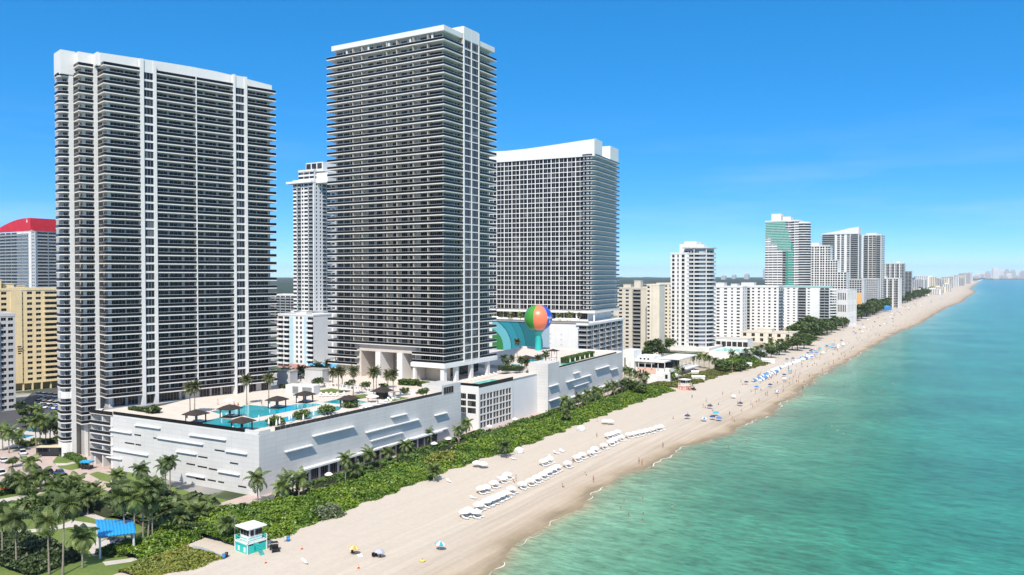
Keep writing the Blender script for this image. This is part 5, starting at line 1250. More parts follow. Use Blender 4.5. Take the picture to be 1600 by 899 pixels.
for q in [(403,790,402,747),(450,786,446,750),(467,780,468,748),(446,790,440,762),(540,755,540,716),(552,752,556,732),(576,735,576,708),(606,724,605,706),(636,714,634,695),(645,712,641,700),(668,696,668,677),(717,692,716,672),(729,684,729,661)]:
    k += 1; palm_px(*q, 'coco', '%s coconut palm from the podium corner along its seaward wall' % ordw(k), 'palms along the seaward podium wall', 0.2, .82 if k > 4 else .95)
for q in [(678,752,677,736,'squat palm in the dune scrub below the podium canopy'),(790,715,788,697,'dark palm at the dune edge above the white umbrellas'),(886,662,885,647,'spreading palm at the end of the garden wall')]:
    palm_px(*q[:4], 'dark' if 'dark' in q[4] else 'bush', q[4], None, 0.6)
k = 0
for q in [(883,652,882,625),(904,645,904,620),(917,640,917,615),(930,634,930,609),(938,630,938,612),(950,625,950,603),(960,621,960,601),(972,616,972,598),(982,611,982,595),(893,650,893,630)]:
    k += 1; palm_px(*q, 'coco', '%s palm from the near end of the row before the second podium' % ordw(k), 'palm row before the second podium', 0.2, .85)
k = 0
for q in [(983,603,984,580),(992,605,993,583),(1001,606,1001,588),(1010,602,1010,586),(976,598,977,578),(1008,612,1007,597),(996,612,995,600),(1060,598,1059,577),(1066,596,1067,579),(1052,600,1051,585),(1030,548,1030,528),(1038,548,1037,526),(1046,550,1045,532),(1034,556,1034,540)]:
    k += 1; palm_px(*q, 'date' if k % 3 == 0 else 'coco', '%s palm of the clumps around the low beach club' % ordw(k), 'palms around the beach club', 0.2, .85)
k = 0
for q in [(1084,573,1084,558),(1092,574,1093,556),(1100,576,1101,557),(1108,577,1108,560),(1116,580,1117,563),(1124,582,1124,566),(1144,584,1144,552),(1158,568,1158,555),(1166,566,1166,549),(1174,564,1175,547),(1182,562,1183,545),(1190,560,1190,542),(1198,558,1198,540),(1206,555,1206,538),(1214,552,1215,536),(1222,549,1222,533),(1230,546,1231,531),(1238,544,1238,528),(1246,540,1246,527),(1254,537,1254,524),(1262,534,1262,521),(1270,531,1271,519),(1278,528,1278,517),(1170,571,1171,556),(1204,548,1204,531),(1234,536,1234,522)]:
    k += 1; palm_px(*q, 'date' if k % 4 == 0 else 'coco', '%s palm of the line running up the shore beside the condos' % ordw(k), 'palms beside the shore condos', 0.2, .9)
# ---- broad-leaved trees
def tree_protos():
    P = []
    for s in range(4):
        rs = random.Random(90+s); L = [(0, 0, 4.2, 2.2, 1.6)]
        for i in range(7):
            a = i*2.4; r = rs.uniform(1.2, 2.6); L.append((r*math.cos(a), r*math.sin(a), rs.uniform(3.0, 5.2), rs.uniform(1.1, 1.8), rs.uniform(.9, 1.4)))
        P.append(crown_mesh('crown', 70+s, L, 42, .36, LEAF if s % 2 else LEAFD))
    return P
TREES = tree_protos()
def tree_trunk():
    b = MB(); b.smooth = True; b.tube([(0, 0, 0), (.1, 0, 1.2), (0, .1, 2.4)], [.28, .2, .16], 7)
    for a in (0, 2.1, 4.2): b.tube([(0, .1, 2.2), (.7*math.cos(a), .7*math.sin(a), 3.1), (1.4*math.cos(a), 1.4*math.sin(a), 3.9)], [.13, .09, .05], 5)
    return b.mesh('trunk', TRUNKD)
TT = tree_trunk(); _tn = [0]
def ordw2(n): return ordw(n) if n < 100 else (['','one','two'][n//100]+' hundred'+(' and '+ordw(n % 100) if n % 100 else 'th'))
def tree(loc, s, label, group=None, cat='tree', name='broadleaf_tree'):
    i = _tn[0]; _tn[0] += 1
    T = thing(name, label, cat, loc, rnd.uniform(0, 6.28), group); T.scale = (s, s, s*rnd.uniform(.85, 1.1))
    obj('trunk', TT, T); obj('crown', TREES[i % 4], T); return T
k = 0
for (x, y, s) in [(60,668,1.6),(40,668,1.3),(52,655,1.4),(95,660,1.5),(30,640,1.2),(35,655,1.0),(97,700,1.2),(20,730,.9),(60,762,1.2),(90,768,1.3),(120,760,1.0),(110,782,1.3),(30,790,.0),(75,800,1.4),(50,806,1.3),(100,812,1.4),(25,812,1.2),(64,818,1.2),(130,800,.9),(8,808,1.1),(245,838,1.0),(255,828,1.2),(265,838,1.2),(275,822,1.1),(250,815,1.2),(240,806,1.2),(262,802,1.2),(300,826,.9),(318,835,.9),(334,838,.8),(345,826,.8),(292,838,.9),(210,800,1.2),(198,806,1.2),(190,796,1.0),(176,770,.8),(85,788,1.2),(18,772,1.2),(45,782,1.0)]:
    if s: k += 1; e, n, z = G(x, y, .1); tree((e, n, z), s*.62, '%s leafy tree from the hotel pool down to the lifeguard hut' % ordw(k), 'leafy trees of the park')
k = 0
rr2 = random.Random(5)
n = 742.0
while n < 6200 and k < 240:
    for j in range(2 if n < 2600 else 1):
        e = Dn(n)-rr2.uniform(1, 30 if n > 820 else 14); k += 1
        tree((e, n+rr2.uniform(-5, 5), .1), rr2.uniform(1.6, 2.5) if n < 1000 else rr2.uniform(2.2, 3.4), '%s tree counting outward in the green belt behind the far beach' % ordw2(k), 'tree belt behind the far beach')
    n += 11+(n-740)*.013
k = 0
for (x, y, s) in [(1238,548,1.2),(1246,549,1.3),(1256,546,1.3),(1264,541,1.3),(1250,540,1.2),(1228,552,1.1),(1218,556,1.1),(1205,560,1.0),(1188,566,.9),(1150,582,.8),(1160,580,.8),(1132,584,.8),(1020,556,1.4),(1042,552,1.4),(1030,562,1.3),(1012,562,1.2),(985,618,.9),(1000,620,.8)]:
    k += 1; e, n, z = G(x, y, .1); tree((e, n, z), s*1.35, '%s leafy tree from the beach club toward the long white block' % ordw(k), 'leafy trees beside the condos')
# deck shrubs and planting on the roof terraces
def deck_tree(px, py, s, h, label, group, z=None):
    z = deck_z if z is None else z
    e, n, _ = G(px, py, z); T = thing('round_tree', label, 'tree', (e, n, z), 0, group)
    rs = random.Random(int(px)); L = [(0, 0, h, 1.5*s, 1.1*s)]+[(math.cos(a)*1.2*s, math.sin(a)*1.2*s, h+rs.uniform(-.4, .4)*s, .95*s, .75*s) for a in (0, 1.3, 2.5, 3.8, 5.1)]
    obj('crown', crown_mesh('crown', int(px), L, 60, .26, LEAF), T); b = MB(); b.tube([(0, 0, 0), (.05, 0, h*.5), (0, 0, h)], [.14, .11, .09], 6); part(T, 'trunk', b, TRUNKD)
    return T
for i, q in enumerate([(430,664,1.35,1.3),(471,655,1.35,1.3),(510.5,648,1.4,1.5),(547,637,1.35,1.6)]):
    deck_tree(*q, '%s round dense tree from the corner along the pool deck edge' % ordw(i+1), 'round trees at the pool deck edge')
for i, q in enumerate([(240,646,1.1,1.3),(497,606,1.1,2.6),(548,608,1.0,2.4),(571,611,1.0,2.3),(632,617.5,.9,1.6),(661,622,1.1,2.3),(600,612,.9,2.0)]):
    deck_tree(*q, '%s small round tree from the left on the pool deck' % ordw(i+1), 'small round trees on the deck')
k = 0
for q in [(297,646,296,607),(304,647,305,604),(385.5,632.5,385,593),(420,629,420,591),(529,616,529,581),(552,618.5,552,580),(584,621,583,582),(588,615,588,580),(614.5,623,614,585),(535,606,534,580),(520,604,520,582),(606,607,606,586)]:
    k += 1; palm_px(*q, 'date', '%s olive date palm from the stepped tower across the pool deck' % ordw(k), 'date palms on the pool deck', deck_z, .95)
k = 0
for q in [(443,610,443,588),(452,606,452,583),(463,608,462,586),(478,603,478,581),(490,602,490,578),(505,600,504,576),(470,596,470,577),(496,592,496,572),(512,590,512,568),(448,598,447,580)]:
    k += 1; palm_px(*q, 'date' if k % 2 else 'coco', '%s palm of the street planting between the two towers' % ordw(k), 'palms between the towers', 6.0, 1.1)
k = 0
for q in [(787,571,787,559),(800,573,800,560),(815,574,815,562),(841,574,841,560),(852,572,853,553),(808,566,808,534),(792,576,792,566),(822,576,822,566)]:
    k += 1; palm_px(*q, 'dark' if k % 2 else 'date', '%s palm on the terrace before the wave mural' % ordw(k), 'palms before the wave mural', 18.1, .8)
for i in range(16):
    w = W3 @ Vector((-74+i*4.3, 12+3*math.sin(i*2.1), 31.4))
    palm(tuple(w), 3.6+.8*math.sin(i), 'date' if i % 2 else 'coco', '%s palm on the hotel roof terrace over the mural' % ordw(i+1), 'palms on the hotel terrace', s=.7)
# ---- hedges as clipped leafy boxes
def hedge(pts, w, h, label, z=.15, m=None, group=None, name='hedge'):
    T = thing(name, label, 'hedge', (*pts[0], z), 0, group); rs = np.random.RandomState(len(label)*7+int(abs(pts[0][0])))
    core = MB(); Cs = []
    o = Vector(pts[0])
    for a, b in zip(pts, pts[1:]):
        a = Vector(a)-o; b = Vector(b)-o; d = b-a; L = d.length; d = d.normalized() if L else Vector((1, 0)); pn = Vector((-d.y, d.x))
        core.box(0, L, -w*.42, w*.42, 0, h*.86, fm(a, d))
        n = int((L+w)*(w+2*h)*16); s = rs.uniform(-.2, L+.2, n); q = rs.uniform(-1, 1, n); u = rs.random(n); top = u < w/(w+1.6*h)
        t = np.where(top, q*w*.5, np.sign(q)*w*.5*(.85+.2*rs.random(n))); zz = np.where(top, h*(.85+.25*rs.random(n)), rs.random(n)*h)
        Cs.append(np.stack([a.x+d.x*s+pn.x*t, a.y+d.y*s+pn.y*t, zz], 1))
    C = np.concatenate(Cs); U, V = leaf_axes(rs, len(C), .2)
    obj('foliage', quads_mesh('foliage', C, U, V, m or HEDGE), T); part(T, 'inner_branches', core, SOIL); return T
gp2 = lambda *P, z=.15: [G(x, y, z)[:2] for x, y in P]
hedge([(-157.8, 240), (-158.2, 262), (-160, 285), (-160.5, 300)], 2.6, 1.4, 'long clipped hedge along the garden wall under the glazed building')
hedge([(-164, 240), (-165, 254)], 2.2, 1.3, 'short clipped hedge by the path at the podium end')
hedge([(-164.5, 163), (-164.5, 200)], 1.8, 1.2, 'clipped hedge at the near foot of the seaward podium wall')
hedge([(-164.5, 204), (-164.5, 236)], 1.8, 1.3, 'clipped hedge at the far foot of the seaward podium wall')
hedge(gp2((163,862),(185,866),(215,862),(232,856)), 4.2, 1.1, 'low curved hedge below the blue canopy floor')
hedge(gp2((106,714),(118,718),(128,724)), 2.6, 1.3, 'clipped hedge at the rounded tower foot')
hedge(gp2((127,722),(130,731)), 2.6, 1.4, 'short hedge beside the blue cart')
hedge(gp2((-20,778),(0,774),(34,767)), 2.2, 1.1, 'hedge along the parking bay at the picture edge')
hedge(gp2((52,690),(80,692),(99,684)), 2.2, 1.1, 'hedge along the hotel pool drive')
hedge(gp2((30,693),(52,697)), 3, .9, 'low yellow green hedge beside the drive', m=SCRUBY)
hedge([G(x, y, deck_z)[:2] for x, y in ((626,601),(651,602.5))], 4, 2.0, 'dense hedge beside the tall white columns of the deck', z=deck_z)
hedge([G(x, y, deck_z)[:2] for x, y in ((656,603),(668,605))], 3, 1.7, 'small hedge under the cream terrace ceiling', z=deck_z)
hedge([G(x, y, deck_z)[:2] for x, y in ((205,640),(244,646))], 2.4, .9, 'low dark hedge at the tower foot on the deck', z=deck_z, m=LEAFD)
hedge([G(x, y, deck_z)[:2] for x, y in ((440,607),(452,605))], 3, 1.2, 'dark planter hedge at the tower end of the pool deck', z=deck_z, m=LEAFD)
m3 = Matrix.Translation(P3.location) @ Matrix.Rotation(R(3.5), 4, 'Z')
for i in range(6):
    a = m3 @ Vector((-7-i*.05, 33+i*6.1, 0)); b = m3 @ Vector((-7-i*.05, 37.6+i*6.1, 0))
    hedge([(a.x, a.y), (b.x, b.y)], 3.4, 2.5, '%s clipped green hedge cube from the near end of the second podium roof' % ordw(i+1), z=18.12, group='hedge cubes on the podium roof')
hedge([G(x, y, 18.12)[:2] for x, y in ((782,579),(796,578),(812,580))], 4, 1.8, 'dark planting bed beside the teal pool before the mural', z=18.12, m=LEAFD)
hedge([G(x, y, 18.12)[:2] for x, y in ((815,568),(822,567))], 4, 2.2, 'dark shrub bed beside the shade shelters before the mural', z=18.12, m=LEAFD)
for i, (pl, nm) in enumerate([([(490,612),(518,607),(545,612),(516,617)], 'lawn panel nearer the tower'), ([(540,619),(570,616),(586,620),(560,624)], 'middle lawn panel'), ([(600,624),(622,620),(640,622),(612,628)], 'lawn panel near the thatched bar'), ([(612,631),(640,623.5),(648,624.5),(622,633)], 'lawn panel at deck rail')]):
    structure('deck_lawn', MB().sheet([G(x, y, deck_z)[:2] for x, y in pl], deck_z+.03), GRASS)
# ---- dune vegetation: one mass nobody could count
def scrub(name, label, region, dens, size, hfun, m, seed, soil=True):
    """region(n) -> list of (e0,e1) bands for northing n"""
    rs = np.random.RandomState(seed); pts = []
    n = region['n0']
    while n < region['n1']:
        e0, e1 = region['f'](n); w = e1-e0
        if w > .3:
            k_ = rs.poisson(w*dens); ee = e0+w*rs.random(k_); nn = n+rs.random(k_); pts.append(np.stack([ee, nn, np.full(k_, e0), np.full(k_, e1)], 1))
        n += 1
    P = np.concatenate(pts)
    z = hfun(P[:, 0], P[:, 1], P[:, 2], P[:, 3]); keep = z > .12; P = P[keep]; z = z[keep]
    C = np.stack([P[:, 0]+rs.normal(size=len(P))*.12, P[:, 1], .35+z*(1-.35*rs.random(len(P))**2)], 1)
    U, V = leaf_axes(rs, len(C), size, .5)
    tag(obj(name, quads_mesh(name, C, U, V, m)), label, None, None, 'stuff')
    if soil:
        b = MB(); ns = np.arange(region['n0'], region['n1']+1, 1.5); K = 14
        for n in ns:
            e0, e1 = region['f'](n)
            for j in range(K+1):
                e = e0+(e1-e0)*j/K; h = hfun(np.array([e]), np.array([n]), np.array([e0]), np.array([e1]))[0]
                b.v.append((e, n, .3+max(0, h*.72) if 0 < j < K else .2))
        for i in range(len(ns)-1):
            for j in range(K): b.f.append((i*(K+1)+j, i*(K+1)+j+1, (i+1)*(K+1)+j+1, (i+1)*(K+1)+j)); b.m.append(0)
        tag(obj('dark_undergrowth', b.mesh('dark_undergrowth', SOIL)), 'dark tangled undergrowth beneath the '+label[:60].rsplit(' ', 1)[0], None, None, 'stuff')
def bumps(x, y):
    v = np.sin(x*.45+1.3*np.sin(y*.21))*np.sin(y*.38+1.1*np.sin(x*.3)) + .6*np.sin(x*1.1+y*.7)*np.sin(y*1.3-x*.5+1) + .35*np.sin(x*2.3-y*1.9)
    return v
def dune_h(e, n, e0, e1):
    t = (e-e0)/np.maximum(e1-e0, .1); edge = np.clip((e1-e)/3.0, 0, 1)**.6*np.clip((e-e0)/1.2, 0, 1)**.5
    return edge*(1.5+.55*bumps(e, n)+.7*np.clip(1-t, 0, 1))
def reg1(n):
    e1 = Dn(n); e0 = -154.8
    if n < 150: e0 = -154.8-(150-n)*.55
    if n < 132: e1 = e1-(132-n)*.30
    if 215 < n < 219: e0 = e1-6
    return (max(e0, -176), e1)
scrub('sea_grape_scrub', 'rounded bright green sea grape scrub covering the dune before the podiums', dict(n0=119, n1=394, f=reg1), 26, .24, dune_h, SCRUB, 3)
scrub('yellow_scrub', 'yellow green coarse scrub patch at the near end of the dune', dict(n0=97, n1=113, f=lambda n: (-150-(n-99)*.1, Dn(n)-1-(119-n)*.3)), 34, .19, lambda e, n, a, b: .42*dune_h(e, n, a, b), SCRUBY, 4)
scrub('yellow_scrub', 'yellow topped scrub patch among the sea grape by the podium', dict(n0=196, n1=212, f=lambda n: (-152+((n-204)/8)**2*3, -142-((n-204)/8)**2*4)), 12, .3, lambda e, n, a, b: dune_h(e, n, a, b)*1.0+.75*np.clip((b-e)/3, 0, 1), SCRUBY, 5)
scrub('sea_grape_scrub', 'bright green sea grape bush between the footpath and the yellow grass', dict(n0=103, n1=120, f=lambda n: (-161-(n-103)*.15, -151-(n-103)*.1)), 26, .24, dune_h, SCRUB, 13)
scrub('silver_scrub', 'silvery grey green shrubs at the seaward edge of the dune scrub', dict(n0=142, n1=149, f=lambda n: (Dn(n)-5+abs(n-146)*.5, Dn(n)+.6)), 30, .2, lambda e, n, a, b: .3+1.2*dune_h(e, n, a, b), mat('silver_leaf', (.19, .22, .13), .6, col2=(.11, .16, .06), vscale=.4, transl=.15), 15, False)
scrub('dune_grass', 'olive yellow dune grass before the beach club', dict(n0=404, n1=548, f=lambda n: (-158+(n-404)*.10, Dn(n)+1)), 9, .34, lambda e, n, a, b: .45*dune_h(e, n, a, b)+.2, mat('dune_grass_olive', (.19, .19, .045), .7, col2=(.10, .13, .03), vscale=.12, transl=.2, fine=.4), 6)
scrub('green_shrubs', 'green shrubs on the bank below the pool terrace', dict(n0=505, n1=560, f=lambda n: (-152, Dn(n)-3-((n-532)/30)**2*10)), 9, .4, lambda e, n, a, b: 1.6*dune_h(e, n, a, b), SCRUB, 7)
scrub('dark_hedge_mass', 'dark leafy park planting at the bottom edge of the picture', dict(n0=86, n1=98, f=lambda n: (-190+(n-86)*.3, -164+(104-n)*.1)), 22, .25, lambda e, n, a, b: 1.1*dune_h(e, n, a, b), LEAFD, 8)
scrub('dark_shrubs', 'dark shrubs under the park palms beside the podium lawn', dict(n0=118, n1=140, f=lambda n: (-205, -172)), 7, .36, lambda e, n, a, b: .9*dune_h(e, n, a, b)*(bumps(e*.6, n*.6+3) > .25), LEAFD, 9)
scrub('planting_bed', 'leafy beds between the podium wall and the boardwalk', dict(n0=150, n1=400, f=lambda n: (-163, -156.5)), 7, .3, lambda e, n, a, b: .8*dune_h(e, n, a, b)*(bumps(e*.7+5, n*.5) > .0), HEDGE, 10)
# far wood: canopy of lumps out to the horizon
def far_wood():
    rs = np.random.RandomState(12); b = MB(); az = np.linspace(R(-64), R(28), 150); rad_ = [1250, 1400, 1600, 1850, 2150, 2500, 2950, 3500, 4200, 5200, 6600, 8500, 11500]
    # direction measured from the view axis; inland side only
    vs_ = []
    for r in rad_:
        for a in az:
            X, Y = r*math.sin(a), r*math.cos(a); e = X*ca-Y*sa; n = X*sa+Y*ca
            lim = Dn(n)-60; e2 = min(e, lim)
            vs_.append((e2, n, 6+7*rs.random()+4*math.sin(e*.01)*math.sin(n*.013)))
    K = len(az); b.v = vs_
    for i in range(len(rad_)-1):
        for j in range(K-1): b.f.append((i*K+j, i*K+j+1, (i+1)*K+j+1, (i+1)*K+j)); b.m.append(0)
    tag(obj('far_wood', b.mesh('far_wood', mat('far_wood_green', (.030, .052, .018), .95, col2=(.014, .028, .012), vscale=.02, fine=.3, bump=1.0, bscale=.12))), 'dark green tree cover spreading inland to the horizon', None, None, 'stuff')
far_wood()
# ------------------------------------------------------------------ pool deck
def deckpoly(name, pts, dz, m): return structure(name, MB().sheet([G(x, y, deck_z)[:2] for x, y in pts], deck_z+dz), m)
PA = [(329,643.4),(344.5,640.6),(351,639.4),(375.7,636.4),(380.7,633.8),(391.3,633.2),(403.5,634.4),(423.5,635.6),(453,633.8),(460.4,632),(493.4,630.8),(503.2,632.6),(430,647.3),(394.6,654),(380,649.5),(352,652.5),(345,648)]
PB = [(321.7,657.6),(341.2,653.4),(355.7,655.2),(372,656),(391,660.7),(415.2,656.8),(439.6,653.2),(495.9,641.8),(505,638),(516.7,636.3),(527.7,635),(533.8,637.5),(530,641),(498,649.7),(439.6,661.4),(414.6,668),(391.3,670.9),(380,673.6),(362.3,672.3),(340,668),(317,663.6)]
PC = [(504.4,629),(520,625.6),(533.8,622.8),(548,624),(560.7,625.9),(574.2,628.3),(566,630.6),(554.6,632.6),(530,631.5)]
for pl in (PA, PB, PC):
    cx_ = sum(q[0] for q in pl)/len(pl); cy_ = sum(q[1] for q in pl)/len(pl)
    deckpoly('pool_coping', [(cx_+(x-cx_)*1.03, cy_+(y-cy_)*1.06) for x, y in pl], .02, mat('pale_coping', (.72, .66, .60), .8))
    deckpoly('swimming_pool', pl, .05, POOL)
def gazebo(px, py, label, s=1.0, group='thatched gazebos by the pool'):
    e, n, _ = G(px, py, deck_z); T = thing('gazebo', label, 'gazebo', (e, n, deck_z), R(8), group); T.scale = (s, s, s)
    a = 1.9
    for x in (-a, a):
        for y in (-a, a): part(T, 'post', MB().box(x-.13, x+.13, y-.13, y+.13, .25, 2.7), WOODP)
    part(T, 'floor', MB().box(-a-.2, a+.2, -a-.2, a+.2, .02, .25), WOODP)
    bm_ = MB()
    for y in (-a, a): bm_.box(-a+.131, a-.131, y-.09, y+.09, 2.45, 2.7)
    for x in (-a, a): bm_.box(x-.09, x+.09, -a+.131, a-.131, 2.45, 2.7)
    part(T, 'beam', bm_, WOODP)['kind'] = 'stuff'
    rf = MB(); w = 2.75; v = [(-w,-w,2.55),(w,-w,2.55),(w,w,2.55),(-w,w,2.55),(-w,-w,2.72),(w,-w,2.72),(w,w,2.72),(-w,w,2.72),(-1.2,-1.2,3.55),(1.2,-1.2,3.55),(1.2,1.2,3.55),(-1.2,1.2,3.55),(0,0,3.95)]
    rf.add(v, [(3,2,1,0),(0,1,5,4),(1,2,6,5),(2,3,7,6),(3,0,4,7),(4,5,9,8),(5,6,10,9),(6,7,11,10),(7,4,8,11),(8,9,12),(9,10,12),(10,11,12),(11,8,12)])
    part(T, 'thatched_roof', rf, WOODD)
    part(T, 'daybed', MB().box(-1.3, 1.3, .2, 1.5, .26, .75), WFAB)
    dr = MB()
    for y in (-a, a): dr.box(-a+.2, -a+.7, y-.03, y+.03, .3, 2.44)
    part(T, 'curtain', dr, WFAB)['kind'] = 'stuff'
for q in [(306,661,'gazebo at the deck rail nearest the tower foot'),(359,652,'gazebo between the two pools with a white parasol behind'),(378,673.5,'gazebo at the pool corner nearest the podium corner'),(433,637.5,'gazebo on the upper pool edge beside the tower end'),(476,629,'gazebo at the far upper pool by the grey kiosk'),(545,636,'gazebo standing behind the last round deck tree')]: gazebo(*q)
e, n, _ = G(597, 623, deck_z); T = thing('thatched_bar', 'dark thatched bar among the deck date palms', 'bar', (e, n, deck_z), R(5))
part(T, 'counter', MB().box(-1.5, 1.5, -1.5, 1.5, 0, 2.6), WOODP); rf = MB(); w = 3.2
rf.add([(-w,-w,2.6),(w,-w,2.6),(w,w,2.6),(-w,w,2.6),(0,0,4.4)], [(3,2,1,0),(0,1,4),(1,2,4),(2,3,4),(3,0,4)]); part(T, 'thatched_roof', rf, WOODD)
e, n, _ = G(468, 617, deck_z); T = thing('kiosk', 'white and grey service kiosk at the far end of the pools', 'kiosk', (e, n, deck_z), R(10))
part(T, 'wall', MB().box(-6, 6, 0, 4, 0, 3.4), WHITE); part(T, 'shutter', MB().box(-3, -.5, -.06, -.002, .3, 2.9), RAILG); part(T, 'shutter', MB().box(1.2, 5.2, -.06, -.002, .5, 2.8), RAILG)
for (px, py, w, h, nm) in ((443,603,6,5.5,'grey concrete stair cube at the planting edge between towers'),(490,600,8,5.5,'second grey concrete cube beneath the low deck palms')):
    e, n, _ = G(px, py, deck_z); T = thing('stair_cube', nm, 'stair house', (e, n, deck_z), R(12)); part(T, 'wall', MB().box(-w/2, w/2, 0, 5, 0, h), GREYW); part(T, 'roof', MB().box(-w/2-.15, w/2+.15, -.15, 5.15, h, h+.3), CONC)
# balustrade walls behind the deck
for i, (a_, b_) in enumerate((((455,607),(490,603)),((500,603),(560,611)),((545,606),(590,616)),((606,620),(655,616)))):
    A_1 = Vector(G(*a_, deck_z)[:2]); B_1 = Vector(G(*b_, deck_z)[:2]); d = B_1-A_1; L_ = d.length
    T = thing('balustrade', '%s pierced white balustrade from the tower end of the deck' % ordw(i+1), 'balustrade', (A_1.x, A_1.y, deck_z), math.atan2(d.y, d.x), 'deck balustrades')
    b = MB(); b.box(0, L_, 0, .25, 0, .35); b.box(0, L_, 0, .25, 1.35, 1.6); kq = int(L_/2.2)
    for j in range(kq+1): b.box(j*(L_-.6)/kq, j*(L_-.6)/kq+.6, .01, .24, .35, 1.35)
    part(T, 'wall', b, WHITE2)
# closed parasols and loungers on the deck
def lathe_part(T, name, prof, m, n=12, smooth=True):
    b = MB(); b.smooth = smooth; b.lathe(prof, n); return part(T, name, b, m)
PAR = {}
def closed_parasol(loc, label, group):
    if 'c' not in PAR:
        PAR['c'] = T = thing('closed_parasol', label, 'parasol', loc, 0, group)
        lathe_part(T, 'pole', [(.04, 0), (.04, 2.6)], WHITE2, 6); lathe_part(T, 'folded_canopy', [(.12, .9), (.3, 1.2), (.22, 2.0), (.06, 2.75), (.01, 2.85)], WFAB, 10)
        return T
    return dup(PAR['c'], loc, 0, label, group)
k = 0
for q in [(404.5,664),(437,668),(432,671),(455.5,659.5),(474,662),(490,655),(495,648),(535,637.5),(452,662),(420,668)]:
    k += 1; closed_parasol(G(*q, deck_z), '%s closed white parasol from the podium corner along the deck edge' % ordw(k), 'closed parasols on the pool deck')
k = 0
for i in range(9):
    w = m3 @ Vector((-2.6, 30+i*6, 18.12)); k += 1; closed_parasol(tuple(w), '%s closed white parasol from the near end of the second podium roof' % ordw(k), 'closed parasols on the second podium')
def open_umbrella_proto(name, R_, h, mats, label, cat, loc, group, panels=8):
    T = thing(name, label, cat, loc, 0, group)
    lathe_part(T, 'pole', [(.035, 0), (.035, h+.1)], mat('pale_pole', (.6, .58, .54), .5), 6)
    b = MB(); n = 16; ring = [(R_*math.cos(2*math.pi*i/n), R_*math.sin(2*math.pi*i/n), h-.62-(.06 if i % 2 else 0)) for i in range(n)]
    mid = [(R_*.55*math.cos(2*math.pi*i/n), R_*.55*math.sin(2*math.pi*i/n), h-.2) for i in range(n)]
    v = ring+mid+[(0, 0, h)]; f = []; mi = []
    for i in range(n):
        j = (i+1) % n; f += [(i, j, n+j, n+i), (n+i, n+j, 2*n)]; q = (i//2) % len(mats); mi += [q, q]
    o = len(b.v); b.v += v; b.f += f; b.m += mi
    val = [(x, y, z-.16) for x, y, z in ring]; b.v += val; o2 = len(v)
    for i in range(n): j = (i+1) % n; b.f.append((o2+i, o2+j, j, i)); b.m.append((i//2) % len(mats))
    part(T, 'canopy', b, mats); return T
# ------------------------------------------------------------------ people, one continuous skin per pose
def skin_body(name, verts, edges, radii, root=0):
    me = bpy.data.meshes.new(name); me.from_pydata(verts, edges, []); o = bpy.data.objects.new('tmp', me); COL.objects.link(o)
    sm = o.modifiers.new('s', 'SKIN'); sm.use_smooth_shade = True
    ss = o.modifiers.new('u', 'SUBSURF'); ss.levels = 1
    if not me.skin_vertices: me.attributes.new('dummy', 'FLOAT', 'POINT')
    bpy.context.view_layer.update()
    sv = me.skin_vertices[0].data if me.skin_vertices else None
    if sv:
        for i, r in enumerate(radii): sv[i].radius = r if isinstance(r, tuple) else (r, r); sv[i].use_root = (i == root)
    o.update_tag(); bpy.context.view_layer.update()
    out = bpy.data.meshes.new_from_object(o.evaluated_get(bpy.context.evaluated_depsgraph_get()))
    bpy.data.objects.remove(o); out.name = 'person'; out.materials.clear(); out.materials.append(SKIN); return out
def person_meshes():
    E = [(0,1),(1,2),(2,3),(3,4),(1,5),(5,6),(6,7),(1,8),(8,9),(9,10),(0,11),(11,12),(12,13),(13,14),(0,15),(15,16),(16,17),(17,18),(4,19)]
    def body(arms, legs, base=(0, 0, .93), lean=0.0):
        bx, by, bz = base; L = lean
        v = [(bx,by,bz),(bx,by+L*.45,bz+.45),(bx,by+L*.55,bz+.56),(bx,by+L*.6,bz+.64),(bx,by+L*.65,bz+.72)]
        for sgn, (e_, h_) in zip((-1, 1), arms): v += [(bx+sgn*.19,by+L*.42,bz+.44),(bx+sgn*e_[0],by+e_[1],bz+e_[2]),(bx+sgn*h_[0],by+h_[1],bz+h_[2])]
        for sgn, (k_, f_) in zip((-1, 1), legs): v += [(bx+sgn*.1,by,bz-.06),(bx+sgn*k_[0],by+k_[1],k_[2]),(bx+sgn*f_[0],by+f_[1],f_[2]),(bx+sgn*f_[0],by+f_[1]+.15,f_[2]-.03)]
        v.append((bx,by+L*.7,bz+.80)); return v
    rad = [(.16,.11),(.17,.11),.06,.085,.10,.06,.045,.035,.06,.045,.035,.09,.06,.045,.035,.09,.06,.045,.035,.07]
    A0 = [((.25,.02,.18),(.26,.08,-.06))]*2
    st_ = body(A0, [((.11,.02,.48),(.12,0,.05))]*2)
    wk = body([((.25,-.12,.2),(.25,-.02,-.03)),((.25,.14,.2),(.24,.28,.02))], [((.11,.17,.50),(.12,.18,.06)),((.11,-.08,.46),(.12,-.34,.10))])
    si = body([((.26,.12,.18),(.22,.32,.05))]*2, [((.13,.40,.36),(.14,.46,.05))]*2, (0,0,.16), -.18)
    sw = body([((.34,.12,.30),(.40,.34,.25))]*2, [((.11,.05,-.6),(.12,-.05,-1.0))]*2, (0,0,-.22))
    return [skin_body('person', v, E, rad) for v in (st_, wk, si, sw)], (st_, wk, si, sw)
PM, PV = person_meshes()
SUITS = [mat('red_swimwear', (.5, .03, .03), .6), mat('navy_swimwear', (.02, .03, .12), .6), mat('black_swimwear', (.012, .012, .014), .6), mat('white_shirt', (.7, .7, .68), .7), mat('turquoise_swimwear', (.03, .35, .4), .6), mat('orange_swimwear', (.7, .2, .03), .6)]
SNAMES = ['red', 'navy', 'black', 'white', 'turquoise', 'orange']
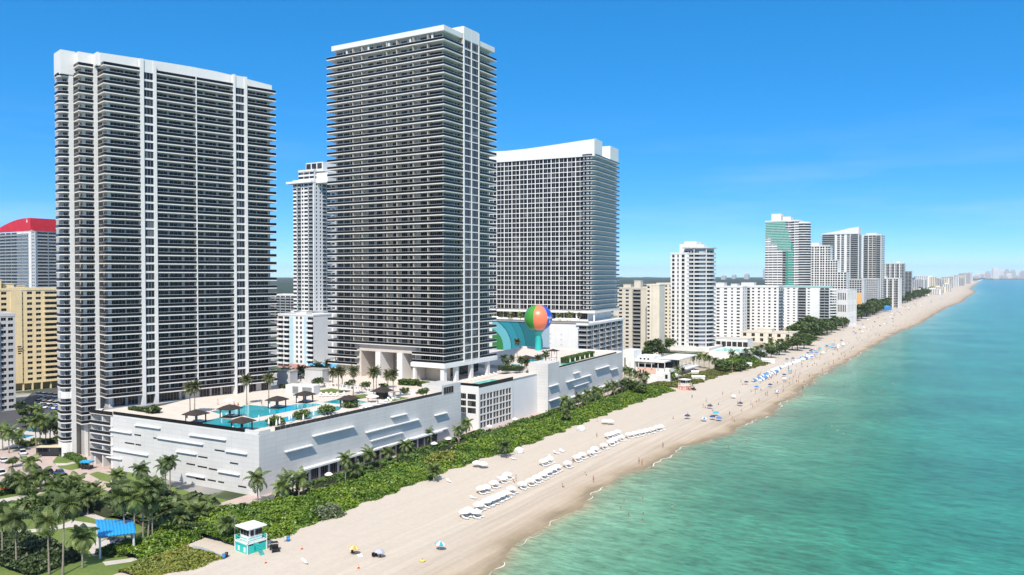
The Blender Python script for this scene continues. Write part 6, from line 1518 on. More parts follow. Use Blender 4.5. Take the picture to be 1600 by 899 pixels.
def hair_mesh(v):
    h = Vector(v[4]); b = MB(); b.smooth = True
    b.lathe([(.02, -.10), (.115, -.04), (.12, .05), (.09, .13), (.02, .17)], 10, Matrix.Translation(h+Vector((0, -.025, .03)))); return b.mesh('hair', HAIR)
def suit_mesh(v, m, full):
    p = Vector(v[0]); q = Vector(v[1]); b = MB(); b.smooth = True
    z0, z1 = -.14, (.12 if not full else .46)
    L = (q-p)
    rings = []
    for t in (0, .25, .5, .75, 1):
        z = z0+(z1-z0)*t; c = p+L*(z/.45); rings.append([(c.x+.19*math.cos(a), c.y+.135*math.sin(a), p.z+z) for a in [2*math.pi*i/10 for i in range(10)]])
    b.loft(rings); return b.mesh('swimwear', m)
HM = [hair_mesh(v) for v in PV]; SMESH = {}
def person(loc, pose, label, group, suit=0, full=False, rz=None):
    o = obj('person', PM[pose], None, loc, rnd.uniform(0, 6.28) if rz is None else rz); tag(o, label, 'person', group)
    obj('hair', HM[pose], o)
    key = (pose, suit, full)
    if key not in SMESH: SMESH[key] = suit_mesh(PV[pose], SUITS[suit], full)
    if pose != 3: obj('swimwear', SMESH[key], o)
    return o
POSE = ['standing', 'walking', 'sitting', 'bathing']
# ------------------------------------------------------------------ white umbrellas and loungers of the beach service
def lounger_proto(loc, label, group, m=WFAB, name='beach_lounger', rz=0.0):
    T = thing(name, label, 'lounger', loc, rz, group)
    part(T, 'seat', MB().box(-.34, .34, -.95, .35, .28, .40), m)
    b = MB(); b.add([(-.34,.35,.28),(.34,.35,.28),(.34,.98,.74),(-.34,.98,.74),(-.34,.35,.40),(.34,.35,.40),(.34,.93,.84),(-.34,.93,.84)], [(0,3,2,1),(4,5,6,7),(0,1,5,4),(1,2,6,5),(2,3,7,6),(3,0,4,7)]); part(T, 'backrest', b, m)
    for x in (-.3, .26):
        for y in (-.85, .2): part(T, 'leg', MB().box(x, x+.05, y, y+.05, 0, .28), WHITE2)
    return T
S6, O6 = 6.918, (710, 680); S7, O7 = 2.81, (680, 540)
c6 = lambda x, y: (O6[0]+x/S6, O6[1]+y/S6)
c7 = lambda x, y: (O7[0]+x/S7, O7[1]+y/S7)
ROW1 = [c6(*q) for q in [(110,805),(150,785),(235,805),(262,728),(345,692),(395,668),(440,652),(495,627),(550,602),(615,555),(735,505),(820,470),(890,435),(955,402),(1010,370),(1060,345),(1110,320)]]
ROW1 += [c7(*q) for q in [(580,508),(620,482),(645,470),(685,460),(700,445),(740,430),(770,415),(787,406),(815,395),(850,383),(875,378),(900,372),(925,367),(950,361),(975,353),(990,349)]]
ROW2 = [c6(*q) for q in [(287,555),(340,540),(425,495),(525,445),(572,405)]]+[c7(*q) for q in [(475,500),(500,490),(760,385),(778,380),(800,372)]]
DUNEU = [c6(240,280), c6(312,292), c7(745,325), c7(770,327)]
WU = open_umbrella_proto('beach_umbrella', 1.45, 2.15, [WFAB], 'x', 'umbrella', (0, 0, 0), 'white beach umbrellas'); firstu = [True]
WLG = lounger_proto((0, 0, 0), 'x', 'white loungers'); firstl = [True]
def white_umbrella(px, py, label, group):
    e, n, z = GB(px, py+2.0*F/(H*F/(py-428)) )   # canopy centre about two metres above its foot
    z -= .05
    if firstu[0]: firstu[0] = False; WU.location = (e, n, z); WU['label'] = label; WU['group'] = group
    else: dup(WU, (e, n, z), rnd.uniform(0, 1), label, group)
    return e, n, z
def lounger(loc, rz, label, group):
    if firstl[0]: firstl[0] = False; WLG.location = loc; WLG.rotation_euler.z = rz; WLG['label'] = label; WLG['group'] = group
    else: dup(WLG, loc, rz, label, group)
kl = 0
for i, q in enumerate(sorted(ROW1, key=lambda t: -t[1])):
    e, n, z = white_umbrella(*q, '%s white umbrella from the near end of the long seaward row' % ordw(i+1), 'white umbrellas in the seaward row')
    for sx in (-.75, .75):
        kl += 1; lounger((e+.9, n+sx-.2, z), R(100+rnd.uniform(-12, 12)), '%s white lounger from the near end under the seaward umbrellas' % ordw(kl) if kl < 100 else None, 'white loungers under the seaward row')
k2 = 0
for i, q in enumerate(sorted(ROW2, key=lambda t: -t[1])):
    e, n, z = white_umbrella(*q, '%s white umbrella from the near end of the short landward row' % ordw(i+1), 'white umbrellas in the landward row')
    for sx in (-.7, .75):
        k2 += 1; lounger((e+.9, n+sx, z), R(100+rnd.uniform(-15, 15)), '%s white lounger from the near end under the landward umbrellas' % ordw(k2), 'white loungers under the landward row')
for i, q in enumerate(DUNEU): white_umbrella(*q, ('left','right','left','right')[i]+' one of two white umbrellas at the dune edge '+('near the dark dune palm' if i < 2 else 'below the garden wall end'), 'white umbrellas at the dune edge')
k = 0
for q in [c6(205,690), c6(495,480), c6(1040,245), c6(1110,205), c6(1160,185), c7(530,475), c7(560,465), c7(60,600), c6(640,265)]:
    k += 1; e, n, z = GB(*q); lounger((e, n, z), R(rnd.uniform(60, 120)), '%s stray white lounger from the near end lying apart on open sand' % ordw(k), 'loose white loungers')
for i, q in enumerate([c6(697,178), c7(640,368)]):
    e, n, z = GB(q[0], q[1]+2); T = thing('beach_tent', '%s domed white tent against the dune vegetation' % ('nearer', 'farther')[i], 'tent', (e, n, z), 0, 'white domed tents')
    b = MB(); b.smooth = True; b.lathe([(1.7, 0), (1.65, .7), (1.3, 1.4), (.7, 1.85), (.05, 2.0)], 12); part(T, 'canopy', b, WFAB); part(T, 'opening', MB().prism([(-.6, -1.72), (.6, -1.72), (.6, -1.55), (-.6, -1.55)], .1, 1.2), GREYW)
# coloured umbrellas near the camera
for (x, y, mm, nm) in ((551.5,855.5,[mat('orange_fabric', (.8, .33, .05), .7), mat('pale_orange_fabric', (.85, .6, .3), .7)],'orange segmented umbrella standing alone on the near sand'),(591,861,[PURPLEGREY],'lavender grey umbrella beside two folding chairs'),(686.5,849,[TURQ, WFAB],'turquoise and white umbrella on the damp near sand')):
    e, n, z = GB(x, y+11); T = open_umbrella_proto('beach_umbrella', 1.15, 2.0, mm, nm, 'umbrella', (e, n, z-.05), None); T.rotation_euler = (R(-9), R(7), .4)
def chair(px, py, rz, label):
    e, n, z = GB(px, py); T = thing('beach_chair', label, 'chair', (e, n, z), rz)
    part(T, 'seat', MB().box(-.3, .3, -.3, .3, .28, .34), BLACK); part(T, 'backrest', MB().box(-.3, .3, .3, .36, .3, .95), BLACK)
    for x in (-.3, .25):
        for y in (-.3, .25): part(T, 'leg', MB().box(x, x+.05, y, y+.05, 0, .28), STEEL)
chair(584, 871, 1.2, 'left black folding chair under the lavender umbrella'); chair(588, 870, 1.0, 'right black folding chair under the lavender umbrella'); chair(552, 866, 1.4, 'black folding chair under the orange umbrella')
e, n, z = GB(562.5, 868.5); T = tag(obj('beach_towel', MB().box(-.5, .5, -.9, .9, 0, .04).mesh('beach_towel', WFAB), None, (e, n, z+.03), .9), 'white towel spread beside the orange umbrella', 'towel')
person(GB(594, 871), 2, 'person in dark swimwear sitting under the lavender umbrella', None, 2, True)
e, n, z = GB(660, 878); T = thing('beach_bag', 'small yellow float lying on the near sand', 'float', (e, n, z)); b = MB(); b.smooth = True; b.lathe([(.1, .02), (.5, .1), (.62, .28), (.5, .46), (.22, .5)], 12); part(T, 'ring', b, mat('yellow_vinyl', (.75, .62, .12), .4)); part(T, 'handle', MB().box(-.2, .2, -.04, .04, .5, .6), BLACK)
# rescue board, cones, bins
e, n, z = GB(476, 878.5); T = thing('rescue_board', 'white rescue board lying on the sand near the lifeguard hut', 'surfboard', (e, n, z), R(62))
b = MB(); b.smooth = True; rings = []
for t in [i/10 for i in range(11)]:
    w = .42*math.sin(math.pi*(.04+.92*t))**.55; y = -1.75+3.5*t; rings.append([(w*math.cos(a), y, .22+.12*math.sin(a)+.12*(2*t-1)**4) for a in [2*math.pi*i/10 for i in range(10)]])
b.loft(rings); part(T, 'deck', b, WFAB); part(T, 'fin', MB().box(-.02, .02, -1.5, -1.25, -.0, .14), BLACK); part(T, 'pad', MB().box(-.2, .2, -.9, -.1, .345, .36), GREYW)
def cone(px, py, label):
    e, n, z = GB(px, py); T = thing('traffic_cone', label, 'cone', (e, n, z+.02), 0, 'orange cones on the sand')
    part(T, 'base', MB().box(-.24, .24, -.24, .24, 0, .06), ORANGE); lathe_part(T, 'body', [(.18, .06), (.12, .4), (.05, .82)], mat('cone_red', (.7, .08, .03), .5), 10); lathe_part(T, 'band', [(.135, .38), (.105, .55)], WFAB, 10)
cone(471.5, 858.5, 'orange cone beside the dune close to the lifeguard hut'); cone(415, 880.5, 'orange cone in front of the lifeguard hut'); cone(560, 888.5, 'orange cone below the orange umbrella')
def bin_(px, py, m, label):
    e, n, z = GB(px, py); T = thing('waste_bin', label, 'bin', (e, n, z)); lathe_part(T, 'body', [(.3, 0), (.34, .95)], m, 12); lathe_part(T, 'lid', [(.36, .95), (.36, 1.02), (.1, 1.1)], m, 12); part(T, 'handle', MB().box(-.15, .15, -.36, -.33, .8, .85), BLACK)
bin_(446, 846, GREYW, 'grey drum bin behind the black utility cart'); bin_(450.5, 846, BLUE, 'blue drum bin behind the black utility cart'); bin_(350, 873, BLUE, 'blue bin at the seaward end of the footpath'); bin_(354, 871, BLACK, 'dark bin at the seaward end of the footpath')
# ------------------------------------------------------------------ lifeguard huts
def lifeguard(px, py, label, lowm, railm, rz):
    e, n, z = GB(px, py); T = thing('lifeguard_hut', label, 'lifeguard tower', (e, n, z-.1), rz); T.scale = (.84, .84, .94)
    a = 2.9
    part(T, 'base', MB().box(-a+.2, a-.2, -a+.2, a-.2, 0, 1.9), lowm)
    sp = MB()
    for x in (-1.6, 1.0): sp.box(x, x+.8, -a+.16, -a+.199, .4, 1.5)
    part(T, 'painted_panel', sp, WHITE2)['kind'] = 'stuff'
    for x in (-a, a-.22):
        for y in (-a, a-.22): part(T, 'post', MB().box(x, x+.22, y, y+.22, 0, 3.7), WHITE2)
    part(T, 'deck', MB().box(-a, a, -a, a, 2.3, 2.55), WHITE2)
    rb = MB()
    for zz in (3.0, 3.55):
        for y in (-a+.05, a-.15): rb.box(-a+.22, a-.22, y, y+.1, zz, zz+.14)
        for x in (-a+.05, a-.15): rb.box(x, x+.1, -a+.22, a-.22, zz, zz+.14)
    part(T, 'railing', rb, railm)['kind'] = 'stuff'
    sk = MB().box(-a+.1, a-.1, -a+.05, -a+.12, 1.9, 2.29); part(T, 'skirt', sk, railm)
    c = part(T, 'cabin', MB().box(-2.0, 2.0, -1.7, 2.0, 2.56, 5.6), WHITE2)
    for x in (-1.7, -.45, .8): obj('window', win_mesh(1.0, 1.2, 1, 'window_glass', 'dark_frame'), c, M=Matrix.Translation((x, -1.76, 3.9)))
    for y in (-1.4, .0, 1.0): obj('window', win_mesh(.9, 1.2, 1, 'window_glass', 'dark_frame'), c, M=fm((2.06, y), (0, 1), 3.9))
    for y in (1.4, .2): obj('window', win_mesh(.9, 1.2, 1, 'window_glass', 'dark_frame'), c, M=fm((-2.06, y), (0, -1), 3.9))
    part(T, 'roof', MB().box(-2.9, 2.9, -2.7, 2.8, 5.6, 5.85).add([(-2.9,-2.7,5.85),(2.9,-2.7,5.85),(2.9,2.8,5.85),(-2.9,2.8,5.85),(0,0,6.15)], [(0,1,4),(1,2,4),(2,3,4),(3,0,4)]), WFAB)
    st2 = MB()
    for i in range(9): st2.box(a+.02+i*.32, a+.34+i*.32, -1.0, .2, 2.1-i*.25, 2.2-i*.25)
    st2.box(a+.02, a+.2, -1.1, -1.01, 1.2, 2.6); part(T, 'stair', st2, railm)
    fp = MB().tube([(-a+.1, -a+.1, 3.7), (-a+.1, -a+.1, 7.6)], .05, 6); part(T, 'flag_pole', fp, STEEL)
    return T
lifeguard(392, 859, 'lifeguard hut with turquoise base and white flat roof beside the dune', TEAL, TEAL, R(-8))
lifeguard(1070, 609, 'lifeguard hut with coral base at the far end of the dune scrub', CORAL, mat('coral_rail', (.75, .45, .36), .6), R(-20))
def wheel_mesh():
    b = MB(); b.smooth = False; b.lathe([(.2, -.11), (.3, -.11), (.33, -.05), (.33, .05), (.3, .11), (.2, .11)], 14, Matrix.Rotation(R(90), 4, 'Y')); return b.mesh('wheel', BLACK)
WH = wheel_mesh()
HUB = MB().lathe([(.19, -.12), (.19, .12)], 10, Matrix.Rotation(R(90), 4, 'Y')).mesh('rim', STEEL)
def car_body(L, W, h, hood, m):
    b = MB(); w = W/2
    prof = [(-L/2, .35), (L/2, .35), (L/2, .62), (L/2-.08, .78), (hood, .92), (hood, .95), (-L/2+.25, .98), (-L/2, .85)]
    n = len(prof); v = [(-w, y, z) for y, z in prof]+[(w, y, z) for y, z in prof]
    b.add(v, [tuple(range(n)), tuple(range(2*n-1, n-1, -1))]+[(i, n+i, n+(i+1) % n, (i+1) % n) for i in range(n)]); return b.mesh('body', m)
def cabin(L, W, h, hood, m, gm):
    b = MB(); w = W/2-.04; y1, y0 = hood, -L/2+.3
    v = [(-w,y0,.97),(w,y0,.97),(w,y1,.94),(-w,y1,.94),(-w+.16,y0+.45,h),(w-.16,y0+.45,h),(w-.16,y1-.75,h),(-w+.16,y1-.75,h)]
    b.add(v, [(0,1,5,4),(1,2,6,5),(2,3,7,6),(3,0,4,7)]); return b.mesh('window_band', gm)
CARS = {}
def car(loc, rz, colname, col, label, group, suv=False):
    key = (colname, suv)
    h = 1.72 if suv else 1.45
    if key not in CARS:
        m = mat('car_'+colname, col, .25, spec=.6)
        T = thing('parked_car', label, 'car', loc, rz, group)
        obj('body', car_body(4.5, 1.8, h, .95, m), T); obj('window_band', cabin(4.5, 1.8, h, .95, m, GLASS), T)
        part(T, 'roof', MB().box(-.72, .72, -1.5, .18, h, h+.05), m)
        for x in (-.86, .86):
            for y in (-1.4, 1.4): w_ = obj('wheel', WH, T, (x, y, .33)); obj('rim', HUB, w_)
        for x in (-.65, .65): part(T, 'headlight', MB().box(x-.18, x+.18, 2.2, 2.27, .62, .76), WFAB)
        CARS[key] = T; return T
    return dup(CARS[key], loc, rz, label, group)
CC = [('white', (.7, .7, .7)), ('silver', (.42, .43, .44)), ('black', (.015, .015, .017)), ('grey', (.12, .125, .13)), ('blue', (.03, .10, .35)), ('red', (.35, .02, .02))]
k = 0
for r_ in range(4):
    a = G(62, 618+r_*6.0, .12); b_ = G(98, 621+r_*6.4, .12)
    for i in range(9):
        if (i*7+r_*3) % 8 == 5: continue
        t = i/8; cn = CC[(i*5+r_*3) % 5 if (i+r_) % 3 else 0]; k += 1
        car((a[0]+(b_[0]-a[0])*t, a[1]+(b_[1]-a[1])*t, .12), R(20+180*(i % 2)), *cn, '%s %s car counted from the far row of the car park by the yellow block' % (ordw(k), cn[0]), 'cars in the car park', (i+r_) % 2 == 0)
for i, (x, y, c, rz, nm) in enumerate([(35,710,0,70,'white car on the drive by the blue pool'),(5,722,0,75,'white car at the picture edge by the palms'),(36,720,1,75,'silver car on the pink drive'),(75,740,2,80,'black car in the shade of the park palms'),(92,742,4,80,'blue car on the pink drive beyond the park trees'),(8,764,5,60,'dark red car in the parking bay at the picture edge'),(2,742,0,70,'white car behind the parking bay palms'),(57,736,3,80,'grey car under the drive palms'),(30,676,0,40,'white car beside the blue pool wall'),(38,645,3,30,'grey car below the yellow block trees'),(48,650,2,30,'black car in the shade below the yellow block')]):
    e, n, z = G(x, y, .13); car((e, n, z), R(rz), *CC[c], nm, None, i % 2 == 0)
# bus and cart
e, n, z = G(82, 712, .13); T = thing('shuttle_bus', 'dark shuttle bus with a pale roof by the rounded tower foot', 'bus', (e, n, z), R(-58))
part(T, 'body', MB().box(-1.25, 1.25, -4.6, 4.6, .5, 2.9), mat('bus_dark', (.02, .022, .028), .3)); part(T, 'roof', MB().box(-1.28, 1.28, -4.65, 4.65, 2.9, 3.15), mat('bus_roof_cream', (.62, .55, .32), .5)); part(T, 'windscreen', MB().box(-1.1, 1.1, -4.66, -4.602, 1.5, 2.7), GLASS)
sw_ = MB()
for i in range(5): sw_.box(1.251, 1.28, -4+i*1.65, -2.6+i*1.65, 1.6, 2.6)
part(T, 'side_window', sw_, GLASS)['kind'] = 'stuff'
for x in (-1.05, 1.05):
    for y in (-3.1, 3.0): w_ = obj('wheel', WH, T, (x, y, .45)); w_.scale = (1.4, 1.4, 1.4); obj('rim', HUB, w_)
e, n, z = G(136, 733, .13); T = thing('utility_cart', 'small cart with bright blue canopy beside the loading bay', 'cart', (e, n, z), R(-70))
part(T, 'body', MB().box(-.8, .8, -1.6, 1.6, .4, 1.1), BLACK); part(T, 'canopy', MB().box(-1.0, 1.0, -1.8, 1.8, 2.1, 2.5), mat('cart_blue', (.02, .35, .65), .5))
for x in (-.75, .7):
    for y in (-1.5, 1.45): part(T, 'post', MB().box(x, x+.06, y, y+.06, 1.1, 2.1), STEEL); 
for x in (-.75, .75):
    for y in (-1.1, 1.1): obj('wheel', WH, T, (x, y, .33))
def beach_cart(px, py, rz, label):
    e, n, z = GB(px, py); T = thing('utility_cart', label, 'cart', (e, n, z), rz)
    part(T, 'body', MB().box(-.7, .7, -1.4, 1.4, .45, .85).box(-.7, .7, .7, 1.35, .85, 1.05), BLACK); part(T, 'seat', MB().box(-.65, .65, -.4, .1, .86, 1.0).box(-.65, .65, -.5, -.39, .86, 1.5), BLACK)
    part(T, 'roof', MB().box(-.7, .7, -.6, .6, 1.85, 1.92), BLACK)
    for x in (-.68, .62):
        for y in (-.55, .5): part(T, 'post', MB().box(x, x+.06, y, y+.06, .85, 1.85), BLACK)
    for x in (-.72, .72):
        for y in (-1.0, 1.0): w_ = obj('wheel', WH, T, (x, y, .33)); obj('rim', HUB, w_)
beach_cart(429, 861, R(60), 'black roofed beach cart parked beside the turquoise lifeguard hut'); beach_cart(1083, 610, R(70), 'dark beach cart beside the coral lifeguard hut')
# ------------------------------------------------------------------ park pavilion
P4 = [Vector(G(*q, 0)[:2]) for q in ((152,862),(212,853),(216,838),(148,842))]
c0 = sum(P4, Vector((0, 0)))/4; T = thing('park_pavilion', 'park pavilion under curved bright blue ribbed canopy', 'pavilion', (c0.x, c0.y, .14))
def V3(px, py, zz): 
    e, n, _ = G(px, py, zz); return Vector((e-c0.x, n-c0.y, zz-.14))
zt_ = 5.0; cA = [V3(149,812,zt_+.4), V3(208,813,zt_+.4), V3(212,833,zt_), V3(153,840,zt_)]
b = MB(); NR = 22; v = []; f = []
for i in range(NR+1):
    for j in range(9):
        s_, t = i/NR, j/8
        p_ = (cA[0]*(1-s_)+cA[1]*s_)*(1-t)+(cA[3]*(1-s_)+cA[2]*s_)*t
        v.append((p_.x, p_.y, p_.z+.55*math.sin(math.pi*t)+(.09 if i % 2 else -.03)))
for i in range(NR):
    for j in range(8): f.append((i*9+j, i*9+j+1, (i+1)*9+j+1, (i+1)*9+j))
b.add(v, f); b.add([(x, y, z-.12) for x, y, z in v], [q[::-1] for q in f]); part(T, 'canopy', b, mat('canopy_blue', (.02, .30, .66), .55, var=.1, vscale=.8))
for q in cA: part(T, 'post', MB().box(q.x*.9-.15, q.x*.9+.15, q.y*.9-.15, q.y*.9+.15, 0, q.z-.05), WHITE2)
part(T, 'beam', MB().tube([tuple(cA[0]*.9), tuple(cA[1]*.9)], .1, 6).tube([tuple(cA[3]*.9), tuple(cA[2]*.9)], .1, 6), STEEL)['kind'] = 'stuff'
for i in range(3):
    q = (cA[0]+cA[2])*.5*(.2+.3*i); TB_ = thing('picnic_table', '%s picnic table from the left in the blue canopy shade' % ordw(i+1), 'table', (c0.x-3+i*3.2, c0.y+.6, .15), R(20), 'picnic tables')
    part(TB_, 'table_top', MB().box(-.9, .9, -.4, .4, .7, .78), TRUNK)
    for y in (-.8, .55): part(TB_, 'bench', MB().box(-.9, .9, y, y+.25, .4, .46), TRUNK)
    for x in (-.6, .5): part(TB_, 'leg', MB().box(x, x+.1, -.7, .7, 0, .399), TRUNK)
e, n, z = G(276, 836, .1); T = thing('playground_slide', 'small playground frame with two orange balls and a yellow slide', 'playground', (e, n, z), R(30))
for x in (-1.5, 1.3): 
    part(T, 'post', MB().box(x, x+.12, 0, .12, 0, 2.6), mat('green_play_post', (.05, .35, .12), .5)); b = MB(); b.smooth = True; b.lathe([(.05, 2.0), (.5, 2.2), (.7, 2.65), (.5, 3.1), (.05, 3.3)], 12, Matrix.Translation((x+.06, 0, 0))); part(T, 'ball', b, mat('play_orange', (.75, .25, .04), .4))
part(T, 'slide', MB().add([(-.4,0,1.9),(.4,0,1.9),(.4,-2.4,.2),(-.4,-2.4,.2),(-.4,0,1.8),(.4,0,1.8),(.4,-2.4,.1),(-.4,-2.4,.1)], [(0,1,2,3),(7,6,5,4),(0,4,5,1),(1,5,6,2),(2,6,7,3),(3,7,4,0)]), mat('play_yellow', (.75, .55, .05), .4))
# low garden wall and steps below the podium
for i, (a_, b_) in enumerate((((-155.2, 236), (-155.2, 300)), ((-155.3, 312), (-155.3, 398)))):
    d = Vector(b_)-Vector(a_); T = thing('garden_wall', ('low pale wall along the boardwalk below the glazed building', 'low pale wall along the dune before the second podium')[i], 'wall', (*a_, .15), math.atan2(d.y, d.x)); part(T, 'wall', MB().box(0, d.length, 0, .35, 0, 1.0), TAN); part(T, 'coping', MB().box(-.05, d.length+.05, -.06, .41, 1.0, 1.12), PATH)
k = 0
for n_ in (172, 198, 222, 231, 258, 276):
    k += 1; closed = k % 3 == 0
    T = open_umbrella_proto('patio_umbrella', 1.5, 2.5, [WFAB], '%s white patio umbrella from the podium corner along the seaward wall' % ordw(k), 'umbrella', (-163.5-rnd.uniform(0, 1.5), n_+.5, .16), 'patio umbrellas below the podium'); T.scale = (.8, .8, .95)
k = 0
for i in range(14):
    w = W3 @ Vector((-20+i*1.35 if i < 10 else -50-i, 3+1.5*(i % 2), 31.4)); k += 1
    open_umbrella_proto('terrace_umbrella', 1.4, 2.6, [WFAB], '%s white umbrella from the ocean end of the hotel roof terrace' % ordw(k), 'umbrella', tuple(w), 'umbrellas on the hotel terrace')
open_umbrella_proto('terrace_umbrella', 1.8, 2.7, [WFAB], 'white open parasol on the pool deck by the tower glass doors', 'umbrella', G(358, 636, deck_z), None)
open_umbrella_proto('terrace_umbrella', 2.2, 2.7, [WFAB], 'white open parasol at the far pool beside the thatched bar', 'umbrella', G(582, 629, deck_z), None)
k = 0
for i in range(34):
    if i < 16: x, y = 500+(i % 8)*5.2, 621-(i % 8)*.1+(i//8)*3-4
    else: x, y = 566+(i-16)*3.2, 642-(i-16)*1.0-(i % 3)*2
    k += 1
    lounger(G(x, y, deck_z), R(rnd.choice([20, 110, 60])+rnd.uniform(-10, 10)), '%s white lounger from the kiosk side of the pool deck' % ordw(k), 'white loungers on the pool deck')
k = 0
for i in range(22):
    x = 436+i*5.2; y = 672-i*1.24-(i % 2)*1.2; k += 1
    lounger(G(x, y, deck_z), R(150+rnd.uniform(-25, 25)), '%s white lounger from the podium corner behind the deck rail' % ordw(k), 'white loungers along the deck rail')
k = 0
for (x, y, ps, s) in [(441,669,0,1),(537,638,1,2),(575,627,0,0),(409,634,0,1),(488,624,1,2),(340,633,0,3),(366,633,2,1),(372,634,2,5),(560,636,1,3),(590,632,0,2)]:
    k += 1; w = G(x, y, deck_z); person((w[0], w[1], deck_z), ps, '%s person from the podium corner on the pool deck, %s in %s' % (ordw(k), POSE[ps], SNAMES[s]), 'people on the pool deck', s, s == 3)
# second podium terrace: pale pool, pagoda, teal shelters
pz = 18.12
for (pts, m, dz) in (([(872,569),(884,560),(905,556),(902,564),(886,572)], POOLL, .06), ([(823,566),(826,558),(850,557),(849,563)], POOL, .06), ([(797,575),(799,569),(813,570),(812,575)], POOL, .06)):
    structure('swimming_pool', MB().sheet([G(x, y, pz)[:2] for x, y in pts], pz+dz), m)
e, n, _ = G(864, 571, pz); T = thing('pagoda', 'slender white two tier pagoda on the second podium roof', 'pagoda', (e, n, pz), R(4))
for x in (-1.4, 1.2):
    for y in (-1.4, 1.2): part(T, 'post', MB().box(x, x+.2, y, y+.2, 0, 6.6), WHITE2)
part(T, 'tier', MB().box(-1.8, 1.8, -1.8, 1.8, 3.2, 3.45), WHITE2); rf = MB(); w = 2.5; rf.add([(-w,-w,6.6),(w,-w,6.6),(w,w,6.6),(-w,w,6.6),(0,0,7.6)], [(3,2,1,0),(0,1,4),(1,2,4),(2,3,4),(3,0,4)]); part(T, 'roof', rf, WOODD)
for i, (x, y) in enumerate(((822,568),(848,566),(838,570))):
    e, n, _ = G(x, y, pz); T = thing('shade_shelter', '%s dark shade shelter in front of the wave mural' % ordw(i+1), 'shelter', (e, n, pz), R(4), 'shade shelters before the mural'); w = 3
    for a in (-1.8, 1.6): part(T, 'post', MB().box(a, a+.2, -.1, .1, 0, 2.8), WOODP)
    rf = MB(); rf.add([(-w,-w,2.8),(w,-w,2.8),(w,w,2.8),(-w,w,2.8),(0,0,3.9)], [(3,2,1,0),(0,1,4),(1,2,4),(2,3,4),(3,0,4)]); part(T, 'roof', rf, WOODD)
k = 0
for i in range(14):
    x, y = 720+i*6.0, 599-i*1.6; k += 1
    lounger(G(x, y, 17.13), R(95), '%s white lounger along the turquoise roof pool under the tower' % ordw(k), 'white loungers by the roof pool')
# blue street canopies between the towers
for i, (x, y, w, d, z_, mm, nm) in enumerate(((505,556,20,7,6,LBLUE,'pale blue canvas roof over the street beyond the short white block'),(510,572,22,6,5,mat('canopy_sky_blue', (.12, .45, .75), .6),'bright blue canvas roof over the street between the towers'))):
    e, n, _ = G(x, y, z_); T = thing('street_canopy', nm, 'canopy', (e, n, 0), R(10)); part(T, 'canopy', MB().prism([(-w/2, -d/2), (w/2, -d/2), (w/2, d/2), (-w/2, d/2)], z_, z_+1.2), mm)
    for q in (-w/2+.3, w/2-.7): part(T, 'post', MB().box(q, q+.4, -.2, .2, 0, z_), STEEL)
k = 0
for i, (x, y) in enumerate([(455,590),(466,586),(478,583),(492,578),(505,574),(518,570),(470,592),(486,587),(528,566)]):
    e, n, z = G(x, y, .07); k += 1; car((e, n, z), R(8+180*(i % 2)), *CC[(i*3) % 5], '%s %s car from the near end of the street between the towers' % (ordw(k), CC[(i*3) % 5][0]), 'cars on the street between the towers', i % 2 == 0)
# ------------------------------------------------------------------ the busy beach beyond
CAB = {}
def cabana(loc, rz, col, label, group):
    if col not in CAB:
        T = thing('beach_cabana', label, 'cabana', loc, rz, group)
        b = MB(); N_ = 5; v = []
        for i in range(N_+1):
            a = R(90*i/N_); v += [(-.85, .75-1.5*math.sin(a)*.9, 1.55*math.cos(a*.78)), (.85, .75-1.5*math.sin(a)*.9, 1.55*math.cos(a*.78))]
        b.add(v, [(2*i, 2*i+1, 2*i+3, 2*i+2) for i in range(N_)]); b.add([(x, y, z-.05) for x, y, z in v], [(2*i+2, 2*i+3, 2*i+1, 2*i) for i in range(N_)])
        part(T, 'hood', b, {'white': WFAB, 'blue': mat('hood_blue', (.10, .22, .42), .7)}[col]); part(T, 'seat', MB().box(-.8, .8, -.6, 1.3, .2, .4), mat('seat_navy', (.05, .08, .18), .7) if col == 'blue' else WFAB)
        part(T, 'side_panel', MB().box(-.84, -.8, -.5, .7, .4, 1.2), WFAB); CAB[col] = T; return T
    return dup(CAB[col], loc, rz, label, group)
k = 0
rb_ = random.Random(21)
for (a_, b_, cnt) in (((1178,597),(1201,585),15),((1188,597),(1216,581),17),((1206,581),(1262,561),28),((1216,578),(1268,558),26),((1224,574),(1256,561),14)):
    A_1 = Vector(GB(*a_)); B_1 = Vector(GB(*b_))
    for i in range(cnt):
        p_ = A_1.lerp(B_1, i/(cnt-1)); k += 1; col = 'blue' if (cnt < 18 and i % 2) or rb_.random() < .2 else 'white'
        cabana((p_.x+rb_.uniform(-.2, .2), p_.y, beachz(p_.x, p_.y)), R(60+rb_.uniform(-6, 6)), col, '%s %s hooded cabana from the near end of the crowded beach rows' % (ordw(k) if k < 100 else 'hundred and '+ordw(k-100), col), 'hooded cabanas on the crowded beach')
UC = {}
ucols = {'blue': [mat('umbrella_blue', (.03, .18, .50), .7)], 'turquoise': [TURQ], 'white': [WFAB], 'red': [mat('umbrella_red', (.55, .04, .04), .7), WFAB], 'navy': [mat('umbrella_navy', (.03, .05, .14), .7)], 'striped blue': [mat('umbrella_blue', (.03, .18, .50), .7), WFAB]}
ku = {}
def col_umbrella(px, py, col, where, group, foot=False):
    e, n, z = GB(px, py) if foot else GB(px, py+2.0*(py-428)/60)
    z -= .05; ku[(col, where)] = ku.get((col, where), 0)+1; lab = '%s %s umbrella from the near end %s' % (ordw(ku[(col, where)]), col, where)
    if col not in UC: UC[col] = open_umbrella_proto('beach_umbrella', 1.2, 2.05, ucols[col], lab, 'umbrella', (e, n, z), group)
    else: dup(UC[col], (e, n, z), rnd.uniform(0, 1), lab, group)
O5, S5 = (1060, 540), 7.49
c5 = lambda x, y: (O5[0]+x/S5, O5[1]+y/S5)
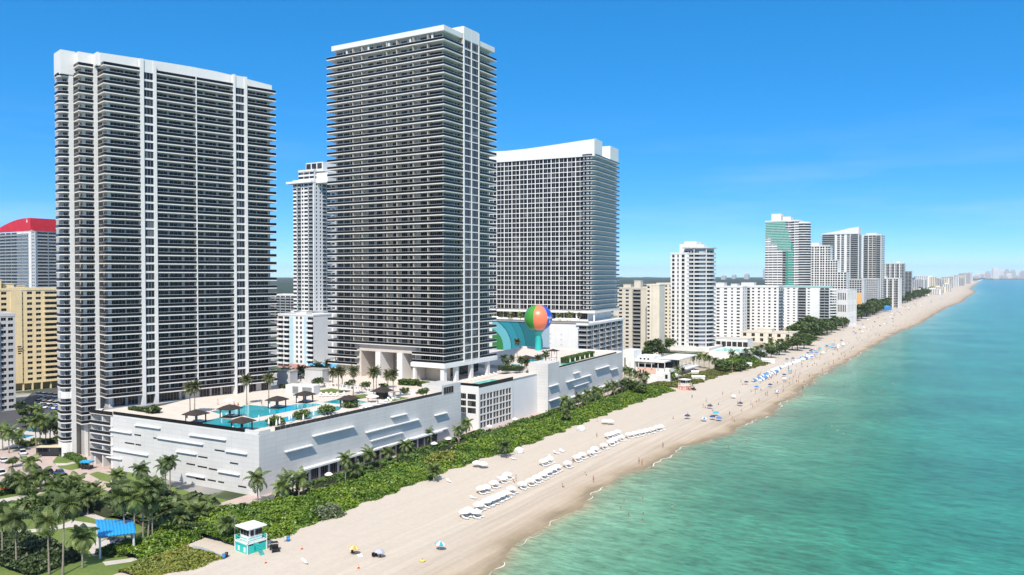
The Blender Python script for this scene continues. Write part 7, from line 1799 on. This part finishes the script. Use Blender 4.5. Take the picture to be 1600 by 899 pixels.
for (x, y, c) in [(475,830,'blue'),(300,835,'striped blue'),(440,770,'turquoise'),(915,470,'blue'),(1155,520,'striped blue'),(1075,445,'navy'),(950,340,'navy'),(1305,290,'turquoise'),(1240,330,'navy'),(1440,130,'turquoise'),(645,575,'white'),(1470,110,'white'),(795,415,'navy'),(1240,370,'white'),(1270,150,'navy'),(1340,140,'navy'),(400,815,'navy'),(725,660,'navy'),(105,805,'navy'),(370,690,'navy')]:
    col_umbrella(*c5(x, y), c, 'scattered over the middle beach', 'umbrellas scattered on the middle beach')
for i in range(34):
    t = i/33; x = 1262+rb_.uniform(-6, 60)*1.0; y = 556-(x-1262)*.33+rb_.uniform(-5, 7)
    col_umbrella(x, y, ['turquoise', 'blue', 'navy', 'white', 'turquoise', 'red'][i % 6], 'in the cluster under the long white block', 'umbrellas clustered under the long white block', True)
for i in range(48):
    n = 860+i*14*(1+i*.02)+rb_.uniform(-6, 6); t = rb_.uniform(.08, .55); e = Dn(n)+(Wn(n)-Dn(n))*t
    ucol = ['navy', 'blue', 'white', 'turquoise'][i % 4]
    px = 800+F*(e*ca+n*sa)/(-e*sa+n*ca); py = 428+F*60/(-e*sa+n*ca)
    col_umbrella(px, py, ucol, 'on the far beach', 'umbrellas on the far beach', True)
for (x, y, w, nm) in ((1091,594,7,'white sunshade hut at the dune grass edge'),(1163,573,9,'pale blue stack of loungers under the shrub bank'),(1200,567,8,'white sheds at the end of the shrub bank'),(1086,586,4,'pale tent beside the beach club umbrellas')):
    e, n, z = GB(x, y); T = thing('beach_shed', nm, 'shed', (e, n, z), R(20)); part(T, 'wall', MB().box(-w/2, w/2, -1.5, 1.5, 0, 1.9), WFAB); part(T, 'roof', MB().add([(-w/2-.2,-1.8,1.9),(w/2+.2,-1.8,1.9),(w/2+.2,1.8,1.9),(-w/2-.2,1.8,1.9),(-w/2-.2,0,2.6),(w/2+.2,0,2.6)], [(3,2,1,0),(0,1,5,4),(2,3,4,5),(1,2,5),(3,0,4)]), WFAB)
# people on the sand and in the water
k = 0
for (x, y, ps, s) in [c6(665,500)+(0,0), c6(640,520)+(2,3), c6(570,640)+(2,0), c6(575,250)+(0,2), c7(605,515)+(0,1), c7(685,480)+(0,2), c7(695,600)+(0,0), c7(895,520)+(1,2), c7(908,525)+(0,5), c7(560,622)+(2,1), c7(710,405)+(0,2), c7(1000,448)+(1,1), c7(1045,322)+(2,2), c7(1108,310)+(2,1), c7(660,570)+(2,3), c7(711,335)+(0,3), c7(1190,250)+(1,4)]:
    k += 1; person(GB(x, y), ps, '%s person from the near end on the sand by the white umbrellas, %s in %s' % (ordw(k), POSE[ps], SNAMES[s]), 'people by the white umbrellas', s, k % 3 == 0)
k = 0
for i in range(150):
    if i < 40:
        x, y = c5(*[(160,620),(630,880),(655,890),(290,730),(315,732),(345,730),(375,722),(470,695),(690,700),(725,655),(850,695),(870,730),(915,665),(945,660),(850,540),(900,565),(1020,590),(1040,592),(620,600),(740,770),(600,818),(1160,455),(1235,438),(1270,430),(1300,395),(1340,435),(1405,440),(1470,430),(1455,515),(1440,590),(1415,590),(1365,350),(1220,350),(1105,365),(1145,350),(1090,395),(990,405),(960,330),(110,835),(400,770)][i])
    else:
        n = (520+(i-40)*11 if i < 86 else 400+(i-86)*4.5)+rb_.uniform(-6, 6); e = Dn(n)+(Wn(n)-Dn(n))*rb_.uniform(.3, 1.0); x = 800+F*(e*ca+n*sa)/(-e*sa+n*ca); y = 428+F*60/(-e*sa+n*ca)
    ps = (0, 1, 2, 0, 2)[i % 5]; s = (2, 1, 0, 3, 4, 5)[(i*5+i//6) % 6]; k += 1
    person(GB(x, y), ps, '%s beachgoer north of the coral hut, %s in %s' % (ordw2(k), POSE[ps], SNAMES[s]), 'people on the crowded beach', s, i % 2 == 0)
k = 0
SW_ = [(975,784),(970,796),(982,807),(1004,781),(1004,816),(1050,792),(1018,730),(1166,692),(1138,700),(1005,805),(1242,645),(1275,672),(1308,673),(1300,666),(1318,678),(1372,659),(1384,658),(1282,634),(1308,646),(1266,602),(1296,615),(1302,624),(1314,634),(1330,580),(1320,598),(1340,588),(1350,584),(1362,576),(1345,600),(1318,606),(1325,625),(1335,612),(1375,585),(1390,560),(1405,570),(1378,610),(1400,548),(1420,540),(1350,566),(1340,572),(1360,562),(1298,600),(1310,590),(1284,612),(1395,600),(1430,560),(1445,528),(1415,582)]
for (x, y) in SW_:
    k += 1; e, n, _ = G(x, y, SEA); person((e, n, SEA-.02), 3, '%s bather from the near end standing waist deep in the green sea' % ordw(k), 'bathers in the sea', k % 6, False)
# ------------------------------------------------------------------ sea air
hz = bpy.data.materials.new('haze'); hz.use_nodes = True; nt = hz.node_tree
nt.nodes.remove(nt.nodes['Principled BSDF'])
pv_ = nt.nodes.new('ShaderNodeVolumePrincipled'); pv_.inputs['Color'].default_value = (.86, .93, 1, 1); pv_.inputs['Density'].default_value = 4.5e-5; pv_.inputs['Anisotropy'].default_value = .2
nt.links.new(pv_.outputs[0], nt.nodes['Material Output'].inputs['Volume'])
tag(obj('haze', MB().box(-9500, 12600, -3200, 13600, -9, 175).mesh('haze', hz)), 'thin pale sea haze over the far shore', None, None, 'stuff')
bpy.context.view_layer.update()
